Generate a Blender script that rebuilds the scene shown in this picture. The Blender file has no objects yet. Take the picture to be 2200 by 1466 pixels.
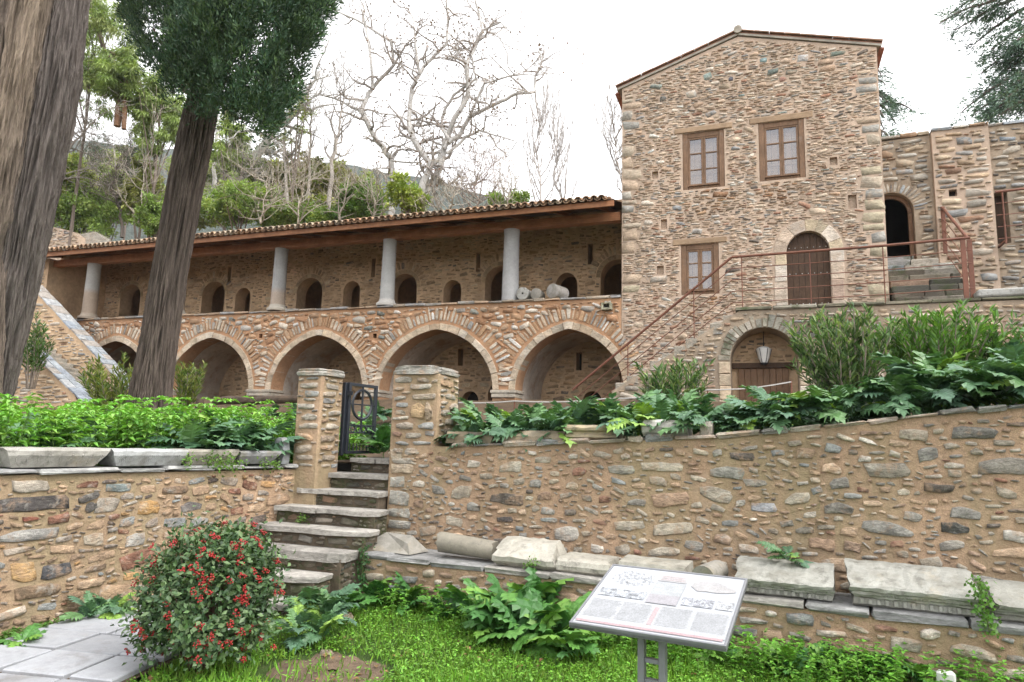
import bpy, math, random
import numpy as np
from mathutils import Vector, Matrix
from mathutils.geometry import tessellate_polygon
from mathutils import noise as mnoise

S = bpy.context.scene
COL = S.collection
RAD = math.radians

# ------------------------------------------------------------------ camera
F_PX, CX, CY = 1467.0, 1100.0, 733.0
YAW, PIT, ROL = RAD(20.4), RAD(8.35), RAD(1.5)
CAM = np.array([0.0, 0.0, 1.7])
_fw = np.array([-math.sin(YAW) * math.cos(PIT), math.cos(YAW) * math.cos(PIT), math.sin(PIT)])
_r0 = np.array([math.cos(YAW), math.sin(YAW), 0.0])
_u0 = np.cross(_r0, _fw)
_R = math.cos(ROL) * _r0 + math.sin(ROL) * _u0
_U = -math.sin(ROL) * _r0 + math.cos(ROL) * _u0
cam = bpy.data.cameras.new("camera")
cam.sensor_width = 36.0
cam.lens = F_PX * 36.0 / 2200.0
cam.clip_start = 0.05
cam.clip_end = 3000
camo = bpy.data.objects.new("camera", cam)
M = Matrix(((_R[0], _U[0], -_fw[0], CAM[0]), (_R[1], _U[1], -_fw[1], CAM[1]), (_R[2], _U[2], -_fw[2], CAM[2]), (0, 0, 0, 1)))
camo.matrix_world = M
cam.dof.use_dof = False
COL.objects.link(camo)
S.camera = camo

# ------------------------------------------------------------------ sky, sun, exposure
SUN_EL, SUN_AZ = RAD(50), RAD(105)          # azimuth from +Y towards +X: veiled sun, high on the right
W = bpy.data.worlds.new("World")
S.world = W
W.use_nodes = True
nt = W.node_tree
nt.nodes.clear()
_o = nt.nodes.new("ShaderNodeOutputWorld")
_b = nt.nodes.new("ShaderNodeBackground")
_s = nt.nodes.new("ShaderNodeTexSky")
_s.sky_type = 'NISHITA'
_s.sun_disc = False
_s.sun_elevation = SUN_EL
_s.sun_rotation = SUN_AZ
_s.air_density = 1.0
_s.dust_density = 6.0
_s.ozone_density = 1.0
_h = nt.nodes.new("ShaderNodeHueSaturation")
_h.inputs["Saturation"].default_value = 0.22
_h.inputs["Value"].default_value = 1.0
nt.links.new(_s.outputs[0], _h.inputs["Color"])
_k = nt.nodes.new("ShaderNodeMix")          # an even white cloud deck evens out most of the clear-sky gradient
_k.data_type = 'RGBA'
_k.inputs[0].default_value = .7
_k.inputs[7].default_value = (4.6, 4.55, 4.55, 1)
nt.links.new(_h.outputs[0], _k.inputs[6])
nt.links.new(_k.outputs[2], _b.inputs["Color"])
_b.inputs["Strength"].default_value = 0.15
nt.links.new(_b.outputs[0], _o.inputs[0])
sl = bpy.data.lights.new("sun", 'SUN')
sl.energy = .5
sl.angle = RAD(30)
sl.color = (1.0, 0.95, 0.88)
so = bpy.data.objects.new("sun", sl)
_sd = Vector((math.sin(SUN_AZ) * math.cos(SUN_EL), math.cos(SUN_AZ) * math.cos(SUN_EL), math.sin(SUN_EL)))
so.rotation_euler = _sd.to_track_quat('Z', 'Y').to_euler()
so.location = (-10, 30, 40)
COL.objects.link(so)
S.view_settings.view_transform = 'Standard'
S.view_settings.look = 'None'
S.view_settings.gamma = 1.0
S.view_settings.use_curve_mapping = False
S.view_settings.exposure = 1.95
S.render.engine = 'CYCLES'
S.cycles.max_bounces = 6
S.cycles.diffuse_bounces = 4
S.cycles.glossy_bounces = 3
S.cycles.transmission_bounces = 4
S.cycles.transparent_max_bounces = 8
S.cycles.caustics_reflective = False
S.cycles.caustics_refractive = False
S.cycles.use_denoising = True


# ------------------------------------------------------------------ helpers
def at(px, py, Y):
    """the world point on the plane y = Y that shows at that pixel of the 2200 px photograph"""
    d = _fw + _R * (px - CX) / F_PX - _U * (py - CY) / F_PX
    return CAM + d * (Y - CAM[1]) / d[1]


def thing(name, label, cat, loc=(0, 0, 0), group=None, rz=0.0):
    o = bpy.data.objects.new(name, None)
    o.empty_display_size = 0.2
    o.location = loc
    o.rotation_euler = (0, 0, rz)
    COL.objects.link(o)
    tag(o, label, cat, group)
    return o


def tag(o, label=None, cat=None, group=None, kind=None):
    if label: o['label'] = label
    if cat: o['category'] = cat
    if group: o['group'] = group
    if kind: o['kind'] = kind
    return o


def link(name, me, parent=None, local=False, kind=None):
    o = bpy.data.objects.new(name, me)
    COL.objects.link(o)
    if parent is not None:
        o.parent = parent
        if not local:
            p, m = parent, Matrix.Identity(4)
            chain = []
            while p is not None:
                chain.append(p)
                p = p.parent
            for q in reversed(chain):
                m = m @ q.matrix_parent_inverse @ Matrix.Translation(q.location) @ q.rotation_euler.to_matrix().to_4x4()
            o.matrix_parent_inverse = m.inverted()
    if kind: o['kind'] = kind
    return o


def np_mesh(name, V, T, C=None, mat=None, smooth=False):
    """triangle mesh from numpy arrays, with an optional per-vertex colour"""
    V = np.ascontiguousarray(V, dtype=np.float32)
    T = np.ascontiguousarray(T, dtype=np.int32)
    me = bpy.data.meshes.new(name)
    me.vertices.add(len(V))
    me.vertices.foreach_set("co", V.ravel())
    me.loops.add(T.size)
    me.loops.foreach_set("vertex_index", T.ravel())
    me.polygons.add(len(T))
    me.polygons.foreach_set("loop_start", np.arange(0, T.size, 3, dtype=np.int32))
    if C is not None:
        a = me.color_attributes.new("col", 'FLOAT_COLOR', 'POINT')
        c4 = np.ones((len(V), 4), np.float32)
        c4[:, :3] = C
        a.data.foreach_set("color", c4.ravel())
    me.update(calc_edges=True)
    me.validate()
    if smooth:
        me.polygons.foreach_set("use_smooth", np.ones(len(T), bool))
    if mat: me.materials.append(mat)
    return me


class MB:
    """collects polygons, then links them as one mesh object"""
    def __init__(s):
        s.v, s.f, s.c = [], [], []

    def add(s, verts, faces, col=(1, 1, 1)):
        b = len(s.v)
        s.v += [tuple(map(float, p)) for p in verts]
        s.f += [tuple(b + i for i in f) for f in faces]
        s.c += [col] * len(verts)
        return s

    def box(s, c, d, rz=0.0, col=(1, 1, 1), bev=0.0, jit=0.0, rng=None, ax=None):
        x, y, z = d[0] / 2, d[1] / 2, d[2] / 2
        if bev > 0:
            b = min(bev, x * .9, y * .9, z * .9)
            P = []
            for sx in (-1, 1):
                for sy in (-1, 1):
                    for sz in (-1, 1):
                        P += [(sx * (x - b), sy * (y - b), sz * z), (sx * (x - b), sy * y, sz * (z - b)), (sx * x, sy * (y - b), sz * (z - b))]
            idx = lambda a, b_, c_, k: ((a * 2 + b_) * 2 + c_) * 3 + k
            Fs = []
            for t in (0, 1):
                Fs.append([idx(0, 0, t, 0), idx(1, 0, t, 0), idx(1, 1, t, 0), idx(0, 1, t, 0)][::1 if t else -1])
                Fs.append([idx(0, t, 0, 1), idx(1, t, 0, 1), idx(1, t, 1, 1), idx(0, t, 1, 1)][::-1 if t else 1])
                Fs.append([idx(t, 0, 0, 2), idx(t, 1, 0, 2), idx(t, 1, 1, 2), idx(t, 0, 1, 2)][::1 if t else -1])
            for a in (0, 1):
                for b2 in (0, 1):
                    Fs.append([idx(0, a, b2, 0), idx(1, a, b2, 0), idx(1, a, b2, 1), idx(0, a, b2, 1)])
                    Fs.append([idx(a, 0, b2, 0), idx(a, 1, b2, 0), idx(a, 1, b2, 2), idx(a, 0, b2, 2)])
                    Fs.append([idx(a, b2, 0, 1), idx(a, b2, 1, 1), idx(a, b2, 1, 2), idx(a, b2, 0, 2)])
                    for c2 in (0, 1):
                        Fs.append([idx(a, b2, c2, 0), idx(a, b2, c2, 1), idx(a, b2, c2, 2)])
        else:
            P = [(sx * x, sy * y, sz * z) for sx in (-1, 1) for sy in (-1, 1) for sz in (-1, 1)]
            Fs = [(0, 1, 3, 2), (4, 6, 7, 5), (0, 4, 5, 1), (2, 3, 7, 6), (0, 2, 6, 4), (1, 5, 7, 3)]
        if jit and rng:
            P = [tuple(q + rng.uniform(-jit, jit) for q in p) for p in P]
        if ax is not None:      # ax = 3 unit vectors
            A = [np.array(a, float) for a in ax]
            P = [tuple(A[0] * p[0] + A[1] * p[1] + A[2] * p[2]) for p in P]
        cr, sr = math.cos(rz), math.sin(rz)
        P = [(c[0] + p[0] * cr - p[1] * sr, c[1] + p[0] * sr + p[1] * cr, c[2] + p[2]) for p in P]
        return s.add(P, Fs, col)

    def tube(s, pts, r, n=8, col=(1, 1, 1), cap=True):
        pts = [np.array(p, float) for p in pts]
        if not hasattr(r, '__len__'): r = [r] * len(pts)
        V, Fs = [], []
        ref = None
        for i, p in enumerate(pts):
            d = pts[min(i + 1, len(pts) - 1)] - pts[max(i - 1, 0)]
            d /= (np.linalg.norm(d) + 1e-9)
            if ref is None:
                ref = np.array([0, 0, 1.]) if abs(d[2]) < .9 else np.array([1., 0, 0])
            a = np.cross(ref, d); a /= (np.linalg.norm(a) + 1e-9)
            b = np.cross(d, a)
            ref = np.cross(d, a) if False else ref
            for k in range(n):
                t = 2 * math.pi * k / n
                V.append(p + r[i] * (a * math.cos(t) + b * math.sin(t)))
        for i in range(len(pts) - 1):
            for k in range(n):
                k2 = (k + 1) % n
                Fs.append((i * n + k, i * n + k2, (i + 1) * n + k2, (i + 1) * n + k))
        if cap:
            Fs.append(tuple(range(n))[::-1])
            Fs.append(tuple((len(pts) - 1) * n + k for k in range(n)))
        return s.add(V, Fs, col)

    def lathe(s, c, prof, n=24, col=(1, 1, 1)):
        """prof: list of (r, z) from bottom to top"""
        V, Fs = [], []
        for r, z in prof:
            for k in range(n):
                t = 2 * math.pi * k / n
                V.append((c[0] + r * math.cos(t), c[1] + r * math.sin(t), c[2] + z))
        for i in range(len(prof) - 1):
            for k in range(n):
                k2 = (k + 1) % n
                Fs.append((i * n + k, i * n + k2, (i + 1) * n + k2, (i + 1) * n + k))
        Fs.append(tuple(range(n))[::-1])
        Fs.append(tuple((len(prof) - 1) * n + k for k in range(n)))
        return s.add(V, Fs, col)

    def prism(s, poly, a, b, f, col=(1, 1, 1)):
        """poly of (p, q); f(p, q, t) gives the 3-D point at t = a and t = b"""
        n = len(poly)
        V = [f(p, q, a) for p, q in poly] + [f(p, q, b) for p, q in poly]
        Fs = [(i, (i + 1) % n, n + (i + 1) % n, n + i) for i in range(n)]
        tr = tessellate_polygon([[Vector((p, q, 0)) for p, q in poly]])
        Fs += [tuple(t) for t in tr] + [tuple(n + i for i in t[::-1]) for t in tr]
        return s.add(V, Fs, col)

    def mesh(s, name, mat, smooth=False, fix=True):
        me = bpy.data.meshes.new(name)
        me.from_pydata(s.v, [], s.f)
        a = me.color_attributes.new("col", 'FLOAT_COLOR', 'POINT')
        c4 = np.ones((len(s.v), 4), np.float32)
        c4[:, :3] = np.array(s.c, np.float32).reshape(-1, 3)
        a.data.foreach_set("color", c4.ravel())
        if fix and len(s.f) < 60000:
            import bmesh
            bm = bmesh.new()
            bm.from_mesh(me)
            bmesh.ops.recalc_face_normals(bm, faces=bm.faces)
            bm.to_mesh(me)
            bm.free()
        if smooth:
            me.polygons.foreach_set("use_smooth", np.ones(len(me.polygons), bool))
            if smooth != 'all':
                try: me.set_sharp_from_angle(angle=RAD(40))
                except Exception: pass
        me.materials.append(mat)
        return me

    def build(s, name, mat, parent=None, smooth=False, local=False, kind=None):
        return link(name, s.mesh(name, mat, smooth), parent, local, kind)


# ------------------------------------------------------------------ materials
def _mix(nt, a, b, fac, mode='MIX'):
    n = nt.nodes.new("ShaderNodeMix")
    n.data_type = 'RGBA'
    n.blend_type = mode
    for s_, v in ((n.inputs[0], fac), (n.inputs[6], a), (n.inputs[7], b)):
        if hasattr(v, 'links') or hasattr(v, 'is_linked'): nt.links.new(v, s_)
        elif hasattr(v, '__len__'): s_.default_value = (*v[:3], 1)
        else: s_.default_value = v
    return n.outputs[2]


def _noise(nt, vec, scale, detail=4, rough=.6, dist=0.0):
    n = nt.nodes.new("ShaderNodeTexNoise")
    n.inputs["Scale"].default_value = scale
    n.inputs["Detail"].default_value = detail
    n.inputs["Roughness"].default_value = rough
    n.inputs["Distortion"].default_value = dist
    nt.links.new(vec, n.inputs["Vector"])
    return n.outputs["Fac"]


def _ramp(nt, f, p0, p1, c0=(0, 0, 0), c1=(1, 1, 1)):
    n = nt.nodes.new("ShaderNodeValToRGB")
    n.color_ramp.elements[0].position = p0
    n.color_ramp.elements[1].position = p1
    n.color_ramp.elements[0].color = (*c0, 1)
    n.color_ramp.elements[1].color = (*c1, 1)
    nt.links.new(f, n.inputs[0])
    return n.outputs[0]


def mat(name, col=None, var=.35, scale=(1, 1, 1), s1=3.0, s2=18.0, s3=90.0, bump=.4, bdist=.02, rough=.85, spec=.3,
        patches=(), attr=False, grain=None, transl=0.0, metal=0.0, speck=0.0):
    """procedural surface: base colour (or the 'col' attribute) times layered noise, coloured patches, bump from the same noise"""
    m = bpy.data.materials.new(name)
    m.use_nodes = True
    nt = m.node_tree
    nt.nodes.clear()
    out = nt.nodes.new("ShaderNodeOutputMaterial")
    bs = nt.nodes.new("ShaderNodeBsdfPrincipled")
    nt.links.new(bs.outputs[0], out.inputs[0])
    bs.inputs["Roughness"].default_value = rough
    bs.inputs["Metallic"].default_value = metal
    for k in ("Specular IOR Level", "Specular"):
        if k in bs.inputs:
            bs.inputs[k].default_value = spec
            break
    g = nt.nodes.new("ShaderNodeNewGeometry")
    mp = nt.nodes.new("ShaderNodeMapping")
    mp.inputs["Scale"].default_value = scale
    nt.links.new(g.outputs["Position"], mp.inputs["Vector"])
    vec = mp.outputs[0]
    if attr:
        a = nt.nodes.new("ShaderNodeAttribute")
        a.attribute_name = "col"
        base = a.outputs["Color"]
        if col is not None: base = _mix(nt, base, col, 1.0, 'MULTIPLY')
    else:
        base = None
    n1 = _noise(nt, vec, s1, 3)
    n2 = _noise(nt, vec, s2, 5, .65)
    n3 = _noise(nt, vec, s3, 3, .7)
    lo, hi = 1 - var, 1 + var * .8
    f1 = _ramp(nt, n1, .3, .7, (lo, lo, lo), (hi, hi, hi))
    f2 = _ramp(nt, n2, .3, .72, (1 - var * .8,) * 3, (1 + var * .6,) * 3)
    c = _mix(nt, base if base is not None else col, f1, 1.0, 'MULTIPLY')
    c = _mix(nt, c, f2, 1.0, 'MULTIPLY')
    if speck:
        f3 = _ramp(nt, n3, .35, .65, (1 - speck,) * 3, (1 + speck,) * 3)
        c = _mix(nt, c, f3, 1.0, 'MULTIPLY')
    for i, (pc, ps, p0, p1, amt) in enumerate(patches):
        mp2 = nt.nodes.new("ShaderNodeMapping")
        mp2.inputs["Location"].default_value = (i * 7.3 + 1.7, i * 3.1, i * 5.9)
        nt.links.new(g.outputs["Position"], mp2.inputs["Vector"])
        fac = _ramp(nt, _noise(nt, mp2.outputs[0], ps, 6, .7, .3), p0, p1, (0, 0, 0), (amt, amt, amt))
        c = _mix(nt, c, pc, fac)
    if grain:
        gs, gsc, gc, ga = grain
        mp3 = nt.nodes.new("ShaderNodeMapping")
        mp3.inputs["Scale"].default_value = gsc
        nt.links.new(g.outputs["Position"], mp3.inputs["Vector"])
        gn = _noise(nt, mp3.outputs[0], gs, 4, .7, .4)
        c = _mix(nt, c, gc, _ramp(nt, gn, .45, .62, (0, 0, 0), (ga, ga, ga)))
    else:
        gn = None
    nt.links.new(c, bs.inputs["Base Color"])
    if bump:
        ad = nt.nodes.new("ShaderNodeMath"); ad.operation = 'MULTIPLY_ADD'
        nt.links.new(n3, ad.inputs[0]); ad.inputs[1].default_value = .35
        nt.links.new(n2, ad.inputs[2])
        h = ad.outputs[0]
        if gn is not None:
            ad2 = nt.nodes.new("ShaderNodeMath"); ad2.operation = 'SUBTRACT'
            nt.links.new(h, ad2.inputs[0]); nt.links.new(gn, ad2.inputs[1])
            h = ad2.outputs[0]
        bp = nt.nodes.new("ShaderNodeBump")
        bp.inputs["Strength"].default_value = bump
        bp.inputs["Distance"].default_value = bdist
        nt.links.new(h, bp.inputs["Height"])
        nt.links.new(bp.outputs[0], bs.inputs["Normal"])
    if transl:
        tr = nt.nodes.new("ShaderNodeBsdfTranslucent")
        tc = _mix(nt, c, (1.25, 1.35, .5), 1.0, 'MULTIPLY')
        nt.links.new(tc, tr.inputs["Color"])
        mx = nt.nodes.new("ShaderNodeMixShader")
        mx.inputs[0].default_value = transl
        nt.links.new(bs.outputs[0], mx.inputs[1])
        nt.links.new(tr.outputs[0], mx.inputs[2])
        nt.links.new(mx.outputs[0], out.inputs[0])
    return m


MOSS = (.045, .06, .02)
GREY = (.22, .21, .19)
MT = {}
MT['mortar_tower'] = mat('mortar_tower', (.51, .39, .30), .16, s1=.8, s2=9, s3=70, bump=.6, bdist=.03, patches=((( .30, .17, .10), .7, .62, .78, .5), ((.40, .36, .31), 1.3, .6, .75, .5)), speck=.14, grain=(1.3, (1, 1, .3), (.37, .29, .22), .45))
MT['mortar_arcade'] = mat('mortar_arcade', (.44, .255, .145), .2, s1=1, s2=10, s3=70, bump=.7, bdist=.03, patches=(((.45, .33, .23), 1.1, .5, .75, .6),), speck=.12)
MT['mortar_back'] = mat('mortar_back', (.56, .40, .255), .22, s1=1, s2=9, s3=60, bump=.6, bdist=.03, patches=(((.22, .17, .12), .8, .5, .7, .5),))
MT['mortar_garden'] = mat('mortar_garden', (.43, .295, .195), .2, s1=1.2, s2=14, s3=150, bump=1.0, bdist=.035, patches=(((.20, .17, .10), 1.3, .6, .78, .45), ((.36, .31, .25), 2.2, .56, .75, .5), (MOSS, 2.1, .60, .74, .5), ((.33, .22, .14), .9, .5, .72, .45)), speck=.28, grain=(1.5, (1, 1, .22), (.26, .235, .13), .5))
MT['mortar_grey'] = mat('mortar_grey', (.34, .27, .20), .25, s1=1, s2=10, s3=80, bump=.7, bdist=.03, patches=(((.16, .15, .12), 1.2, .52, .72, .7),))
MT['mortar_dark'] = mat('mortar_dark', (.11, .085, .06), .3, s1=1.4, s2=12, s3=90, bump=.7, bdist=.02, patches=((MOSS, 2.4, .5, .62, .7), ((.05, .045, .04), 1.7, .5, .7, .6)))
MT['stone'] = mat('stone', None, .3, s1=3, s2=16, s3=75, bump=.8, bdist=.035, attr=True, speck=.16, scale=(1, 1, 1.8), patches=(((.36, .34, .30), 6.0, .60, .74, .45), ((.46, .345, .25), 5.0, .52, .64, .6)))
MT['stone_near'] = mat('stone_near', None, .36, s1=6, s2=26, s3=130, bump=1.0, bdist=.03, attr=True, speck=.3, scale=(1, 1, 2.0), patches=(((.10, .085, .06), 4.5, .55, .72, .55), ((.50, .48, .43), 7.0, .55, .68, .6), ((.43, .295, .195), 7.0, .52, .62, .6), (MOSS, 3.1, .68, .76, .6)))
MT['stone_mossy'] = mat('stone_mossy', None, .3, s1=3, s2=20, s3=110, bump=.7, bdist=.02, attr=True, speck=.2, scale=(1, 1, 2.2), patches=((MOSS, 2.2, .5, .63, .8), ((.06, .055, .045), 3.0, .52, .68, .6)))
MT['slate'] = mat('slate', None, .3, s1=4, s2=16, s3=80, bump=.8, bdist=.02, attr=True, speck=.12, scale=(1, 1, 3), patches=(((.08, .08, .07), 3.3, .56, .7, .6), (MOSS, 2.3, .64, .74, .5)))
MT['marble'] = mat('marble', (.70, .715, .73), .14, s1=3, s2=18, s3=120, bump=.5, bdist=.012, attr=True, speck=.12, rough=.75, patches=(((.17, .16, .13), 2.8, .48, .66, .75), ((.12, .115, .10), 9, .54, .66, .65), ((.42, .33, .2), 1.9, .58, .75, .45)))
MT['plaster'] = mat('plaster', (.54, .465, .395), .2, s1=1, s2=6, s3=50, bump=.7, bdist=.04, patches=(((.34, .22, .14), 1.6, .5, .62, .75), ((.30, .28, .26), 1.1, .52, .7, .5), ((.42, .30, .2), 4, .55, .65, .6)))
MT['column'] = mat('column', None, .12, s1=2.4, s2=14, s3=160, bump=.25, bdist=.008, attr=True, speck=.2, rough=.75, patches=(((.22, .21, .19), 3, .6, .75, .4),))
MT['wood_red'] = mat('wood_red', (.37, .17, .08), .25, s1=1.5, s2=9, s3=60, bump=.3, bdist=.006, rough=.6, grain=(5, (.6, 12, 12), (.12, .045, .02), .5))
MT['wood_dark'] = mat('wood_dark', (.085, .05, .03), .3, s1=2, s2=14, s3=60, bump=.35, bdist=.006, rough=.7, grain=(9, (9, 9, .6), (.04, .022, .014), .6))
MT['wood_frame'] = mat('wood_frame', (.21, .125, .075), .25, s1=2, s2=14, s3=60, bump=.35, bdist=.006, rough=.75, grain=(9, (7, 7, .7), (.11, .07, .045), .55), patches=(((.30, .27, .24), 2.1, .58, .72, .5),))
MT['wood_lintel'] = mat('wood_lintel', (.34, .24, .155), .2, s1=2, s2=12, s3=60, bump=.4, bdist=.006, rough=.85, grain=(8, (.7, 9, 9), (.2, .13, .08), .5))
MT['wood_log'] = mat('wood_log', (.10, .07, .05), .35, s1=3, s2=12, s3=60, bump=.6, bdist=.01, grain=(7, (.8, 8, 8), (.04, .03, .02), .6))
MT['tile'] = mat('tile', None, .25, s1=2, s2=12, s3=60, bump=.4, bdist=.01, attr=True, patches=(((.30, .27, .2), 5, .54, .7, .5), ((.09, .08, .06), 7, .58, .7, .5)))
MT['rust_steel'] = mat('rust_steel', (.165, .07, .045), .2, s1=5, s2=30, s3=100, bump=.1, bdist=.003, rough=.5, metal=.15)
MT['black_iron'] = mat('black_iron', (.018, .022, .030), .2, s1=5, s2=30, s3=100, bump=.15, bdist=.002, rough=.45, spec=.5)
MT['grey_metal'] = mat('grey_metal', (.21, .215, .23), .08, s1=3, s2=30, s3=100, bump=.05, bdist=.001, rough=.45, metal=.3)
MT['panel_white'] = mat('panel_white', (.33, .345, .37), .02, bump=0, rough=.16, spec=.5)
MT['print'] = mat('print', None, .1, s1=14, s2=40, s3=120, bump=0, attr=True, rough=.16, spec=.5, speck=.15)
MT['photo_print'] = mat('photo_print', None, .7, s1=22, s2=60, s3=150, bump=0, attr=True, rough=.16, spec=.5, speck=.5, patches=(((.68, .72, .78), 26, .50, .62, .5),))
MT['soil'] = mat('soil', (.10, .068, .042), .35, s1=2, s2=14, s3=80, bump=1, bdist=.05, patches=(((.16, .11, .065), 1.4, .45, .7, .6),))
MT['lawn'] = mat('lawn', (.055, .10, .018), .3, s1=1.2, s2=10, s3=80, bump=1, bdist=.04, patches=(((.125, .09, .055), .9, .56, .68, .85), ((.07, .05, .03), 3, .55, .7, .5)))
MT['flag'] = mat('flag', None, .12, s1=3, s2=14, s3=90, bump=.3, bdist=.006, attr=True, rough=.7, speck=.06, patches=(((.12, .105, .09), 2.1, .54, .7, .55), ((.3, .29, .27), 5, .58, .7, .4)))
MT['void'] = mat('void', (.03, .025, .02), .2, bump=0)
MT['bark_cypress'] = mat('bark_cypress', None, .2, scale=(1, 1, .1), s1=14, s2=42, s3=120, bump=1.0, bdist=.03, attr=True, grain=(34, (1, 1, .05), (.05, .036, .028), .6))
MT['bark_pale'] = mat('bark_pale', None, .2, s1=1.5, s2=8, s3=60, bump=.3, bdist=.01, attr=True, patches=(((.24, .19, .13), 2.5, .56, .7, .45),))
MT['leaf'] = mat('leaf', None, .16, s1=2, s2=8, s3=40, bump=0, attr=True, rough=.5, spec=.4, transl=.28)
MT['leaf_glossy'] = mat('leaf_glossy', None, .2, s1=6, s2=22, s3=70, bump=.2, bdist=.006, attr=True, rough=.44, spec=.42, transl=.16)
MT['leaf_dark'] = mat('leaf_dark', None, .3, s1=1.5, s2=8, s3=40, bump=0, attr=True, rough=.6, spec=.25, transl=.12)
MT['berry'] = mat('berry', (.30, .017, .016), .2, s1=20, s2=40, s3=100, bump=0, rough=.3, spec=.5)
MT['hill'] = mat('hill', (.035, .05, .03), .5, s1=.05, s2=.25, s3=1.0, bump=1, bdist=3.0, patches=(((.15, .14, .12), .04, .58, .7, .6),))
MT['forest_floor'] = mat('forest_floor', (.085, .085, .04), .35, s1=.3, s2=2, s3=10, bump=1, bdist=.4, patches=(((.2, .16, .11), .4, .5, .7, .6),))
MT['white_plastic'] = mat('white_plastic', (.62, .62, .60), .05, bump=0, rough=.4)
MT['wire'] = mat('wire', (.45, .44, .42), .1, bump=0, rough=.6)


def _glass():
    m = bpy.data.materials.new('window_glass')
    m.use_nodes = True
    nt = m.node_tree
    nt.nodes.clear()
    out = nt.nodes.new("ShaderNodeOutputMaterial")
    g = nt.nodes.new("ShaderNodeBsdfGlossy"); g.inputs["Roughness"].default_value = .02
    t = nt.nodes.new("ShaderNodeBsdfTransparent"); t.inputs[0].default_value = (.9, .92, .93, 1)
    g.inputs["Color"].default_value = (.92, .92, .97, 1)
    mx = nt.nodes.new("ShaderNodeMixShader")
    mx.inputs[0].default_value = .15; nt.links.new(t.outputs[0], mx.inputs[1]); nt.links.new(g.outputs[0], mx.inputs[2])
    nt.links.new(mx.outputs[0], out.inputs[0])
    return m


MT['glass'] = _glass()


# ------------------------------------------------------------------ masonry
class Frame:
    def __init__(s, o, u, v, n):
        s.o, s.u, s.v, s.n = (np.array(a, float) for a in (o, u, v, n))

    def __call__(s, a, b, h=0.0):
        return s.o + s.u * a + s.v * b + s.n * h


def front(Y):
    """wall facing -y whose (u, v) are world x and z"""
    return Frame((0, Y, 0), (1, 0, 0), (0, 0, 1), (0, -1, 0))


def plate(name, fr, outer, holes, thick, m, parent, back=True):
    loops = [outer] + list(holes)
    flat = [p for l in loops for p in l]
    tr = tessellate_polygon([[Vector((p[0], p[1], 0)) for p in l] for l in loops])
    n = len(flat)
    V = [fr(p[0], p[1], 0) for p in flat] + [fr(p[0], p[1], -thick) for p in flat]
    Fs = [tuple(t) for t in tr]
    if back: Fs += [tuple(n + i for i in t) for t in tr]
    b = 0
    for l in loops:
        k = len(l)
        for i in range(k):
            j = (i + 1) % k
            Fs.append((b + i, b + j, n + b + j, n + b + i))
        b += k
    mb = MB()
    mb.add(V, Fs)
    return mb.build(name, m, parent)


def inside_poly(uu, vv, poly):
    r = np.zeros(uu.shape, bool)
    n = len(poly)
    for i in range(n):
        x1, y1 = poly[i]; x2, y2 = poly[(i + 1) % n]
        if y1 == y2: continue
        c = ((y1 > vv) != (y2 > vv)) & (uu < (x2 - x1) * (vv - y1) / (y2 - y1) + x1)
        r ^= c
    return r


def grow(poly, d):
    c = np.mean(np.array(poly), 0)
    P = np.array(poly) - c
    L = np.linalg.norm(P, axis=1, keepdims=True)
    return [tuple(q) for q in P * (1 + d / L) + c]


PAL = {
    'tower': [((0.540, 0.432, 0.324), 6), ((0.475, 0.356, 0.259), 5), ((0.594, 0.529, 0.443), 4), ((0.410, 0.383, 0.346), 2), ((0.292, 0.297, 0.297), .9), ((0.292, 0.157, 0.103), 1.8), ((0.162, 0.140, 0.119), 1.1), ((0.620, 0.616, 0.562), 1.4), ((0.270, 0.324, 0.302), .4), ((0.389, 0.270, 0.184), 3)],
    'arcade': [((.60, .54, .46), 6), ((.50, .41, .31), 4), ((.42, .27, .165), 3.5), ((.33, .315, .29), 1), ((.38, .21, .115), 2.5), ((.64, .61, .57), 2), ((.23, .25, .23), .4)],
    'back': [((.46, .33, .20), 5), ((.39, .27, .16), 4), ((.50, .40, .27), 2), ((.27, .2, .13), 1.6), ((.2, .17, .14), .8)],
    'garden': [((0.393, 0.346, 0.277), 4), ((0.323, 0.306, 0.271), 4), ((0.497, 0.439, 0.346), 3), ((0.509, 0.370, 0.254), 2.5), ((0.404, 0.283, 0.201), 2), ((0.161, 0.140, 0.120), 1.2), ((0.590, 0.544, 0.474), 1.5), ((0.300, 0.161, 0.114), .8), ((0.300, 0.317, 0.312), .9)],
    'left': [((.44, .31, .205), 4), ((.37, .26, .175), 3.5), ((.29, .255, .22), 2.5), ((.12, .10, .09), 1.6), ((.48, .42, .35), 2.4), ((.46, .28, .13), 1.2), ((.25, .12, .08), 1), ((.26, .28, .28), .8)],
    'grey': [((.36, .34, .30), 4), ((.27, .27, .265), 3), ((.43, .39, .33), 3), ((.46, .38, .28), 3), ((.15, .14, .13), 1.3), ((.32, .22, .145), 1), ((.29, .32, .345), 1)],
    'warm': [((.48, .39, .28), 4), ((.42, .32, .22), 4), ((.37, .34, .29), 2), ((.52, .47, .40), 2), ((.28, .285, .28), .8), ((.29, .17, .11), 1)],
    'mossy': [((.13, .11, .085), 4), ((.17, .15, .115), 3), ((.26, .235, .2), 1.6), ((.08, .075, .06), 4), ((.24, .16, .11), 1)],
}


for _k, _m in (('garden', (.43, .31, .22)), ('left', (.44, .31, .21)), ('tower', (.46, .35, .265)), ('warm', (.46, .35, .26)), ('arcade', (.48, .33, .22))):
    PAL[_k] = [(tuple(.94 * a_ + .06 * b_ for a_, b_ in zip(c_, _m)), w_) for c_, w_ in PAL[_k]]      # dusted with their own mortar


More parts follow.
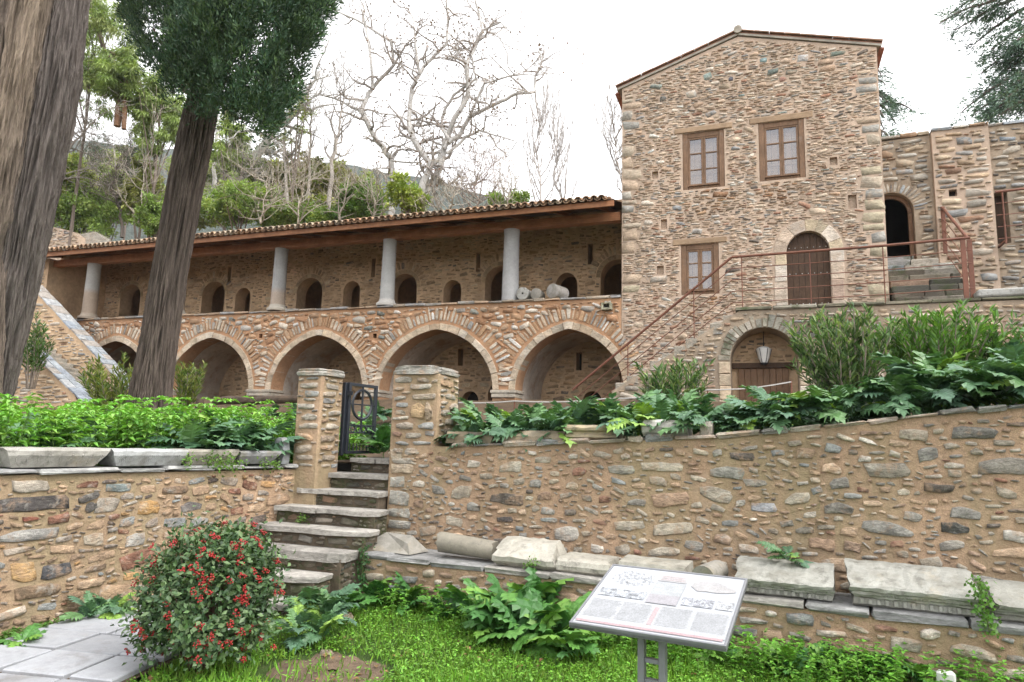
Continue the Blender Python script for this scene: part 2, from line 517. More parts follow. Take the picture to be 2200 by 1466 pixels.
def pick(rng, pal):
    P = PAL[pal]
    k = rng.choices(range(len(P)), [w for _, w in P])[0]
    j = rng.uniform(.8, 1.2)
    t = rng.uniform(-.03, .03)
    c = P[k][0]
    return (max(.02, c[0] * j * (1 + t)), max(.02, c[1] * j), max(.02, c[2] * j * (1 - t)))


def stone_geo(rng, w, h, ang, proud, n=9, near=False, square=False):
    """an irregular flat stone: outline in (u, v), a rounded shoulder and an uneven face"""
    k = max(2, n // 2 - 1)
    tl, tr_ = rng.choice((0, 0, .25, .5, .8)), rng.choice((0, 0, .25, .5, .8))
    bl_, br = rng.choice((0, 0, .2, .4)), rng.choice((0, 0, .2, .4))
    if square: tl, tr_, bl_, br = [rng.choice((0, 0, .12)) for _ in range(4)]
    lean_t, lean_b = rng.uniform(-.18, .18), rng.uniform(-.12, .12)
    x, y = [], []
    for sg, ta, tb, ln in ((1, tl, tr_, lean_t), (-1, br, bl_, lean_b)):
        for q in range(k):
            f = (q + rng.uniform(-.28, .28) * (0 < q < k - 1)) / (k - 1) * 2 - 1 if k > 1 else 0
            tp_ = ta if f < 0 else tb
            yy = 1 - tp_ * abs(f) ** 1.6 + ln * f + rng.uniform(-.13, .1)
            x.append(sg * f * (w / 2) * (1 - .1 * rng.random()) * (.93 if abs(f) > .9 else 1)); y.append(sg * yy * h / 2)
        if n % 2 == 0 or sg > 0:
            x.append(sg * w / 2 * rng.uniform(.94, 1.03)); y.append(rng.uniform(-.45, .45) * h / 2)
    x, y = np.array(x)[::-1], np.array(y)[::-1]
    n = len(x)
    sk = rng.uniform(-.25, .25)
    x = x + y * sk
    rings = [(1.0, -.015), (.97, proud * .6), (.8, proud)] if near else [(1.0, -.012), (.91, proud * .85)]
    V = []
    for sc, hh in rings:
        for k in range(n):
            jh = hh * rng.uniform(.55, 1.3) if hh > 0 else hh
            j2 = rng.uniform(.94, 1.05) if hh > 0 else 1
            V.append((x[k] * sc * j2, y[k] * sc * j2, jh))
    V.append((rng.uniform(-.1, .1) * w, rng.uniform(-.1, .1) * h, proud * rng.uniform(.95, 1.25)))
    V = np.array(V)
    ca, sa = math.cos(ang), math.sin(ang)
    V = np.stack([V[:, 0] * ca - V[:, 1] * sa, V[:, 0] * sa + V[:, 1] * ca, V[:, 2]], 1)
    T = []
    R = len(rings)
    for r in range(R - 1):
        for k in range(n):
            k2 = (k + 1) % n
            a, b, c_, d = r * n + k, r * n + k2, (r + 1) * n + k2, (r + 1) * n + k
            T += [(a, b, c_), (a, c_, d)]
    for k in range(n):
        T.append(((R - 1) * n + k, (R - 1) * n + (k + 1) % n, R * n))
    return V, np.array(T)


class Masonry:
    """packs irregular stones into the allowed part of a wall; the largest become parts, the rest one part of small stones"""
    def __init__(s, fr, rect, allowed, res, seed):
        s.fr, s.rng = fr, random.Random(seed)
        s.u0, s.v0, u1, v1 = rect
        s.res = res
        s.nx, s.ny = int((u1 - s.u0) / res), int((v1 - s.v0) / res)
        uu, vv = np.meshgrid(s.u0 + (np.arange(s.nx) + .5) * res, s.v0 + (np.arange(s.ny) + .5) * res)
        s.occ = ~allowed(uu, vv)
        s.st = []

    def _tmpl(s, w, h, a, gap):
        hw, hh = w / 2 + gap, h / 2 + gap
        ex = abs(hw * math.cos(a)) + abs(hh * math.sin(a))
        ey = abs(hw * math.sin(a)) + abs(hh * math.cos(a))
        kx, ky = int(ex / s.res) + 1, int(ey / s.res) + 1
        X, Y = np.meshgrid(np.arange(-kx, kx + 1) * s.res, np.arange(-ky, ky + 1) * s.res)
        lx, ly = X * math.cos(a) + Y * math.sin(a), -X * math.sin(a) + Y * math.cos(a)
        return kx, ky, (np.abs(lx) / hw) ** 3 + (np.abs(ly) / hh) ** 3 <= 1

    def place(s, u, v, w, h, a=0.0, col=None, pal=None, gap=.01, check=False, m=None, proud=None):
        kx, ky, T = s._tmpl(w, h, a, gap)
        i, j = int((u - s.u0) / s.res), int((v - s.v0) / s.res)
        i0, i1, j0, j1 = max(0, i - kx), min(s.nx, i + kx + 1), max(0, j - ky), min(s.ny, j + ky + 1)
        if i1 <= i0 or j1 <= j0: return False
        t = T[j0 - j + ky:j1 - j + ky, i0 - i + kx:i1 - i + kx]
        o = s.occ[j0:j1, i0:i1]
        if check and (o & t).any(): return False
        o |= t
        s.st.append((u, v, w, h, a, col or pick(s.rng, pal), proud))
        return True

    def fill(s, classes, pal, gap=.012, batch=600):
        rng = s.rng
        for n_t, (w0, w1), (h0, h1), sd, cap in classes:
            tm = []
            for _ in range(28):
                w = rng.uniform(w0, w1); h = min(rng.uniform(h0, h1), w)
                a = rng.gauss(0, sd)
                tm.append((w, h, a) + s._tmpl(w, h, a, gap))
            done = placed = 0
            while done < n_t and placed < cap:
                free = np.flatnonzero(~s.occ.ravel())
                if len(free) == 0: break
                for _ in range(batch):
                    done += 1
                    q = int(free[int(rng.random() * len(free))])
                    j, i = divmod(q, s.nx)
                    w, h, a, kx, ky, T = tm[int(rng.random() * 28)]
                    if i < kx or j < ky or i + kx >= s.nx or j + ky >= s.ny: continue
                    o = s.occ[j - ky:j + ky + 1, i - kx:i + kx + 1]
                    if (o & T).any(): continue
                    o |= T
                    placed += 1
                    s.st.append((s.u0 + (i + .5) * s.res, s.v0 + (j + .5) * s.res, w, h, a, pick(rng, pal), None))
                    if placed >= cap or done >= n_t: break
        return s

    tint = None

    def emit(s, parent, m, proud=(.012, .03), cap=300, n=9, near=False, name='stone', skip=None):
        """skip: stones below this size are only joined"""
        order = sorted(range(len(s.st)), key=lambda k: -s.st[k][2] * s.st[k][3])
        if cap and len(order) > cap:
            # largest first, but spread a little so that parts cover the whole wall
            pass
        JV, JT, JC, b = [], [], [], 0
        for r_, k in enumerate(order):
            u, v, w, h, a, col, pr = s.st[k]
            if s.tint: col = s.tint(u, v, col)
            big = r_ < cap
            V, T = stone_geo(s.rng, w, h, a, pr if pr is not None else s.rng.uniform(*proud), n if big else max(7, n - 2), near and big, pr is not None)
            P = s.fr.o + np.outer(V[:, 0] + u, s.fr.u) + np.outer(V[:, 1] + v, s.fr.v) + np.outer(V[:, 2], s.fr.n)
            C = np.tile(np.array(col), (len(P), 1))
            if big: C = C * (1 + np.array([s.rng.gauss(0, .13) for _ in range(len(P))])[:, None])
            C = np.clip(C, .015, .8)
            if big:
                link(name, np_mesh(name, P, T, C, m), parent)
            else:
                JV.append(P); JT.append(T + b); JC.append(C); b += len(P)
        if JV:
            link('small_' + name, np_mesh('small_' + name, np.concatenate(JV), np.concatenate(JT), np.concatenate(JC), m), parent, kind='stuff')


def arch(cx, half, zs, rise, n=20, e=.0, bottom=None):
    """outline of an opening, from the lower right round to the lower left"""
    R = half + e
    tm = math.acos(e / R) if e else math.pi / 2
    top = math.sqrt(R * R - e * e)
    k = rise / top
    pts = []
    for i in range(n + 1):
        t = tm * i / n
        pts.append((cx - e + R * math.cos(t), zs + k * R * math.sin(t)))
    left = [(2 * cx - x, z) for x, z in pts[-2::-1]]
    pts += left
    if bottom is not None:
        pts = [(cx + half, bottom)] + pts + [(cx - half, bottom)]
    return pts


def rect(x0, z0, x1, z1):
    return [(x0, z0), (x1, z0), (x1, z1), (x0, z1)]


def voussoirs(parent, fr, cx, half, zs, rise, e, t_in, t_out, nb, m, pal, name, seed, proud=(.015, .03), gap=.012, depth=.3, jag=0.0, thin=False, t0=0.0, t1=1.0, cap=999):
    """ring of wedge blocks round an arch; each block is an object"""
    rng = random.Random(seed)
    A = arch(cx, half, zs, rise, 60, e)
    A = np.array(A)
    d = np.gradient(A, axis=0)
    nrm = np.stack([d[:, 1], -d[:, 0]], 1)
    nrm /= np.linalg.norm(nrm, axis=1, keepdims=True)
    L = np.concatenate([[0], np.cumsum(np.linalg.norm(np.diff(A, axis=0), axis=1))])
    tot = L[-1]
    def P(s_, off):
        x = np.interp(s_, L, A[:, 0]); z = np.interp(s_, L, A[:, 1])
        nx = np.interp(s_, L, nrm[:, 0]); nz = np.interp(s_, L, nrm[:, 1])
        q = math.hypot(nx, nz) or 1
        return (x + nx / q * off, z + nz / q * off)
    w = [rng.uniform(.7, 1.3) for _ in range(nb)]
    cum = np.concatenate([[0], np.cumsum(w)]) / sum(w) * (t1 - t0) + t0
    for k in range(nb):
        a, b = cum[k] * tot + gap / 2, cum[k + 1] * tot - gap / 2
        if thin:
            mid = (a + b) / 2; ww = (b - a) * rng.uniform(.45, .9); a, b = mid - ww / 2, mid + ww / 2
        o0 = t_in + rng.uniform(0, jag * .3); o1 = t_out + rng.uniform(-jag, jag)
        pr = rng.uniform(*proud)
        if thin:
            o = [P(a, o0), P((a + b) / 2, o0 - .015), P(b, o0), P(b + .004, (o0 + o1) / 2), P(b - .006, o1), P((a + b) / 2, o1 + .01), P(a + .008, o1 - .02), P(a - .004, (o0 + o1) / 2)]
            c = np.mean(np.array(o), 0)
            inn = [tuple(c + (np.array(q) - c) * .8) for q in o]
        else:
            o = [P(a, o0), P((a + b) / 2, o0), P(b, o0), P(b, o1), P((a + b) / 2, o1), P(a, o1)]
            c = np.mean(np.array(o), 0)
            inn = [tuple(c + (np.array(q) - c) * .94) for q in o]
        nn = len(o)
        V = [fr(*q, -depth) for q in o] + [fr(*q, pr * .7) for q in o] + [fr(*q, pr) for q in inn]
        Fs = []
        for r in range(2):
            for i in range(nn):
                j = (i + 1) % nn
                Fs.append((r * nn + i, r * nn + j, (r + 1) * nn + j, (r + 1) * nn + i))
        Fs.append(tuple(2 * nn + i for i in range(nn)))
        MB().add(V, Fs, pick(rng, pal)).build(name, m, parent)


# ================================================================== GROUND
def lerp(a, b, t): return a + (b - a) * t
def clamp(t, a=0.0, b=1.0): return max(a, min(b, t))


def grid_mesh(name, m, us, vs, f, parent=None, kind='structure', smooth=True):
    V = [f(u, v) for v in vs for u in us]
    n = len(us)
    T = []
    for j in range(len(vs) - 1):
        for i in range(n - 1):
            a = j * n + i
            T += [(a, a + 1, a + n + 1), (a, a + n + 1, a + n)]
    o = link(name, np_mesh(name, np.array(V), np.array(T), None, m, smooth), parent, kind=kind)
    return o


def nz(x, y, s=1.0, z=0.0):
    return mnoise.noise(Vector((x * s, y * s, z)))


def xL(y): return -5.95 + .2222 * (y - 4.0)            # face of the left garden wall
def yL(x): return 6.25 - .0837 * (x + 1.6)            # face of the low ledge wall
def yR(x): return 6.90 - .0837 * (x + 1.6)            # face of the right garden wall
def zR(x): return float(np.interp(x, [-4.2, -3.35, -1.8, -.35, .6, 2.0, 6.0, 14.0], [1.6, 1.6, 1.70, 1.79, 1.92, 2.11, 2.5, 2.7]))


def lawn_z(x, y): return .04 * nz(x, y, .5) + .015 * nz(x, y, 2.2, 3.0)


def terr_z(x, y):
    ze = float(np.interp(x, [-6.0, -5.2, -4.2, -3.6], [1.30, 1.40, 1.42, zR(-3.4) - .06])) if x < -3.6 else zR(x) - .06
    t = clamp((y - 10.0) / 7.0)
    return ze + (2.78 - ze) * t + .05 * nz(x, y, .6, 9.0)


big = MB().add([(-700, -700, -.12), (700, -700, -.12), (700, 700, -.12), (-700, 700, -.12)], [(0, 1, 2, 3)])
tag(big.build('ground', MT['soil']), kind='structure')
grid_mesh('lawn', MT['lawn'], np.linspace(-9, 9, 91), np.linspace(-9, 8, 86), lambda x, y: (x, y, lawn_z(x, y)))
grid_mesh('garden_terrace', MT['soil'], np.linspace(-4.25, 16, 60), np.linspace(0, 1, 40),
          lambda x, t: (x, lerp(yR(x) + .28, 17.2, t), terr_z(x, lerp(yR(x) + .28, 17.2, t))))
grid_mesh('garden_terrace', MT['soil'], np.linspace(0, 1, 60), np.linspace(1.0, 17.2, 60),
          lambda t, y: (lerp(-46, (xL(y) - .2) if y < 7.45 else -4.25, t ** .5), y, terr_z(lerp(-46, (xL(y) - .2) if y < 7.45 else -4.25, t ** .5), y)))


def hill_z(x, y):
    s = float(np.interp(x, [-120, -45, -25, -5, 10, 60], [.40, .40, .34, .15, .09, .08]))
    return 2.6 + max(0, y - 25) * s + 1.6 * nz(x, y, .05) * clamp((y - 25) / 10) + .5 * nz(x, y, .3, 2)


grid_mesh('hillside', MT['forest_floor'], np.linspace(-150, 90, 100), np.linspace(24.2, 110, 60), lambda x, y: (x, y, hill_z(x, y)))
RID = [(-200, 250), (60, 300), (240, 312), (400, 322), (560, 335), (640, 345), (730, 352), (850, 378), (950, 398), (1080, 428), (1200, 445), (1380, 470), (1800, 520), (2400, 560)]


def far_hill():
    us = np.linspace(-200, 2400, 130); vs = np.linspace(0, 1, 24)
    def f(u, v):
        top = at(u, float(np.interp(u, [p[0] for p in RID], [p[1] for p in RID])), 420)
        base = at(u, 700, 190); base[2] = 0
        t = v
        x, y = lerp(base[0], top[0], t), lerp(base[1], top[1], t)
        z = top[2] * (t ** 1.15) + (6 * nz(x, y, .02) + 2.2 * nz(x, y, .11, 1)) * min(1, t * 2)
        return (x, y, z)
    grid_mesh('hills', MT['hill'], us, vs, f)


far_hill()

# flagstone path
def path():
    rng = random.Random(5)
    p = tag(bpy.data.objects.new('flagstone_path', None), kind='structure')
    COL.objects.link(p)
    x0, y0, y1 = 0, 0, 0
    d = np.array([-.17, .985, 0]); r = np.array([.985, .17, 0]); o = np.array([-5.02, 2.2, 0])
    bed = MB()
    bed.add([o + d * a + r * b + np.array([0, 0, .043 + .0]) for a, b in ((-.2, -.34), (-.2, 1.22), (3.72, 1.22), (3.72, -.34))], [(0, 1, 2, 3)])
    bed.build('path_bed', MT['soil'], p)
    a = -.1
    k = 0
    while a < 3.65:
        la = rng.uniform(.36, .5)
        b = -.3 + (0.0 if k % 2 else -.0)
        cuts = [b]
        while cuts[-1] < 1.1: cuts.append(cuts[-1] + rng.uniform(.42, .72))
        cuts[-1] = 1.18
        if cuts[-1] - cuts[-2] < .25: cuts.pop(-2)
        for q in range(len(cuts) - 1):
            g = .016
            j = lambda: rng.uniform(-.02, .02)
            P = [(a + g + j(), cuts[q] + g + j()), (a + g + j(), cuts[q + 1] - g + j()), (a + la - g + j(), cuts[q + 1] - g + j()), (a + la - g + j(), cuts[q] + g + j())]
            zt = .075 + rng.uniform(-.006, .006)
            tl = rng.uniform(-.008, .008)
            V = [o + d * u + r * v + np.array([0, 0, .02]) for u, v in P]
            c = np.mean(np.array(P), 0)
            V += [o + d * u + r * v + np.array([0, 0, zt - .008 + tl * (v - .4)]) for u, v in P]
            V += [o + d * (c[0] + (u - c[0]) * .965) + r * (c[1] + (v - c[1]) * .97) + np.array([0, 0, zt + tl * (v - .4)]) for u, v in P]
            Fs = [(i, (i + 1) % 4, 4 + (i + 1) % 4, 4 + i) for i in range(4)] + [(4 + i, 4 + (i + 1) % 4, 8 + (i + 1) % 4, 8 + i) for i in range(4)] + [(8, 9, 10, 11)]
            s_ = rng.uniform(.85, 1.15)
            MB().add(V, Fs, (.30 * s_, .31 * s_, .33 * s_)).build('paving_slab', MT['flag'], p)
        a += la
        k += 1


path()


# ================================================================== GALLERY BUILDING
def zz(x): return (-3.5 - x) / 22.0 * .13          # the whole range rises slightly to the left
GB = thing('gallery_building', 'long two storey stone gallery with pointed arches below and columns under a tiled roof', 'building', (-14, 18, 2.6))
FR = front(18.0)
XL_, XR_ = -26.3, -3.568
ARC = [(-22.0, 1.75, 3.2, 1.72), (-17.6, 1.75, 3.16, 1.76), (-13.25, 1.72, 3.14, 1.74), (-9.09, 1.85, 3.13, 1.80), (-5.03, 1.53, 3.13, 1.68)]
E_ = .38
out = [(XL_, 2.4)]
prof = []
for cx, half, zs, rise in ARC:
    a = arch(cx, half, zs, rise, 16, E_)[::-1]
    out += [(cx - half, 2.4)] + a + [(cx + half, 2.4)]
out += [(XR_, 2.4), (XR_, 5.62), (XL_, 5.62 + zz(XL_))]
PUT = [at(560, 722, 18), at(805, 722, 18), at(1305, 660, 18)]
holes = [rect(p[0] - .07, p[2] - .07, p[0] + .07, p[2] + .07) for p in PUT[:2]]
plate('facade_wall', FR, out, holes, .6, MT['mortar_arcade'], GB)
for p in PUT[:2]:
    MB().box((p[0], 18.4, p[2]), (.3, .3, .3)).build('putlog_hole', MT['void'], GB)


def in_arcade(uu, vv):
    ok = (uu > XL_ + .05) & (uu < XR_ - .02) & (vv > 2.5) & (vv < 5.56 + (-3.5 - uu) / 22 * .13)
    for cx, half, zs, rise in ARC:
        ok &= ~inside_poly(uu, vv, arch(cx, half + .62, zs, rise + .64, 16, E_, bottom=2.0) if False else arch(cx, half + .60, zs - .05, rise + .60, 16, E_))
        ok &= ~((np.abs(uu - cx) < half + .2) & (vv < zs))
    for p in PUT: ok &= ~((np.abs(uu - p[0]) < .12) & (np.abs(vv - p[2]) < .12))
    return ok


ms = Masonry(FR, (XL_, 2.4, XR_, 5.75), in_arcade, .02, 11)
for px, py, w, h in ((1225, 662, .62, .2), (1106, 704, .2, .14), (1136, 706, .2, .13), (1290, 667, .3, .1), (1118, 722, .16, .1), (1150, 690, .4, .09)):
    p = at(px, py, 18); ms.place(p[0], p[2], w, h, .05, (.56, .52, .47), check=True)
ms.fill([(5000, (.3, .5), (.12, .22), .2, 110), (12000, (.2, .34), (.08, .15), .25, 400), (14000, (.12, .22), (.05, .1), .25, 800), (14000, (.07, .16), (.03, .06), .2, 1300)], 'arcade', gap=.012)
ms.emit(GB, MT['stone'], (.02, .05), cap=300)
for i, (cx, half, zs, rise) in enumerate(ARC):
    voussoirs(GB, FR, cx, half, zs, rise, E_, 0.0, .2, 17, MT['stone'], 'cream', 'arch_block', 100 + i, (.03, .045), .008, .25) if 'cream' in PAL else None


def vault(i, cx, half, zs, rise):
    """the deep arched bay: plastered side walls and vault, rubble back wall with a slit and a small arched recess"""
    A = arch(cx, half - .0, zs, rise, 16, E_, bottom=2.45)
    a = np.array(A)
    mb = MB()
    n = len(a)
    V = [(x, 18.61 if k == 0 else 20.4, z) for k in (0, 1) for x, z in a]
    mb.add(V, [(j, j + 1, n + j + 1, n + j) for j in range(n - 1)])
    mb.build('vault', MT['plaster'], GB, smooth=True)
    FB = front(20.4)
    hs = [arch(cx + .1 - .35 * (i == 1), .3, 2.95, .33, 8, bottom=2.6)]
    sx = {0: -.4, 1: .9, 2: .95, 3: -.3, 4: -.33}[i]
    sz = {0: 4.1, 1: 4.2, 2: 4.0, 3: 4.4, 4: 4.2}[i]
    hs.append(rect(cx + sx - .09, sz - .28, cx + sx + .09, sz + .28))
    if i in (3, 4): hs.append(arch(cx + half - .75 + (.4 if i == 4 else 0), .38, 3.15, .42, 8, bottom=2.6))
    plate('bay_wall', FB, rect(cx - half - .05, 2.45, cx + half + .05, zs + rise + .05), hs, .45, MT['mortar_back'], GB)
    mb = MB()
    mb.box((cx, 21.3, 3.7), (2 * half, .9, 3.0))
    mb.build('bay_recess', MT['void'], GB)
    AA = arch(cx, half - .03, zs, rise - .03, 12, E_, bottom=2.5)
    def ok(uu, vv):
        r = inside_poly(uu, vv, AA)
        for h in hs: r &= ~inside_poly(uu, vv, grow(h, .05))
        return r
    return Masonry(FB, (cx - half, 2.5, cx + half, zs + rise), ok, .022, 30 + i).fill([(1500, (.25, .45), (.08, .18), .12, 40), (6000, (.1, .25), (.04, .1), .12, 400)], 'back', gap=.012), hs, FB


PAL['cream'] = [((.42, .33, .235), 2), ((.56, .46, .34), 4), ((.50, .41, .31), 3), ((.60, .52, .42), 2), ((.44, .38, .30), 1)]
PAL['radial'] = [((.56, .49, .40), 6), ((.48, .38, .28), 4), ((.42, .27, .16), 4), ((.31, .30, .28), 1.5), ((.62, .6, .56), 2)]
for i, (cx, half, zs, rise) in enumerate(ARC):
    voussoirs(GB, FR, cx, half, zs, rise, E_, 0.0, .2, 17, MT['stone'], 'cream', 'arch_block', 100 + i, (.015, .05), .008, .45, jag=.018)
    voussoirs(GB, FR, cx, half + .22, zs + .1, rise + .16, E_, .03, .36, 50, MT['stone'], 'radial', 'radial_stone', 200 + i, (.012, .045), .02, .02, .11, True)
bays = []
for i, aa in enumerate(ARC):
    b, hs, FB = vault(i, *aa)
    bays.append(b)
# imposts between the arches
for i in range(5):
    x0 = ARC[i][0] + ARC[i][1]; x1 = ARC[i + 1][0] - ARC[i + 1][1] if i < 4 else XR_
    if x1 - x0 > .2:
        z = ARC[i][2]
        for k, (dz, ov, h) in enumerate(((-.05, .05, .09), (-.16, .02, .11))):
            MB().box(((x0 + x1) / 2, 18.27 - .0, z + dz - .003 * k), (x1 - x0 + 2 * ov - .01, .68 + ov, h), bev=.012, col=(.44, .39, .32)).build('impost', MT['stone'], GB)

# upper floor: slab, back wall with doors, slits
FB2 = front(20.4)
MB().box((-15, 19.45, 5.45), (22.6, 1.68, .25)).build('gallery_floor', MT['mortar_back'], GB)
DOORS = [(-24.4, .55, 7.15, .55), (-20.05, .56, 7.02, .56), (-15.56, .56, 6.9, .56), (-11.65, .52, 6.85, .52), (-8.05, .54, 6.88, .54), (-4.15, .55, 6.82, .55)]
SMALL = [(-18.6, .36, 6.85, .4), (-13.75, .35, 6.85, .38), (-9.78, .33, 6.68, .36), (-5.80, .36, 6.62, .42)]
SLITS = [(-12.91, 7.66), (-8.87, 7.6), (-5.03, 7.6), (-19.35, 7.8), (-22.3, 7.8)]
hs2 = [arch(c, h, z, r, 10, bottom=5.6) for c, h, z, r in DOORS] + [arch(c, h, z, r, 10, bottom=6.05) for c, h, z, r in SMALL] + [rect(c - .08, z - .34, c + .08, z + .34) for c, z in SLITS]
plate('back_wall', FB2, rect(-26.0, 5.55, -3.52, 9.3), hs2, .55, MT['mortar_back'], GB)
MB().box((-14.7, 23.3, 6.0), (23, 3.6, 6.6)).build('rear_rooms', MT['mortar_back'], GB) if False else None
V = [(x, y, z) for x in (-26.2, -3.45) for y in (20.96, 23.6) for z in (2.5, 9.25)]
MB().add(V, [(0, 1, 5, 4), (2, 3, 7, 6), (0, 1, 3, 2), (4, 5, 7, 6), (0, 2, 6, 4), (1, 3, 7, 5)]).build('rear_rooms', MT['mortar_back'], GB) if False else None
mb = MB()
mb.add([(-26.2, 23.6, 2.5), (-3.45, 23.6, 2.5), (-3.45, 23.6, 9.25), (-26.2, 23.6, 9.25)], [(0, 1, 2, 3)])
mb.add([(-26.2, 20.96, 5.3), (-3.45, 20.96, 5.3), (-3.45, 23.6, 5.3), (-26.2, 23.6, 5.3)], [(0, 1, 2, 3)])
mb.add([(-26.2, 20.96, 2.5), (-26.2, 23.6, 2.5), (-26.2, 23.6, 9.25), (-26.2, 20.96, 9.25)], [(0, 1, 2, 3)])
mb.add([(-3.45, 20.96, 2.5), (-3.45, 23.6, 2.5), (-3.45, 23.6, 9.25), (-3.45, 20.96, 9.25)], [(0, 1, 2, 3)])
mb.add([(-26.2, 20.4, 9.28), (-3.45, 20.4, 9.28), (-3.45, 23.6, 9.28), (-26.2, 23.6, 9.28)], [(0, 1, 2, 3)])
mb.build('rear_rooms', MT['mortar_back'], GB)
for i, (c, h, z, r) in enumerate(DOORS):
    voussoirs(GB, FB2, c, h, z, r, 0, .0, .13, 9, MT['stone'], 'door_ring', 'door_arch_stone', 300 + i, (.006, .015), .006, .2) if 'door_ring' in PAL else None
PAL['door_ring'] = [((.40, .30, .18), 4), ((.36, .26, .16), 3)]
for i, (c, h, z, r) in enumerate(DOORS):
    voussoirs(GB, FB2, c, h, z, r, 0, .01, .14, 9, MT['stone'], 'door_ring', 'door_arch_stone', 300 + i, (.01, .02), .006, .2)
    voussoirs(GB, FB2, c, h + .16, z, r + .16, 0, .01, .24, 18, MT['stone'], 'back', 'door_arch_stone', 330 + i, (.01, .025), .02, .02, .05, True)


def ok_back(uu, vv):
    r = (uu > -25.9) & (uu < -3.6) & (vv > 5.95) & (vv < 9.0)
    for h in hs2: r &= ~inside_poly(uu, vv, grow(h, .04))
    for c, h, z, rr in DOORS: r &= ~inside_poly(uu, vv, arch(c, h + .17, z, rr + .4, 10))
    return r


mback = Masonry(FB2, (-25.9, 5.9, -3.6, 9.0), ok_back, .025, 60).fill([(2500, (.25, .45), (.07, .16), .12, 180), (9000, (.12, .28), (.04, .09), .12, 1500), (6000, (.08, .16), (.03, .05), .12, 900)], 'back', gap=.012)
for q in bays + [mback]:
    q.emit(GB, MT['stone'], (.012, .03), cap=0)

# ledge slabs along the top of the arcade
rng = random.Random(4)
x = XL_
while x < XR_ - .1:
    w = min(rng.uniform(.3, .75), XR_ - x)
    h = rng.uniform(.04, .085)
    g = rng.choice([(.42, .36, .29), (.36, .34, .31), (.46, .34, .24), (.33, .33, .33)])
    MB().box((x + w / 2, 18.28 + rng.uniform(-.02, .02), 5.622 + zz(x) + h / 2), (w - .02, .7, h), bev=.015, col=g, jit=.012, rng=rng).build('ledge_slab', MT['stone'], GB)
    x += w

# columns
COLS = [(-23.78, .24, 1), (-19.45, .22, 2), (-15.12, .22, 2), (-10.96, .215, 3), (-6.86, .235, 4)]
for cx, r, kind in COLS:
    zb, ztop = 5.70 + zz(cx), 7.826 + zz(cx)
    mb = MB()
    n = 28
    cA, cB = {1: ((.34, .27, .21), (.36, .35, .33)), 2: ((.38, .31, .25), (.34, .34, .335)), 3: ((.44, .44, .43), (.40, .40, .395)), 4: ((.40, .40, .40), (.38, .38, .38))}[kind]
    zbase = zb + (.0 if kind in (4,) else .2)
    prof = []
    for k in range(11):
        t = k / 10
        prof.append((r * (1.06 - .12 * t) * (1.08 if k == 10 else 1) , zbase + (ztop - zbase) * t))
    mb.lathe((cx, 18.2, 0), prof, n)
    for q in range(len(mb.v)):
        t = (mb.v[q][2] - zbase) / (ztop - zbase)
        br = .42 if kind == 1 else .3
        mb.c[q] = cA if t < br else cB
    o = mb.build('column', MT['column'], GB, smooth=True)
    if kind != 4:
        b = MB()
        b.lathe((cx, 18.2, 0), [(r * 1.5, zb), (r * 1.55, zb + .05), (r * 1.5, zb + .09), (r * 1.22, zb + .13), (r * 1.18, zb + .16), (r * 1.1, zb + .21)], n, {1: (.36, .30, .24), 2: (.44, .40, .34), 3: (.5, .48, .45)}[kind])
        b.build('column_base', MT['column'], o, smooth=True)

# roof timbers
def slanted(x0, x1, y, z0, z1, t, name, m=MT['wood_red']):
    mb = MB()
    a0, a1 = zz(x0), zz(x1)
    V = [(x, yy, zb + (a0 if x == x0 else a1)) for x in (x0, x1) for yy in (y - t / 2, y + t / 2) for zb in (z0, z1)]
    mb.add(V, [(0, 1, 3, 2), (4, 6, 7, 5), (0, 4, 5, 1), (2, 3, 7, 6), (0, 2, 6, 4), (1, 5, 7, 3)])
    return mb.build(name, m, GB)


XBR = -3.62
for a, b in ((-25.9, -19.5), (-19.49, -11.0), (-10.99, XBR)):
    slanted(a, b, 18.2, 7.83, 8.075, .26, 'beam')
slanted(-26.6, -15.0, 17.22, 7.95, 8.10, .05, 'fascia_board')
slanted(-14.99, XBR, 17.22, 7.95, 8.10, .05, 'fascia_board')
EAV_Y, EAV_Z, SL = 17.12, 8.115, math.tan(RAD(15))
x = -26.3
while x < XBR - .1:
    mb = MB()
    y0, y1 = 17.25, 20.9
    z0 = EAV_Z - .03 + (y0 - EAV_Y) * SL + zz(x); z1 = EAV_Z - .03 + (y1 - EAV_Y) * SL + zz(x)
    V = [(xx, yy, zt + d) for xx in (x - .05, x + .05) for yy, zt in ((y0, z0), (y1, z1)) for d in (-.13, -.02)]
    mb.add(V, [(0, 1, 3, 2), (4, 6, 7, 5), (0, 4, 5, 1), (2, 3, 7, 6), (0, 2, 6, 4), (1, 5, 7, 3)])
    mb.build('rafter', MT['wood_red'], GB)
    x += 1.38
mb = MB()
V = []
for xx in (-26.6, XBR):
    for yy, d in ((17.2, -.022), (17.2, .0), (21.3, -.022), (21.3, .0)):
        V.append((xx, yy, EAV_Z - .004 + (yy - EAV_Y) * SL + d + zz(xx)))
mb.add(V, [(0, 1, 3, 2), (4, 6, 7, 5), (0, 4, 5, 1), (2, 3, 7, 6), (0, 2, 6, 4), (1, 5, 7, 3)])
mb.build('roof_boards', MT['wood_dark'], GB)


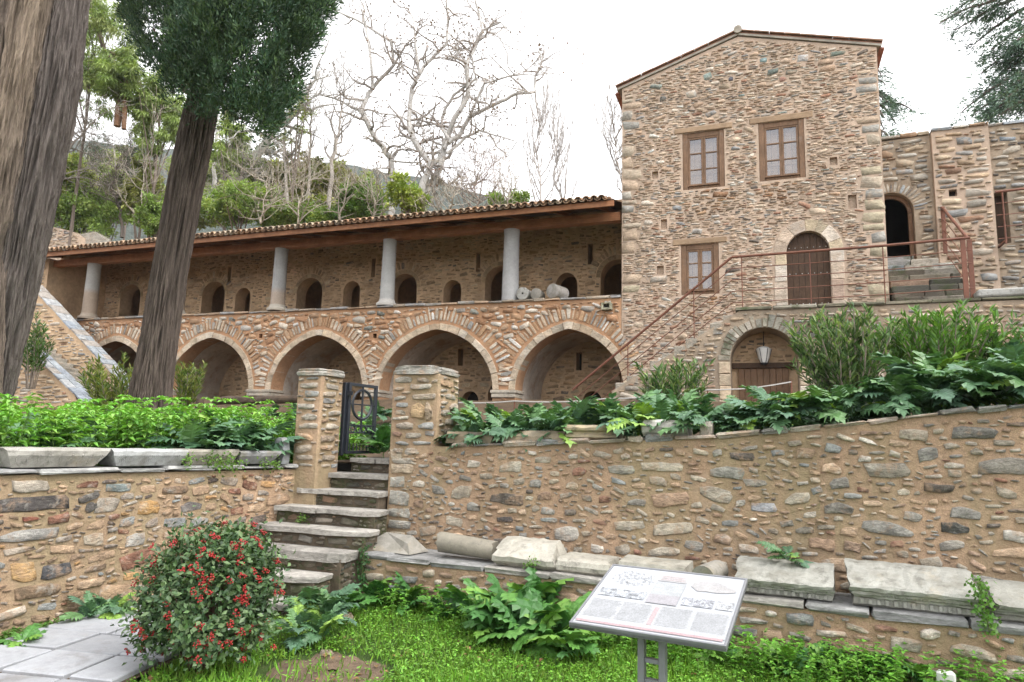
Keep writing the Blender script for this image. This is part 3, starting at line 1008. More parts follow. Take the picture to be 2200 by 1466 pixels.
def tile_mesh(col, up=True, L=.46, w=.2, n=6):
    mb = MB()
    V = []
    for y, s_ in ((0, 1.0), (L, .84)):
        for ro in (1.0, .80):
            for k in range(n + 1):
                t = math.pi * k / n
                r = w / 2 * s_ * ro
                V.append((r * math.cos(t), y * math.cos(RAD(15)), r * 1.0 * math.sin(t) * (1 if up else -1) + y * math.sin(RAD(15))))
    q = n + 1
    F = []
    for k in range(n):
        F += [(k, k + 1, 2 * q + k + 1, 2 * q + k), (q + k, 3 * q + k, 3 * q + k + 1, q + k + 1), (k, q + k, q + k + 1, k + 1), (2 * q + k, 2 * q + k + 1, 3 * q + k + 1, 3 * q + k)]
    for k in (0, n): F.append((k, 2 * q + k, 3 * q + k, q + k))
    mb.add(V, F, col)
    return mb


rng = random.Random(8)
TC = [(.36, .22, .13), (.40, .27, .17), (.30, .19, .12), (.36, .29, .21), (.28, .22, .16)]
TM = [tile_mesh(c, True).mesh('roof_tile', MT['tile'], True) for c in TC]
PM = [tile_mesh(c, False, w=.19).mesh('pan_tile', MT['tile'], True) for c in TC]
JV, JT, JC, bb = [], [], [], 0
nx_ = int((XBR + 26.55) / .215)
for r in range(10):
    for k in range(nx_):
        x = -26.5 + k * .215
        y = 17.05 + r * .40 + rng.uniform(-.015, .015)
        z = EAV_Z + .012 + (y - EAV_Y) * SL + zz(x)
        for pan in (0, 1):
            xx = x + (.1075 if pan else 0) + rng.uniform(-.008, .008)
            c = rng.randrange(5)
            if r == 0 or (r == 1 and not pan and k % 2 < 0):
                o = bpy.data.objects.new('pan_tile' if pan else 'roof_tile', (PM if pan else TM)[c])
                COL.objects.link(o)
                o.parent = GB
                o.matrix_parent_inverse = Matrix.Translation((-Vector(GB.location)))
                o.location = (xx, y + (.03 if pan else 0), z + (.075 if pan else .03 + rng.uniform(0, .01)))
                o.rotation_euler = (0, rng.uniform(-.04, .04), rng.uniform(-.03, .03))
            elif not pan:
                mbb = TM[c]
                v = np.empty(len(mbb.vertices) * 3, np.float32); mbb.vertices.foreach_get('co', v); v = v.reshape(-1, 3)
                if r == 1 and k == 0 or not JT:
                    TT = []
                    for p in mbb.polygons:
                        q = list(p.vertices)
                        for m_ in range(1, len(q) - 1): TT.append((q[0], q[m_], q[m_ + 1]))
                    TT = np.array(TT)
                JV.append(v + np.array([xx, y, z + .03])); JT.append(TT + bb); JC.append(np.tile(np.array(TC[c]), (len(v), 1))); bb += len(v)
link('upper_roof_tiles', np_mesh('upper_roof_tiles', np.concatenate(JV), np.concatenate(JT), np.concatenate(JC), MT['tile'], True), GB, kind='stuff')

# ruined wall above the far left end of the roof
RU = thing('ruined_wall', 'pale ruined wall and rock showing above the far left end of the tiled roof', 'ruin', tuple(at(130, 520, 25)))
_q = [at(60, 560, 25), at(60, 478, 25), at(105, 486, 25), at(150, 496, 25), at(168, 508, 25), at(172, 560, 25)]
plate('wall_face', front(25), [(p[0], p[2]) for p in _q], [], .8, MT['mortar_tower'], RU)
_pl = [(p[0], p[2]) for p in _q]
_m = Masonry(front(25), (min(p[0] for p in _pl), min(p[1] for p in _pl), max(p[0] for p in _pl), max(p[1] for p in _pl)), lambda u, v: inside_poly(u, v, _pl), .03, 98).fill([(1500, (.3, .6), (.06, .14), .08, 60), (2000, (.15, .3), (.04, .09), .1, 120)], 'warm')
_m.emit(RU, MT['stone'], (.02, .05), cap=30)
_rk = []
for _i, (_px, _py) in enumerate(((165, 560), (172, 505), (205, 500), (235, 520), (262, 560))):
    for _dy in (.0, 1.6): _p = at(_px, _py, 25.4 + _dy); _rk.append(_p + np.array([0, 0, .25 if _dy and 0 < _i < 4 else 0]))
MB().add(_rk, [(2 * i, 2 * i + 2, 2 * i + 3, 2 * i + 1) for i in range(4)] + [(0, 8, 6, 4, 2), (1, 3, 5, 7, 9)], (.38, .35, .30)).build('rock', MT['stone'], RU)

# end wall and dark passage at the far left of the gallery
plate('end_wall', Frame((0, 17.9, 0), (1, 0, 0), (0, 0, 1), (0, -1, 0)), rect(-28.6, 2.5, -25.85, 8.25), [], .8, MT['mortar_back'], GB)
e = Masonry(front(17.9), (-28.5, 2.6, -25.9, 8.2), lambda u, v: (u > -28.5) & (u < -25.9) & (v > 2.6) & (v < 8.15), .03, 71).fill([(3000, (.3, .6), (.06, .16), .05, 160), (3000, (.12, .3), (.03, .08), .05, 400)], 'warm')
e.emit(GB, MT['stone'], (.02, .05), cap=0)
plate('end_wall', Frame((-25.86, 18.7, 0), (0, 1, 0), (0, 0, 1), (1, 0, 0)), rect(0, 5.6, 1.7, 8.9), [], .5, MT['mortar_back'], GB)


# ================================================================== TOWER HOUSE
TH = thing('tower_house', 'tall gabled rubble stone house with wooden windows and an arched plank door', 'building', (-.35, 18, 2.6))
APX = (-.42, 12.66)
tower = [(-3.56, 2.4), (2.84, 2.4), (2.87, 11.74), APX, (-3.56, 11.66)]
WIN = [(-1.91, 8.48, -.83, 10.08), (.03, 8.51, 1.13, 10.1), (-1.98, 5.61, -1.02, 6.96)]
DCX, DH, DZ, DR = 1.11, .5, 6.58, .52
doorh = arch(DCX, DH, DZ, DR, 12, bottom=4.9)
puts = []
for a, b, c, d in ((1783, 337, 1799, 356), (1823, 418, 1840, 449), (1401, 368, 1414, 385), (1420, 471, 1433, 493), (1411, 571, 1426, 591)):
    p, q = at(a, d, 18), at(c, b, 18)
    puts.append((p[0], p[2], q[0], q[2]))
th = [rect(*w) for w in WIN] + [doorh] + [rect(*p) for p in puts]
plate('front_wall', front(18), tower, th, .5, MT['mortar_tower'], TH)
for nm, x in (('side_wall', -3.05), ('side_wall', 2.84)):
    fx = Frame((x - .0, 18.5, 0), (0, 1, 0), (0, 0, 1), (1, 0, 0))
    plate(nm, fx, rect(0, 2.4, 7, 11.6), [], .5, MT['mortar_tower'], TH)
plate('rear_wall', front(25.5), tower, [], .4, MT['mortar_tower'], TH)
MB().box((-.35, 21.8, 7.9), (5.8, 6.5, .2)).build('upper_floor', MT['wood_dark'], TH)
for p in puts:
    MB().box(((p[0] + p[2]) / 2, 18.2, (p[1] + p[3]) / 2), (p[2] - p[0] + .1, .2, p[3] - p[1] + .1)).build('putlog_hole', MT['mortar_tower'], TH)


def ok_tower(uu, vv):
    r = inside_poly(uu, vv, [(-3.54, 2.5), (2.82, 2.5), (2.86, 11.68), (APX[0], 12.58), (-3.54, 11.6)])
    for w in WIN: r &= ~((uu > w[0] - .04) & (uu < w[2] + .04) & (vv > w[1] - .04) & (vv < w[3] + .02))
    for w in WIN: r &= ~((uu > w[0] - .24) & (uu < w[2] + .24) & (vv > w[3] - .0) & (vv < w[3] + .18))
    r &= ~inside_poly(uu, vv, arch(DCX, DH + .33, DZ, DR + .3, 12, bottom=4.9))
    for p in puts: r &= ~((uu > p[0] - .03) & (uu < p[2] + .03) & (vv > p[1] - .03) & (vv < p[3] + .03))
    return r


ms = Masonry(front(18), (-3.6, 2.45, 2.92, 12.7), ok_tower, .018, 21)
rng = random.Random(77)
# quoins up both corners
for side in (-1, 1):
    z = 2.9
    while z < 11.3:
        h = rng.uniform(.1, .34)
        w = rng.uniform(.28, .62)
        if side > 0 and z > 6.3 and z < 9.6: h, w = rng.uniform(.16, .34), rng.uniform(.3, .6)
        xe = (-3.575 if side < 0 else 2.855)
        if not (side < 0 and z < 5.6) and rng.random() < .72:
            colq = rng.choice([(.42, .36, .28), (.46, .38, .29), (.37, .34, .29), (.44, .34, .25), (.33, .32, .29), (.40, .35, .25)])
            ms.place(xe - side * w / 2, z + h / 2, w, h, rng.uniform(-.05, .05), colq, gap=.012, proud=.016)
        z += h + .03
for px, py, w, h, c in ((1868, 428, .42, .2, (.50, .36, .31)), (1725, 125, .3, .2, (.55, .54, .52)), (1640, 130, .2, .14, (.24, .32, .32)), (1660, 155, .3, .17, (.16, .19, .17)), (1520, 165, .25, .2, (.28, .34, .31)),
                        (1485, 203, .3, .22, (.5, .47, .41)), (1555, 186, .3, .16, (.3, .24, .17)), (1682, 170, .2, .14, (.38, .22, .17)), (1570, 170, .13, .13, (.13, .13, .15)), (1800, 115, .4, .12, (.2, .24, .2)),
                        (1360, 250, .55, .18, (.5, .47, .42)), (1425, 212, .2, .18, (.13, .13, .12)), (1700, 285 - 130, .3, .15, (.22, .21, .17)), (1362, 306, .45, .2, (.45, .42, .35)), (1575, 580, .45, .14, (.17, .14, .12)), (1415, 600, .5, .16, (.45, .40, .34))):
    p = at(px, py, 18); ms.place(p[0], p[2], w, h, .05, c, check=True)
ms.fill([(2500, (.24, .42), (.08, .17), .2, 60), (7000, (.17, .30), (.05, .10), .2, 260), (18000, (.13, .27), (.028, .058), .11, 1500), (30000, (.07, .19), (.015, .034), .1, 3800)], 'tower', gap=.007)
def rust(u, v, col):
    for w in WIN[:2] + [WIN[2]]:
        cx = (w[0] + w[2]) / 2 + (.25 if w[0] < 0 else -.05)
        d = ((u - cx) / .55) ** 2 + ((v - (w[1] - .38)) / .42) ** 2
        if d < 1 and ms.rng.random() < .75: return tuple(a * .35 + b * .65 for a, b in zip(col, ms.rng.choice([(.30, .15, .06), (.36, .20, .09), (.13, .085, .05), (.20, .11, .05)])))
    return col


ms.tint = rust
ms.emit(TH, MT['stone'], (.010, .032), cap=300)


def window(parent, w, depth, panes, shutter_back=True, sash_w=.055, frame_w=.135):
    x0, z0, x1, z1 = w
    f = MB()
    yf = 18.02
    for a, b, c, d in ((x0 + .003, z0, x0 + frame_w, z1 - .003), (x1 - frame_w, z0, x1 - .003, z1 - .003)):
        f.box(((a + c) / 2, yf + .05, (b + d) / 2), (c - a, .12, d - b), bev=.008)
    f.box(((x0 + x1) / 2, yf + .055, z1 - frame_w / 2 - .003), (x1 - x0 - 2 * frame_w - .004, .1, frame_w), bev=.008)
    f.box(((x0 + x1) / 2, yf + .055, z0 + .05), (x1 - x0 - 2 * frame_w - .004, .1, .10), bev=.008)
    fo = f.build('window', MT['wood_frame'], parent)
    ix0, ix1, iz0, iz1 = x0 + frame_w, x1 - frame_w, z0 + .11, z1 - frame_w
    mid = (ix0 + ix1) / 2
    for s_ in (0, 1):
        a, b = (ix0 + .003, mid - .003) if s_ == 0 else (mid + .003, ix1 - .003)
        sh = MB()
        for q in ((a, a + sash_w), (b - sash_w, b)):
            sh.box(((q[0] + q[1]) / 2, yf + .035, (iz0 + iz1) / 2), (sash_w, .045, iz1 - iz0), bev=.005)
        zs_ = [iz0 + (iz1 - iz0) * k / panes for k in range(panes + 1)]
        for k, z in enumerate(zs_):
            h = .05 if k in (0, panes) else .035
            zc = z + (h / 2 if k == 0 else -h / 2 if k == panes else 0)
            sh.box(((a + b) / 2, yf + .037, zc), (b - a - 2 * sash_w - .002, .04, h), bev=.004)
        sh.build('sash', MT['wood_frame'], fo)
        for k in range(panes):
            g = MB()
            h0, h1 = zs_[k] + (.05 if k == 0 else .018), zs_[k + 1] - (.05 if k == panes - 1 else .018)
            g.add([(a + sash_w, yf + .04, h0), (b - sash_w, yf + .04, h0), (b - sash_w, yf + .04, h1), (a + sash_w, yf + .04, h1)], [(0, 1, 2, 3)])
            g.build('pane', MT['glass'], fo)
    sill = MB().box(((x0 + x1) / 2, yf - .008, iz0 - .012), (ix1 - ix0, .07, .022), bev=.004)
    sill.build('sill', MT['wood_frame'], fo)
    n = 5
    sb = MB()
    for k in range(n):
        a = ix0 + (ix1 - ix0) * k / n
        sb.box((a + (ix1 - ix0) / n / 2, yf + .19, (iz0 + iz1) / 2), ((ix1 - ix0) / n - .008, .02, iz1 - iz0), bev=.004)
    for zc in (.28, .72): sb.box((mid, yf + .172, iz0 + (iz1 - iz0) * zc), (ix1 - ix0 - .04, .014, .07))
    sb.build('inner_shutter', MT['wood_lintel'], fo)
    ln = MB().box(((x0 + x1) / 2, 18.04, z1 + .085), (x1 - x0 + .42, .14, .15), bev=.015, rng=random.Random(int(x0 * 100)), jit=.01)
    ln.build('lintel', MT['wood_lintel'], parent)
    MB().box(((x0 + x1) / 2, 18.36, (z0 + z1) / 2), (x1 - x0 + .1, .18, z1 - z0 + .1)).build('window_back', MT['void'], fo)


for w in WIN: window(TH, w, .1, 3)
# arched plank door
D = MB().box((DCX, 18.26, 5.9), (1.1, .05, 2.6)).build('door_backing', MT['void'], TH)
dp = bpy.data.objects.new('door', None); COL.objects.link(dp); dp.parent = TH
n = 7
for k in range(n):
    a = DCX - DH + .005 + (2 * DH - .01) * k / n; b = a + (2 * DH - .01) / n - .007
    mid = (a + b) / 2 - DCX
    zt = DZ + DR * math.sqrt(max(0, 1 - (mid / DH) ** 2)) - .005
    za = DZ + DR * math.sqrt(max(0, 1 - ((a - DCX) / DH) ** 2)) - .006; zb = DZ + DR * math.sqrt(max(0, 1 - ((b - DCX) / DH) ** 2)) - .006
    V = [(x, y, z) for y in (18.17, 18.22) for x, z in ((a, 4.92), (b, 4.92), (b, zb), ((a + b) / 2, zt), (a, za))]
    F = [(0, 1, 2, 3, 4), (9, 8, 7, 6, 5)] + [(i, (i + 1) % 5, 5 + (i + 1) % 5, 5 + i) for i in range(5)]
    q = MB().add(V, F).build('plank', MT['wood_dark'], None)
    q.parent = dp; q.matrix_parent_inverse = Matrix.Translation(-Vector(TH.location))
for zc in (5.28, 6.05, 6.72):
    for k in range(n):
        x = DCX - DH + (2 * DH) * (k + .5) / n
        q = MB().lathe((0, 0, 0), [(.014, 0), (.012, .008), (.004, .013)], 8, (.45, .45, .44))
        q.v = [(x + v[0], 18.169 - v[2], zc + v[1]) for v in q.v]
        o = q.build('stud', MT['column'], None); o.parent = dp; o.matrix_parent_inverse = Matrix.Translation(-Vector(TH.location))
q = MB().tube([(DCX - DH + .07, 18.15, 6.02), (DCX - DH + .07, 18.13, 5.98), (DCX - DH + .07, 18.15, 5.94)], .01, 6).build('handle', MT['black_iron'], None)
q.parent = dp; q.matrix_parent_inverse = Matrix.Translation(-Vector(TH.location))
PAL['door_stone'] = [((.55, .45, .36), 3), ((.58, .52, .45), 2), ((.52, .40, .33), 2), ((.50, .42, .30), 2)]
voussoirs(TH, front(18), DCX, DH + .0, DZ, DR, 0, .0, .3, 7, MT['stone'], 'door_stone', 'door_surround_stone', 410, (.012, .02), .008, .16)
rng = random.Random(3)
for sgn in (-1, 1):
    z = 4.95
    for h in (.36, .52, .42, .30):
        w = rng.uniform(.24, .34)
        MB().box((DCX + sgn * (DH + w / 2 + .006), 18.06, z + h / 2), (w, .16, h - .012), bev=.014, col=pick(rng, 'door_stone'), jit=.008, rng=rng).build('door_surround_stone', MT['stone'], TH)
        z += h
# roof: two slopes, verge and ridge tile
for (ax, az), (bx, bz) in (((-3.70, 11.63), (APX[0], 12.69)), ((APX[0], 12.69), (2.98, 11.73))):
    dx, dz = bx - ax, bz - az
    L = math.hypot(dx, dz); nx2, nz2 = -dz / L, dx / L
    for k, (t0, t1, y0, y1, c, nm) in enumerate(((0, .055, 17.96, 25.7, (.36, .33, .28), 'verge_slab'), (.058, .10, 17.98, 25.7, (.30, .15, .10), 'roof_slope'))):
        V = [(x + nx2 * t, y, z + nz2 * t) for y in (y0, y1) for x, z, t in ((ax, az, t0), (bx, bz, t0), (bx, bz, t1), (ax, az, t1))]
        MB().add(V, [(0, 1, 2, 3), (7, 6, 5, 4), (0, 1, 5, 4), (1, 2, 6, 5), (2, 3, 7, 6), (3, 0, 4, 7)], c).build(nm, MT['tile'], TH)
    n = 9
    for k in range(n):
        t = (k + .5) / n
        MB().box((ax + dx * t + nx2 * .135, 18.02, az + dz * t + nz2 * .135), (L / n * .98, .2, .03), col=(.33, .2, .14), ax=((dx / L, 0, dz / L), (0, 1, 0), (nx2, 0, nz2)), rng=rng, jit=.006).build('verge_tile', MT['tile'], TH)
for xe, c in ((-3.72, -1), (3.0, 1)):
    ze = 11.58 if c < 0 else 11.72
    MB().box((xe, 21.8, ze), (.12, 7.5, .04), col=(.30, .13, .09), ax=((.96, 0, -c * .27), (0, 1, 0), (c * .27, 0, .96))).build('eave_tiles', MT['tile'], TH)
mb = MB()
for k in range(2):
    mb.tube([(APX[0], 17.9 + k * .35, 12.83), (APX[0], 18.3 + k * .4, 12.84)], .11, 12, (.40, .36, .30))
mb.build('ridge_tile', MT['tile'], TH, smooth=True)


# ================================================================== BUILDING ON THE RIGHT
RB = thing('side_building', 'flat topped rubble stone wing with a dark arched doorway right of the gabled house', 'building', (6.5, 19.2, 2.6))
dr = arch(3.2, .52, 7.83, .52, 10, bottom=6.5)
plate('front_wall', front(19.3), [(2.89, 2.4), (4.18, 2.4), (4.18, 9.78), (2.89, 9.74)], [[(2.92, 6.5)] + [p for p in dr if p[0] > 2.93] [::1] [::-1] [::-1] + [(2.92, 8.2)]] if False else [], .5, MT['mortar_grey'], RB) if False else None
dz = [p for p in arch(3.2, .52, 7.83, .52, 12, bottom=6.5) if p[0] >= 2.95]
dz = dz + [(2.95, 6.5)] if dz[-1][1] > 6.6 else dz
plate('front_wall', front(19.3), [(2.88, 2.4), (4.18, 2.4), (4.18, 9.80), (2.88, 9.76)], [dz], .35, MT['mortar_grey'], RB)
sl_ = rect(5.47, 6.8, 5.75, 8.1)
plate('front_wall', front(19.3), [(5.43, 2.4), (13, 2.4), (13, 9.95), (5.43, 9.86)], [sl_], .5, MT['mortar_grey'], RB)
sq = at(2050, 411, 19.05)
plate('pier', front(19.17), [(4.185, 2.4), (5.425, 2.4), (5.425, 9.87), (4.185, 9.82)], [rect(sq[0] - .09, sq[2] - .09, sq[0] + .09, sq[2] + .09)], .62, MT['mortar_tower'], RB)
MB().box((sq[0], 19.5, sq[2]), (.3, .3, .3)).build('wall_niche', MT['void'], RB)
MB().box((5.6, 19.62, 7.4), (.5, .06, 1.7)).build('slit_door', MT['wood_dark'], RB)
mb = MB()
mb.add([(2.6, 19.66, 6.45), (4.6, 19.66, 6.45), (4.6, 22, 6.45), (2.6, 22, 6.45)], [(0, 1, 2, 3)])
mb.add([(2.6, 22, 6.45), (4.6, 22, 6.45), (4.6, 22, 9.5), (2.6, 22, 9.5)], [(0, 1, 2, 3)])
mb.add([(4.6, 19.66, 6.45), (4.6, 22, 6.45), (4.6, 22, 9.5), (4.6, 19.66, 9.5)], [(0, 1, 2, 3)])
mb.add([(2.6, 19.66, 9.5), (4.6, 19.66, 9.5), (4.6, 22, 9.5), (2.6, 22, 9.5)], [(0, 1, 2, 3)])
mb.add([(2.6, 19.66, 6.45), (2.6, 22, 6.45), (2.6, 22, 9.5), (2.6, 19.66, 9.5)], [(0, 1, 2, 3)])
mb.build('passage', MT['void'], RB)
# wooden arched frame in the doorway
voussoirs(RB, front(19.48), 3.2, .42, 7.83, .42, 0, .0, .09, 9, MT['wood_frame'], 'tower', 'door_frame', 5, (0, .005), .0, .08)
for sx in (-1, 1):
    MB().box((3.2 + sx * .465, 19.53, 7.15), (.09, .09, 1.34)).build('door_frame', MT['wood_frame'], RB)
voussoirs(RB, front(19.3), 3.2, .53, 7.83, .53, 0, .01, .26, 15, MT['stone'], 'grey', 'door_arch_stone', 420, (.012, .03), .02, .05, .05, True, t1=.62)
for k, (x0, x1, Y, pal, sd, okf) in enumerate(((2.9, 4.16, 19.3, 'grey', 81, lambda u, v: ~inside_poly(u, v, arch(3.2, .80, 7.83, .84, 12)) & ~((u < 3.80) & (v < 7.86) & (v > 6.4))),
                                               (4.2, 5.41, 19.17, 'warm', 82, lambda u, v: ~((abs(u - sq[0]) < .13) & (abs(v - sq[2]) < .13))),
                                               (5.45, 9.0, 19.3, 'grey', 83, lambda u, v: ~((u < 5.79) & (v > 6.76) & (v < 8.14))))):
    m_ = Masonry(front(Y), (x0 - .02, 4.6, x1 + .02, 9.8), lambda u, v: okf(u, v) & (u > x0) & (u < x1) & (v < 9.74), .02, sd)
    m_.fill([(1500, (.35, .6), (.1, .22), .06, 30), (4000, (.2, .45), (.06, .13), .07, 220), (8000, (.1, .25), (.03, .07), .08, 700)], pal, gap=.01)
    m_.emit(RB, MT['stone'], (.02, .055), cap=95)
rng = random.Random(6)
for x0, x1, Y in ((2.88, 4.18, 19.3), (4.18, 5.43, 19.17), (5.43, 12.9, 19.3)):
    x = x0
    while x < x1 - .05:
        w = min(rng.uniform(.3, .7), x1 - x)
        MB().box((x + w / 2, Y + .22, 9.85 + (x - 3) * .009), (w - .015, .55, rng.uniform(.05, .1)), bev=.02, col=pick(rng, 'grey'), jit=.015, rng=rng).build('cap_stone', MT['stone'], RB)
        x += w
plate('roof_deck', Frame((2.9, 19.5, 9.72), (1, 0, 0), (0, 1, 0), (0, 0, 1)), rect(0, 0, 10, 6), [], .2, MT['mortar_grey'], RB)


# ================================================================== BALCONY TERRACE
BT = thing('balcony_terrace', 'stone balcony platform with a mossy edge, side stair and arched cellar doorway below', 'terrace', (1.0, 17, 2.6))
LCX, LH, LZ, LRi = .01, .755, 3.74, .78
bo = [(-3.6, 2.4), (13, 2.4), (13, 4.94), (-.52, 4.94), (-3.6, 3.02)]
lh = arch(LCX, LH, LZ, LRi, 14, bottom=2.41)
sh_ = arch(3.12, .34, 4.1, .36, 10, bottom=3.0)
plate('terrace_wall', front(17), bo, [lh, sh_], .92, MT['mortar_grey'], BT)
def ok_bt(u, v):
    r = inside_poly(u, v, [(-3.5, 2.5), (9, 2.5), (9, 4.88), (-.55, 4.88), (-3.5, 3.02)])
    r &= ~inside_poly(u, v, arch(LCX, LH + .33, LZ, LRi + .3, 12, bottom=2.0))
    r &= ~inside_poly(u, v, arch(3.12, .37, 4.1, .4, 12, bottom=2.5))
    return r
m_ = Masonry(front(17), (-3.55, 2.45, 9, 4.95), ok_bt, .02, 91).fill([(1500, (.3, .5), (.08, .16), .1, 60), (5000, (.15, .35), (.05, .1), .1, 400), (8000, (.08, .2), (.025, .06), .1, 900)], 'warm')
m_.emit(BT, MT['stone'], (.015, .04), cap=200)
PAL['arch_grey'] = [((.34, .31, .25), 3), ((.26, .25, .21), 3), ((.42, .38, .32), 2), ((.2, .2, .15), 2)]
voussoirs(BT, front(17), LCX, LH, LZ, LRi, 0, .0, .26, 23, MT['stone_mossy'], 'arch_grey', 'arch_stone', 430, (.015, .04), .02, .3, .06, False)
for sgn in (-1, 1):
    z = 2.5
    for h in (.3, .34, .28, .3):
        MB().box((LCX + sgn * (LH + .135), 17.1, z + h / 2), (.25, .28, h - .015), bev=.015, col=pick(rng, 'warm'), jit=.01, rng=rng).build('jamb_stone', MT['stone'], BT)
        z += h
# cellar door with planks and the dark gap above it
rngd = random.Random(2)
for k in range(8):
    x = LCX - .60 + k * .145
    MB().box((x + .07, 17.80, 3.02), (.138, .05, 1.22), bev=.006).build('door_plank', MT['wood_frame'], BT)
MB().box((LCX, 17.77, 3.70), (1.5, .1, .13), bev=.01).build('door_lintel', MT['wood_dark'], BT)
MB().box((LCX, 17.885, 3.5), (1.7, .04, 2.4)).build('cellar_back', MT['mortar_back'], BT)
m_ = Masonry(front(17.865), (LCX - .75, 3.75, LCX + .75, 4.5), lambda u, v: inside_poly(u, v, arch(LCX, .72, LZ, .74, 12)) & (v > 3.8), .02, 92).fill([(2000, (.12, .3), (.04, .1), .08, 80)], 'back')
m_.emit(BT, MT['stone'], (.01, .02), cap=0)
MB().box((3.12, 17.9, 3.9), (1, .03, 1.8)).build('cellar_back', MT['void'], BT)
# mossy platform slabs
x = -.62
while x < 9:
    w = rng.uniform(.5, 1.0)
    MB().box((x + w / 2, 17.48, 4.985), (w - .02, 1.06 + rng.uniform(-.03, .03), .08), bev=.02, col=rng.choice([(.2, .18, .13), (.28, .26, .21), (.15, .145, .1)]), jit=.015, rng=rng).build('platform_slab', MT['stone_mossy'], BT)
    x += w
# stair that comes up along the wall
n = 10
for k in range(n):
    x1 = -.62 - k * .29; zt = 4.94 - (k + 1) * .181
    MB().box((x1 - .145, 17.49, zt - .1 + .06), (.285, 0.98, .26), bev=.015, col=(.32, .29, .24), jit=.008, rng=rng).build('step', MT['stone'], BT)
# steps up to the arched doorway on the right
n = 9
for k in range(n):
    zt = 5.05 + (k + 1) * .175; y0 = 17.55 + k * .2
    x1 = 4.42 - (.3 if k > 6 else 0) - (0.5 if k == 8 else 0)
    x = 2.9
    while x < x1 - .05:
        w = min(rng.uniform(.4, .9), x1 - x)
        MB().box((x + w / 2, (y0 + 19.29) / 2, zt - .09), (w - .01, 19.29 - y0, .17), bev=.02, col=pick(rng, 'mossy' if k < 6 else 'grey'), jit=.014, rng=rng).build('step', MT['stone_mossy'], BT)
        x += w
o = MB().box((4.95, 17.15, 5.12), (1.15, .4, .16), bev=.03, col=(.56, .55, .51), jit=.012, rng=rng).build('marble_slab', MT['marble'])
tag(o, 'long white marble slab lying on the balcony edge at the foot of the steel posts', 'marble block')


# ================================================================== LEFT STAIR TO THE GALLERY
LS = thing('stair_flight', 'outside stone staircase between two sloping slate topped parapets at the far left', 'staircase', (-24, 15.5, 2.7))
def parapet(Y, pts, seed, wdt=.45):
    (xa, za), (xb, zb) = pts
    fr = front(Y)
    poly = [(xa - 1.5, 2.3), (xb + .3, 2.3), (xb, zb), (xa, za), (xa - 1.5, za)]
    plate('parapet_wall', fr, poly, [], wdt, MT['mortar_back'], LS)
    m_ = Masonry(fr, (xa - 1.4, 2.4, xb + .1, za), lambda u, v: inside_poly(u, v, [(xa - 1.4, 2.5), (xb, 2.5), (xb - .1, zb - .1), (xa, za - .1), (xa - 1.4, za - .1)]), .03, seed)
    m_.fill([(1500, (.3, .6), (.06, .15), .05, 120), (3000, (.12, .3), (.03, .08), .05, 400)], 'warm')
    m_.emit(LS, MT['stone'], (.015, .04), cap=60)
    d = np.array([xb - xa, 0, zb - za]); L = np.linalg.norm(d); d /= L
    nn = np.array([-d[2], 0, d[0]])
    r_ = random.Random(seed)
    s_ = -.1
    while s_ < L:
        w = r_.uniform(.3, .6)
        split = r_.random() < .6
        for q in ((0, .5), (.5, 1)) if split else ((0, 1),):
            c = np.array([xa, 0, za]) + d * (s_ + w / 2) + nn * .03
            y0, y1 = Y - .04 + (wdt + .08) * q[0], Y - .04 + (wdt + .08) * q[1]
            MB().box((c[0], (y0 + y1) / 2, c[2]), (w - .015, y1 - y0 - .015, .06), col=r_.choice([(.32, .35, .38), (.38, .39, .40), (.26, .29, .33), (.36, .33, .30)]), bev=.012, ax=(d, (0, 1, 0), nn), jit=.012, rng=r_).build('coping_slate', MT['slate'], LS)
        s_ += w
    return d
a0, a1 = at(62, 612, 16.6), at(268, 832, 16.6)
parapet(16.6, ((a0[0], a0[2]), (a1[0], a1[2])), 95, .5)
b0, b1 = at(52, 745, 15.0), at(160, 848, 15.0)
parapet(15.0, ((b0[0], b0[2]), (b1[0], b1[2])), 96, .5)
for k in range(11):
    MB().box((b1[0] - .35 - k * .3, 16.05, 2.62 + k * .17), (.32, 1.06, .22 + .0), bev=.02, col=(.30, .28, .24), jit=.01, rng=rng).build('step', MT['stone'], LS)


# ================================================================== GARDEN WALLS
eR = np.array([.9965, -.0837, 0]); nR = np.array([-.0837, -.9965, 0]); UPZ = np.array([0, 0, 1.0])
OL = np.array([-1.6, 6.25, 0]); OR = np.array([-1.6, 6.90, 0])
sx = lambda x: (x + 1.6) / .9965
S0 = sx(-4.13)

# ---- right retaining wall
RW = thing('retaining_wall', 'tall rubble garden wall on the right whose top climbs towards the right edge', 'wall', (0, 6.8, 0))
FRW = Frame(OR, eR, UPZ, nR)
top = [(sx(x), z) for x, z in ((9, 2.6), (6, 2.5), (2.0, 2.09), (.6, 1.91), (-.35, 1.79), (-1.8, 1.70), (-3.36, 1.62), (-4.13, 1.62))]
plate('wall_face', FRW, [(S0, -.1), (sx(9), -.1)] + top, [], .5, MT['mortar_garden'], RW)
tx = [p[0] for p in top][::-1]; tz = [p[1] for p in top][::-1]
m_ = Masonry(FRW, (S0, .48, sx(4.5), 2.5), lambda u, v: (u > S0 + .02) & (u < sx(4.5)) & (v > .5) & (v < np.interp(u, tx, tz) - .05), .008, 51)
rng = random.Random(51)
z = .55
while z < 1.5:            # quoins at the stair corner
    h = rng.uniform(.07, .17); w = rng.uniform(.16, .34)
    m_.place(S0 + w / 2 + .005, z + h / 2, w, h, 0, rng.choice([(.50, .43, .33), (.47, .38, .28), (.45, .43, .38)]), gap=.012, proud=.02)
    z += h + .035
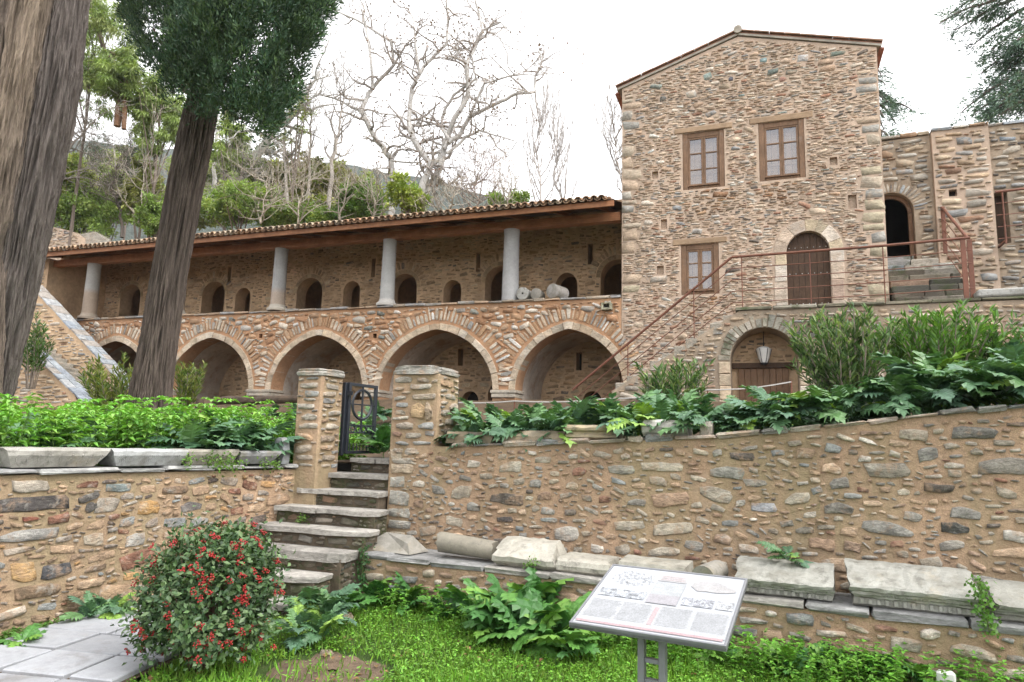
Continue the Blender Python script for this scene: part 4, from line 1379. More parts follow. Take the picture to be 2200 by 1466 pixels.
for px, py, w, h, a, c in ((1640, 910, .36, .1, .05, (.25, .22, .19)), (1410, 938 + 12, .38, .09, 0, (.27, .26, .22)), (1660, 955, .36, .1, .02, (.24, .18, .14)), (1170, 1120, .2, .05, 0, (.30, .33, .32)), (1070, 1120, .2, .06, 0, (.10, .09, .085)),
                          (2040, 1130, .22, .09, 0, (.1, .1, .09)), (1800, 1090, .26, .1, .05, (.25, .23, .2)), (1560, 1015, .34, .12, -.05, (.32, .31, .27)), (1900, 1010, .36, .12, .06, (.30, .27, .22)), (2080, 930, .34, .1, 0, (.2, .19, .17)), (1330, 1010, .3, .1, 0, (.36, .34, .29)), (1640, 1090, .24, .08, 0, (.38, .38, .4))):
    p = at(px, py, 6.8); m_.place(sx(p[0]), p[2], w, h, a, c, check=True)
m_.fill([(1800, (.24, .44), (.08, .15), .1, 26), (5000, (.14, .26), (.05, .11), .14, 110)], 'garden', gap=.014)
m_.fill([(12000, (.08, .17), (.025, .065), .2, 380), (14000, (.04, .1), (.014, .036), .25, 700)], 'garden', gap=.006)
m_.emit(RW, MT['stone_near'], (.008, .024), cap=300, n=13, near=True)
rng = random.Random(12)
s_ = sx(-3.3)
while s_ < sx(6):
    w = rng.uniform(.16, .42)
    zt = float(np.interp(s_ + w / 2, tx, tz))
    sl2 = float(np.interp(s_ + w, tx, tz) - np.interp(s_, tx, tz)) / w
    q = OR + eR * (s_ + w / 2) - nR * rng.uniform(.14, .18)
    h = rng.uniform(.03, .06)
    dd = eR + UPZ * sl2; dd = dd / np.linalg.norm(dd)
    MB().box((q[0], q[1], zt + h / 2 - .01), (w - .012, .4, h), bev=.014, col=rng.choice([(.33, .32, .29), (.40, .33, .27), (.28, .29, .29), (.42, .37, .30)]), ax=(dd, -nR, np.cross(dd, -nR)), jit=.012, rng=rng).build('cap_slab', MT['stone_near'], RW)
    s_ += w

# ---- gate pillars
def pillar(x0, y0, x1, y1, ztop, seed, label, pal, zb=1.3):
    P = thing('gate_pillar', label, 'pillar', ((x0 + x1) / 2, (y0 + y1) / 2, zb), 'pillars either side of the iron gate')
    MB().box(((x0 + x1) / 2, (y0 + y1) / 2, (zb + ztop) / 2 - .3), (x1 - x0, y1 - y0, ztop - zb + .6), bev=.02).build('pillar_core', MT['mortar_garden'], P)
    for fr, L in ((Frame((x0, y0, 0), (1, 0, 0), (0, 0, 1), (0, -1, 0)), x1 - x0), (Frame((x1, y0, 0), (0, 1, 0), (0, 0, 1), (1, 0, 0)), y1 - y0), (Frame((x0, y1, 0), (0, -1, 0), (0, 0, 1), (-1, 0, 0)), y1 - y0)):
        m_ = Masonry(fr, (0, zb, L, ztop), lambda u, v: (u > .012) & (u < L - .012) & (v < ztop - .02), .007, seed)
        rr = random.Random(seed)
        if seed == 62 and fr.n[1] < 0:
            m_.place(.36, 2.02, .2, .2, 0, (.48, .34, .2)); m_.place(.5, 2.02, .1, .22, 0, (.40, .31, .22))
        m_.fill([(500, (.2, .34), (.06, .1), .04, 9), (2500, (.12, .24), (.03, .07), .06, 60), (3000, (.06, .13), (.02, .04), .1, 80)], pal, gap=.01)
        m_.emit(P, MT['stone_near'], (.012, .03), cap=45, n=10, near=True)
    r2 = random.Random(seed + 1)
    for k, (zc, h, ov) in enumerate(((ztop + .015, .05, .05), (ztop + .057, .032, .04))):
        n = 11
        V = []
        for zq, sc in ((zc - h / 2, .97), (zc + h / 2 - .01, 1.0), (zc + h / 2, .94)):
            for i in range(n):
                t = 2 * math.pi * i / n
                c_, s2 = math.cos(t), math.sin(t)
                V.append(((x0 + x1) / 2 + np.sign(c_) * abs(c_) ** .45 * ((x1 - x0) / 2 + ov) * sc * r2.uniform(.95, 1.03), (y0 + y1) / 2 + np.sign(s2) * abs(s2) ** .45 * ((y1 - y0) / 2 + ov) * sc * r2.uniform(.95, 1.03), zq + r2.uniform(-.006, .006) + (.03 if k == 1 and seed == 62 and zq > zc - .01 else 0) * (1 - abs(c_)) ))
        F = [(r * n + i, r * n + (i + 1) % n, (r + 1) * n + (i + 1) % n, (r + 1) * n + i) for r in range(2) for i in range(n)] + [tuple(range(n))[::-1], tuple(2 * n + i for i in range(n))]
        MB().add(V, F, (.36, .345, .31)).build('cap_stone', MT['stone_near'], P)
    return P


PAL['pillar'] = [((.44, .36, .28), 4), ((.38, .33, .27), 3), ((.48, .43, .36), 3), ((.30, .30, .29), 2), ((.28, .18, .13), .8), ((.45, .31, .2), 1.2)]
pillar(-5.36, 6.92, -5.0, 7.36, 2.44, 61, 'stone gate pillar left of the black iron gate, above the carved coping', 'pillar')
pillar(-4.14, 7.10, -3.52, 7.64, 2.46, 62, 'stone gate pillar right of the stairs with an orange block in its face', 'pillar')

# ---- left garden wall
tL = np.array([.2169, .9762, 0]); nL = np.array([.9762, -.2169, 0]); A0 = np.array([-5.95, 4.0, 0])
LW = thing('retaining_wall', 'rubble garden wall on the left with carved marble blocks along its top', 'wall', (-5.7, 5, 0))
FLW = Frame(A0, tL, UPZ, nL)
plate('wall_face', FLW, [(-4, -.1), (3.02, -.1), (3.02, 1.30), (-4, 1.32)], [], .42, MT['mortar_garden'], LW)
m_ = Masonry(FLW, (-1.2, .02, 3.02, 1.3), lambda u, v: (u > -1.2) & (u < 3.0) & (v > .04) & (v < 1.26), .008, 52)
for px, py, w, h, a, c in ((70, 1082, .62, .13, .02, (.10, .09, .085)), (120, 1228, .26, .13, .1, (.10, .10, .105)), (255, 1048, .26, .075, 0, (.26, .30, .29)), (190, 1070, .2, .07, .2, (.12, .11, .10)), (65, 1045, .3, .1, 0, (.52, .46, .38)), (65, 1115, .14, .035, 0, (.24, .09, .06)),
                          (320, 1090, .24, .14, 0, (.46, .28, .12)), (50, 1232, .2, .18, 0, (.48, .31, .15)), (410, 1088, .26, .11, 0, (.20, .18, .17)), (375, 1052, .3, .08, -.03, (.27, .19, .13)), (80, 1270, .4, .11, .05, (.24, .17, .11)), (195, 1090, .12, .1, .4, (.13, .12, .11)), (60, 1150, .5, .1, 0, (.30, .29, .27)), (230, 1085, .22, .13, 0, (.34, .30, .25)), (200, 1160, .2, .12, 0, (.42, .36, .28)), (290, 1160, .2, .12, 0, (.44, .42, .38))):
    d = _fw + _R * (px - CX) / F_PX - _U * (py - CY) / F_PX
    tt = np.dot(A0 - CAM, nL) / np.dot(d, nL); p = CAM + d * tt
    m_.place(float(np.dot(p - A0, tL)), p[2], w, h, a, c, check=False)
m_.fill([(1500, (.22, .40), (.07, .16), .1, 22), (5000, (.13, .26), (.045, .11), .14, 110)], 'left', gap=.012)
m_.fill([(10000, (.07, .16), (.025, .06), .22, 380), (12000, (.035, .09), (.013, .03), .25, 650)], 'left', gap=.005)
m_.emit(LW, MT['stone_near'], (.008, .026), cap=300, n=13, near=True)
rng = random.Random(15)
s_ = -3.9
while s_ < 2.98:
    w = min(rng.uniform(.28, .75), 3.0 - s_)
    h = rng.uniform(.03, .05)
    c = A0 + tL * (s_ + w / 2) - nL * .17
    MB().box((c[0], c[1], 1.322 + h / 2 - .005), (w - .012, .44, h), bev=.012, col=rng.choice([(.34, .34, .33), (.40, .38, .35), (.28, .28, .28)]), ax=(tL, -nL, (0, 0, 1)), jit=.012, rng=rng).build('coping_slab', MT['slate'], LW)
    s_ += w

# ---- low ledge wall
GW = thing('ledge_wall', 'low rubble wall with a slate ledge that carries the row of marble fragments', 'wall', (-1, 6.2, 0))
FGW = Frame(OL, eR, UPZ, nR)
SL0 = sx(-4.1)
plate('wall_face', FGW, [(SL0, -.1), (sx(9), -.1), (sx(9), .45), (SL0, .45)], [], .64, MT['mortar_garden'], GW)
m_ = Masonry(FGW, (SL0, 0.0, sx(4), .46), lambda u, v: (u > SL0 + .02) & (u < sx(4)) & (v > .03) & (v < .43), .008, 53)
m_.fill([(1500, (.2, .36), (.06, .11), .12, 30), (5000, (.12, .24), (.04, .08), .15, 120), (7000, (.06, .14), (.02, .05), .2, 240), (5000, (.04, .08), (.015, .03), .2, 200)], 'garden', gap=.012)
m_.emit(GW, MT['stone_near'], (.012, .035), cap=250, n=11, near=True)
s_ = SL0 - .02
while s_ < sx(8):
    w = rng.uniform(.35, .7)
    h = rng.uniform(.045, .06)
    c = OL + eR * (s_ + w / 2) - nR * (.30 + rng.uniform(-.015, .015))
    MB().box((c[0], c[1], .45 + h / 2), (w - .014, .66, h), bev=.014, col=rng.choice([(.25, .25, .245), (.30, .285, .26), (.21, .21, .21)]), ax=(eR, -nR, (0, 0, 1)), jit=.01, rng=rng).build('ledge_slab', MT['slate'], GW)
    s_ += w

# ---- garden steps
GS = thing('garden_stairs', 'worn stone steps climbing between the two garden walls to the iron gate', 'stairs', (-4.7, 6.5, 0))
ST = [(7.50, 1.44, -4.17, 1), (7.20, 1.265, -4.16, 1), (6.93, 1.085, -4.12, 1), (6.66, .90, -4.0, 0), (6.39, .715, -3.95, 0), (6.10, .53, -4.03, 0), (5.81, .335, -4.13, 0), (5.53, .14, -4.2, 0)]
rng = random.Random(19)
for k, (y, z, xr, wall) in enumerate(ST):
    yb = ST[k - 1][0] if k else 8.2
    xl = xL(y) + .02
    if y > 6.9: xl = -4.92 if k == 0 else (-5.08 if k == 1 else -5.25)
    rise = z - (ST[k + 1][1] if k < 7 else 0)
    # riser body
    MB().box(((xl + xr) / 2 - .02, (y + .03 + yb + .03) / 2, (z - .06 - .1) / 2), (xr - xl - .04, yb - y, z - .06 + .1)).build('riser', MT['mortar_dark'], GS)
    fr = Frame((xl, y + .03, 0), (1, 0, 0), (0, 0, 1), (0, -1, 0))
    zlo = z - rise
    m_ = Masonry(fr, (0, zlo, xr - xl - .04, z - .06), lambda u, v: (u > .01) & (u < xr - xl - .05) & (v > zlo + .005) & (v < z - .065), .006, 500 + k)
    m_.fill([(400, (.14, .26), (.05, .09), .08, 5), (1500, (.07, .15), (.03, .06), .1, 20), (1500, (.03, .08), (.012, .03), .1, 30)], 'mossy', gap=.006)
    m_.emit(GS, MT['stone_mossy'], (.008, .022), cap=14, n=9, near=True)
    if not wall:
        fr2 = Frame((xr - .04, y + .03, 0), (0, 1, 0), (0, 0, 1), (1, 0, 0))
        L = min(yb - y, .3)
        m_ = Masonry(fr2, (0, 0, L, z - .06), lambda u, v: (u > .01) & (u < L) & (v > .01) & (v < z - .07), .007, 520 + k)
        m_.fill([(800, (.1, .22), (.03, .08), .15, 14), (1500, (.04, .1), (.015, .04), .15, 30)], 'mossy', gap=.006)
        m_.emit(GS, MT['stone_mossy'], (.008, .022), cap=8, n=9, near=True)
    # tread slabs
    x = xl
    nsl = [2, 1, 2, 2, 1, 2, 1, 2][k]
    cuts = [xl, xr] if nsl == 1 else [xl, xl + (xr - xl) * rng.uniform(.3, .6), xr]
    for a, b in zip(cuts, cuts[1:]):
        h = .055 + (.035 if k == 5 else 0)
        n = 7
        pts = []
        for q in range(n): pts.append((lerp(a + .005, b - .005, q / (n - 1)), y - .03 + rng.uniform(-.022, .018)))
        if b == xr and not wall: pts[-1] = (b + .01, y + .06)
        pts += [(b - .005, yb + .02), (a + .005, yb + .02)]
        c = np.mean(np.array(pts), 0)
        V = []
        for zq, sc in ((z - h, .985), (z - .012, 1), (z, .985)):
            for p in pts: V.append((c[0] + (p[0] - c[0]) * sc, c[1] + (p[1] - c[1]) * sc, zq + rng.uniform(-.004, .004)))
        m = len(pts)
        F = [(r * m + i, r * m + (i + 1) % m, (r + 1) * m + (i + 1) % m, (r + 1) * m + i) for r in range(2) for i in range(m)] + [tuple(range(m))[::-1], tuple(2 * m + i for i in range(m))]
        sh = rng.uniform(.85, 1.15)
        MB().add(V, F, (.35 * sh, .33 * sh, .30 * sh)).build('tread', MT['slate'], GS)


# ================================================================== CARVED STONES
def block(name, label, frame, s0, s1, z, prof, m, col, group=None, cat='marble block', cut0=0.0, cut1=0.0, jit=.006, seed=0, n=10, parent=None, t0=0.0, t1=0.0):
    """a moulded block: profile (depth, height) run along u from s0 to s1; cut = how far the top corners are cut back at each end"""
    r_ = random.Random(seed + 1)
    K = len(prof)
    hm = max(p[1] for p in prof)
    V, F = [], []
    for i in range(n + 1):
        for d, h in prof:
            lo = s0 + cut0 * (1 - h / hm if cut0 > 0 else h / hm * 1) * (1 if cut0 > 0 else -1)
            hi = s1 - cut1 * (1 - h / hm if cut1 > 0 else h / hm * 1) * (1 if cut1 > 0 else -1)
            s_ = lerp(lo, hi, i / n)
            jj = jit * (2.2 if i in (0, n) else 1)
            p = frame(s_ + r_.uniform(-jj, jj), z + h + lerp(t0, t1, i / n) + r_.uniform(-jit, jit) * .7 * (h > .01), -d + r_.uniform(-jit, jit) * .6)
            V.append(p)
    for i in range(n):
        for k in range(K):
            k2 = (k + 1) % K
            F.append((i * K + k, i * K + k2, (i + 1) * K + k2, (i + 1) * K + k))
    for base in (0, n * K):
        tr = tessellate_polygon([[Vector((d, h, 0)) for d, h in prof]])
        F += [tuple(base + q for q in t) for t in tr]
    o = MB().add(V, F, col).build(name, m, parent)
    if parent is None: tag(o, label, cat, group)
    return o


# coping of the left wall
FLC = Frame(A0 - nL * .0, tL, UPZ, nL)
ZC = 1.366
cop = 'carved marble blocks along the left wall'
bl = [(-.06, .80, .17, (.50, .47, .42), .1, .12, 'long cream carved block at the left end of the coping, beside a pale block'),
      (.81, 1.57, .165, (.56, .56, .55), .08, .03, 'pale grey marble block carved with a row of wavy strigil grooves'),
      (1.58, 2.17, .165, (.44, .40, .33), .03, .03, 'worn yellowish carved block with weeds growing over its face'),
      (2.18, 2.75, .15, (.32, .315, .31), .04, .12, 'dark grey cracked block at the right end of the coping near the pillar')]
for i, (a, b, h, c, c0, c1, lab) in enumerate(bl):
    pr = [(.03, .004), (-.035, h * .62), (-.04, h * .86), (-.025, h), (.34, h), (.34, .004)]
    o = block('carved_block', lab, FLC, a, b, ZC, pr, MT['marble'], c, cop, cut0=c0, cut1=c1, seed=i, jit=.005)
    if i in (0, 1):
        cv = MB()
        nn = 30 if i == 1 else 9
        for q in range(nn):
            u = lerp(a + .09, b - .09, q / (nn - 1))
            amp = .012 if i == 1 else .03
            pts = []
            for w in range(7):
                t = w / 6
                hh = lerp(.03, h * .66, t)
                dep = lerp(.018, -.037, t)
                pts.append(FLC(u + amp * math.sin(t * 6.28 + (0 if q < nn / 2 else 3.14)) * (1 if i else .3) + (0 if i else .02 * t), ZC + hh, -dep + .001))
            cv.tube(pts, .0055 if i == 1 else .008, 4, tuple(x * .95 for x in c))
        cv.build('carving', MT['marble'], o)
o = block('upright_slab', 'small pale rounded slab standing upright against the left gate pillar', Frame(A0, tL, UPZ, nL), 2.80, 2.90, ZC, [(.02, 0), (.0, .1), (.03, .26), (.06, .30), (.12, .31), (.16, .28), (.17, 0)], MT['marble'], (.46, .48, .52), cat='stone slab', seed=31, n=4, jit=.004)

# stones along the top of the right wall
FRC = Frame(OR, eR, UPZ, nR)
grp = 'antique stones along the right wall top'
def sR(px, py=930): return sx(at(px, py, 6.95)[0])
for i, (pa, pb, h, c, lab, pr) in enumerate((
    (946, 1056, .13, (.42, .33, .22), 'rough yellow brown stone block next to the right pillar, half under leaves', [(.0, .0), (-.01, .08), (.03, .13), (.25, .13), (.25, 0)]),
    (1056, 1212, .12, (.48, .39, .27), 'broken pale stone slab between the brown block and the moulded base', [(.0, .0), (-.01, .06), (.06, .12), (.25, .12), (.25, 0)]),
    (1214, 1333, .15, (.52, .42, .27), 'honey coloured column base fragment with horizontal mouldings on the wall', [(.03, 0), (-.02, .025), (-.02, .045), (.005, .055), (.005, .075), (-.03, .095), (-.035, .12), (.0, .15), (.22, .15), (.22, 0)]),
    (1383, 1482, .165, (.60, .57, .52), 'white marble column stump lying on the wall, partly under leaves', [(.0, .0), (-.04, .04), (-.05, .09), (-.02, .14), (.04, .165), (.16, .15), (.2, .05), (.18, 0)]),
    (1506, 1532, .13, (.56, .5, .42), 'little pale stone peeping out of the leaves right of the white stump', [(.0, .0), (-.02, .08), (.02, .13), (.12, .13), (.14, 0)]))):
    zt = float(np.interp((sR(pa) + sR(pb)) / 2, tx, tz)) + .03
    block('antique_stone', lab, FRC, sR(pa) + .006, sR(pb) - .006, zt, [(d + .03, hh) for d, hh in pr], MT['marble'], c, grp, cut1=.03 if i < 3 else .01, seed=40 + i, jit=.006)

# fragments on the ledge
FLG = Frame(OL, eR, UPZ, nR)
ZL = .508
def sG(px, py): return sx(float(CAM[0] + (_fw + _R * (px - CX) / F_PX - _U * (py - CY) / F_PX)[0] * (ZL - CAM[2]) / (_fw + _R * (px - CX) / F_PX - _U * (py - CY) / F_PX)[2]))
grp = 'marble fragments set out on the slate ledge'
M_ = MT['marble']
# a: wedge
a, b = sG(815, 1165), sG(914, 1183)
V = [FLG(a, ZL, -.16), FLG(b - .02, ZL, -.10), FLG(b + .02, ZL, -.42), FLG(a + .1, ZL, -.46), FLG(a + .26, ZL + .17, -.34), FLG(b - .12, ZL + .165, -.30), FLG(b - .08, ZL + .1, -.16)]
o = MB().add(V, [(0, 1, 6, 5, 4), (0, 4, 3), (3, 4, 5, 2), (1, 2, 5, 6), (0, 3, 2, 1)], (.40, .37, .32)).build('marble_fragment', M_)
tag(o, 'grey wedge shaped stone fragment nearest the stairs at the left end of the ledge', 'marble block', grp)
# b: broken shaft lying
a, b = sG(952, 1190), sG(1074, 1200)
mb = MB(); n = 14; V = []
for k in range(7):
    t = k / 6
    for i in range(n):
        th_ = 2 * math.pi * i / n
        r_ = .105 * (1 - .12 * t) * (1 if i % 2 else .97)
        V.append(FLG(lerp(a, b, t) + .02 * math.sin(i * 2.1), ZL + .105 * 1.0 + r_ * math.sin(th_) + .035 * (1 - t), -.26 + r_ * 1.05 * math.cos(th_)))
mb.add(V, [(k * n + i, k * n + (i + 1) % n, (k + 1) * n + (i + 1) % n, (k + 1) * n + i) for k in range(6) for i in range(n)] + [tuple(range(n)), tuple(6 * n + i for i in range(n))[::-1]], (.37, .33, .26))
tag(mb.build('column_fragment', M_, smooth=True), 'brownish broken column shaft lying lengthwise on the ledge, knot at its right end', 'column fragment', grp)
block('marble_fragment', 'bulky cream white marble lump with a scooped front, in the middle of the ledge row', FLG, sG(1080, 1205), sG(1208, 1222), ZL, [(.10, 0), (.03, .05), (.02, .10), (.08, .14), (.14, .15), (.22, .22), (.4, .24), (.46, .1), (.46, 0)], M_, (.56, .52, .44), grp, cut0=.02, cut1=-.1, seed=61, jit=.012)
block('marble_fragment', 'smooth cream slab with a rounded front edge, left of and behind the information panel', FLG, sG(1199, 1228), sG(1326, 1232), ZL, [(.08, 0), (.04, .03), (.03, .07), (.05, .11), (.09, .13), (.42, .14), (.42, 0)], M_, (.55, .51, .43), grp, cut1=-.04, seed=62, jit=.006)
block('marble_fragment', 'flat grey topped marble slab directly behind the information panel', FLG, sG(1330, 1240), sG(1478, 1250), ZL, [(.1, 0), (.06, .1), (.08, .15), (.44, .16), (.44, 0)], M_, (.48, .45, .38), grp, seed=63, jit=.008)
mb = MB(); n = 14; V = []
c0 = sG(1500, 1255)
for k in range(4):
    t = k / 3
    for i in range(n):
        th_ = 2 * math.pi * i / n
        V.append(FLG(c0 + .05 + .07 * t + .095 * math.cos(th_), ZL + .098 + .095 * math.sin(th_), -.06 - .36 * t + .03 * math.sin(th_) * (k == 0)))
mb.add(V, [(k * n + i, k * n + (i + 1) % n, (k + 1) * n + (i + 1) % n, (k + 1) * n + i) for k in range(3) for i in range(n)] + [tuple(range(n)), tuple(3 * n + i for i in range(n))[::-1]], (.40, .37, .32))
tag(mb.build('column_fragment', M_, smooth=True), 'short round column stub pointing outward between the flat slab and the dentil cornice', 'column fragment', grp)
cpr = [(.13, 0), (.10, .02), (.10, .065), (.075, .075), (.075, .095), (.055, .10), (.05, .12), (.03, .127), (.02, .155), (.035, .17), (.12, .205), (.26, .25), (.40, .285), (.52, .29), (.52, 0)]
for i, (pa, ya, pb, yb, sc, c, lab, c0_) in enumerate(((1580, 1265, 1792, 1290, .82, (.43, .42, .37), 'carved marble cornice block with dentils under a leafy weed, right of the panel', .03), (1812, 1285, 2082, 1312, 1.0, (.45, .44, .39), 'largest marble cornice block on the ledge, broad pitted top and dentil row', .05), (2108, 1312, 2330, 1335, .8, (.40, .39, .34), 'plain moulded marble block at the far right end of the ledge', .0))):
    s0, s1 = sG(pa, ya), sG(pb, yb)
    pr = [(d * 1.0 - .03, h * sc) for d, h in cpr]
    o = block('cornice_block', lab, FLG, s0, s1, ZL, pr, M_, c, grp, cut0=c0_, cut1=.02, seed=70 + i, jit=.008, n=18)
    if i < 2:
        q = s0 + .1
        while q < s1 - .07:
            p = FLG(q, ZL + .043 * sc, -.066)
            MB().box(p, (.028, .03, .042 * sc), bev=.005, col=c, ax=(eR, -nR, (0, 0, 1))).build('dentil', M_, o)
            q += .058
        cv = MB()
        q = s0 + .08
        while q < s1 - .04:
            cv.lathe(FLG(q, ZL + .098 * sc, -.036), [(.003, -.008), (.011, 0), (.003, .008)], 6, c)
            q += .026
        cv.build('bead_moulding', M_, o)


# ================================================================== COLUMN DRUMS ON THE GALLERY LEDGE
rng = random.Random(33)
for px, py, r, L, c, lab, yaw, hole in ((1122, 634, .185, .5, (.58, .56, .51), 'white column drum with a square hole on the gallery ledge', .0, 1), (1151, 631, .16, .4, (.36, .33, .28), 'smallest darkest column drum, between the two others on the ledge', .0, 0), (1186, 627, .21, .55, (.48, .44, .40), 'largest column drum of the three, broken face, right end of the row', .32, 0)):
    p = at(px, py, 17.98)
    n = 22
    zc = 5.70 + r + .0
    V = []
    prof = [(.0, -.0), (.94, .0), (1.0, .02), (1.0, .5), (1.0, .98), (.95, 1.0), (0, 1.0)]
    for rr, t in prof[1:-1]:
        for i in range(n):
            th_ = 2 * math.pi * i / n
            x, z = r * rr * math.cos(th_), r * rr * math.sin(th_)
            y = t * L
            j = .006 * rng.uniform(-1, 1)
            V.append((p[0] + (x + j) * math.cos(yaw) + y * math.sin(yaw), 17.98 - x * math.sin(yaw) + y * math.cos(yaw), zc + z + j))
    F = [(k * n + i, k * n + (i + 1) % n, (k + 1) * n + (i + 1) % n, (k + 1) * n + i) for k in range(4) for i in range(n)] + [tuple(range(n)), tuple(4 * n + i for i in range(n))]
    o = MB().add(V, F, c).build('column_drum', MT['marble'], smooth=True)
    tag(o, lab, 'column drum', 'column drums lying on the gallery ledge')
    if hole:
        MB().box((p[0] + .01, 17.981, zc), (.05, .02, .05)).build('dowel_hole', MT['void'], o)
# stone spout
p = PUT[2]
sp = thing('stone_spout', 'small square stone water spout in the wall at the right end of the arcade', 'spout', (p[0], 18, p[2] - .1))
for k, (dx, dz, w, h) in enumerate(((-.11, 0, .06, .2), (.11, 0, .06, .2), (0, -.075, .158, .06), (0, .08, .158, .04))):
    MB().box((p[0] + dx, 17.93, p[2] + dz), (w, .2, h), bev=.01, col=(.34, .33, .24)).build('spout_side', MT['stone_mossy'], sp)
MB().box((p[0], 17.97, p[2] + .005), (.155, .04, .1)).build('spout_hole', MT['void'], sp)


# ================================================================== IRON GATE
g0 = at(733, 975, 7.42); g0[2] = 1.47
IG = thing('iron_gate', 'narrow black wrought iron gate leaf with a ring, ajar between the pillars', 'gate', tuple(g0))
top0 = at(733, 822, 7.42)[2]
G_A = np.array([at(752, 822, 7.46)[0], 7.46]); G_B = np.array([at(808, 832, 7.98)[0], 7.98])
gd = (G_B - G_A); GL_ = np.linalg.norm(gd); gd = np.array([gd[0] / GL_, gd[1] / GL_, 0]); gn = np.array([gd[1], -gd[0], 0])
gz0, gz1 = 1.49, at(752, 822, 7.46)[2]
GX = lambda u, z: np.array([G_A[0], G_A[1], 0]) + gd * u + np.array([0, 0, z])
MB().box((g0[0], 7.42, (1.47 + top0) / 2), (.045, .045, top0 - 1.47), bev=.004).build('gate_post', MT['black_iron'], IG)
def bar(a, b, w, name='gate_bar', t=None):
    a, b = np.array(a, float), np.array(b, float)
    d = b - a; L = np.linalg.norm(d); d /= L
    sd = gn if abs(np.dot(d, gn)) < .5 else gd
    MB().box((a + b) / 2, (L, w, t or w), bev=.003, ax=(d, sd, np.cross(d, sd))).build(name, MT['black_iron'], IG)
for u in (0, GL_): bar(GX(u, gz0), GX(u, gz1), .042, 'gate_stile')
for z in (gz0 + .02, gz1 - .02): bar(GX(.022, z), GX(GL_ - .022, z), .038, 'gate_rail')
zr = gz0 + (gz1 - gz0) * .70
bar(GX(GL_ / 2, gz0 + (gz1 - gz0) * .36), GX(GL_ / 2, gz1 - .04), .022)
bar(GX(.022, zr), GX(GL_ - .022, zr), .016)
for z in (.30, .40): bar(GX(.022, gz0 + (gz1 - gz0) * z), GX(GL_ - .022, gz0 + (gz1 - gz0) * z), .018)
def ring(u, z, r, t, name='gate_ring'):
    MB().tube([GX(u + r * math.cos(k * math.pi / 14), z + r * math.sin(k * math.pi / 14)) for k in range(29)], t, 6).build(name, MT['black_iron'], IG, smooth=True)
ring(GL_ / 2, zr, min(.19, GL_ * .37), .018)
for k in range(4): ring(GL_ * (.2 + .2 * k), gz0 + (gz1 - gz0) * .35, .04, .008, 'gate_scroll')
for k in range(7): bar(GX(GL_ * (k + 1) / 8, gz0 + .04), GX(GL_ * (k + 1) / 8, gz0 + .13), .014)
MB().box((g0[0] + .06, 7.43, gz1 - .14), (.1, .02, .05)).build('hinge', MT['black_iron'], IG)
q = at(982, 825, 7.75)
gp = MB().box((q[0], q[1], q[2] - .35), (.04, .04, .7), bev=.004).build('iron_post', MT['black_iron'])
tag(gp, 'short black iron post sticking up behind the right gate pillar', 'post')


# ================================================================== STEEL RAILING
SR = thing('steel_railing', 'rust brown steel railing along the balcony and down its side stair', 'railing', (-.6, 17.08, 4.95))
YR = 17.1
rp = [at(1230, 838, YR), at(1572, 553, YR), at(1900, 528, YR), at(2084, 511, YR)]
SRt = lambda pts, r, nm, n=8: MB().tube(pts, r, n).build(nm, MT['rust_steel'], SR, smooth=True)
SRt(rp[:2], .032, 'handrail'); SRt(rp[1:], .032, 'handrail')
for k in range(1, 5):
    dzk = .285 * k
    a, b = rp[0] - np.array([0, 0, dzk * 1.0]), rp[1] - np.array([0, 0, dzk])
    a[2] = max(a[2], 2.0)
    SRt([a, b], .011, 'rod', 6)
    SRt([b, rp[2] - np.array([0, 0, dzk]), rp[3] - np.array([0, 0, dzk])], .011, 'rod', 6)
for px, ztop_i, zb in ((1593, None, 4.95), (1739, None, 5.0), (1896, None, 5.0)):
    t = at(px, 552 - (px - 1572) * .0765, YR)
    SRt([(t[0], YR, zb), (t[0], YR, t[2])], .014, 'post', 6)
for t, zb in ((.77, 3.9), (.36, 3.0)):
    q = rp[0] + (rp[1] - rp[0]) * t
    SRt([(q[0], YR, zb - .1), (q[0], YR, q[2])], .014, 'post', 6)
for px, y in ((2068, 17.1), (2082, 17.32)):
    q = at(px, 515, y)
    MB().box((q[0], y, (q[2] + 5.02) / 2), (.1, .03, q[2] - 5.02), bev=.004).build('flat_post', MT['rust_steel'], SR)
e0 = at(2078, 511, 17.2); e1 = at(2024, 446, 19.0)
SRt([e0, e1], .034, 'handrail')
for k in range(1, 5): SRt([e0 - np.array([0, 0, .285 * k]), e1 - np.array([0, 0, .285 * k])], .011, 'rod', 6)
MB().box((e1[0], 18.96, e1[2] - .6), (.09, .03, 1.2), bev=.004).build('flat_post', MT['rust_steel'], SR)
UR = thing('steel_railing', 'upper rust brown steel railing in front of the slit at the right edge', 'railing', (5.5, 18.7, 6.8))
u0, u1 = at(2138, 413, 18.7), at(2200, 406, 18.7)
u1 = u0 + (u1 - u0) * 6
MB().tube([u0, u1], .032, 8).build('handrail', MT['rust_steel'], UR, smooth=True)
for k in range(1, 5): MB().tube([u0 + (0, 0, -.29 * k), u1 + (0, 0, -.29 * k)], .011, 6).build('rod', MT['rust_steel'], UR)
for t in (.04, .4, .75):
    q = u0 + (u1 - u0) * t
    MB().tube([q, q - np.array([0, 0, 1.3])], .018, 6).build('post', MT['rust_steel'], UR)
    MB().box((q[0], 18.99, q[2] - 1.22), (.05, .6, .05)).build('bracket', MT['rust_steel'], UR)

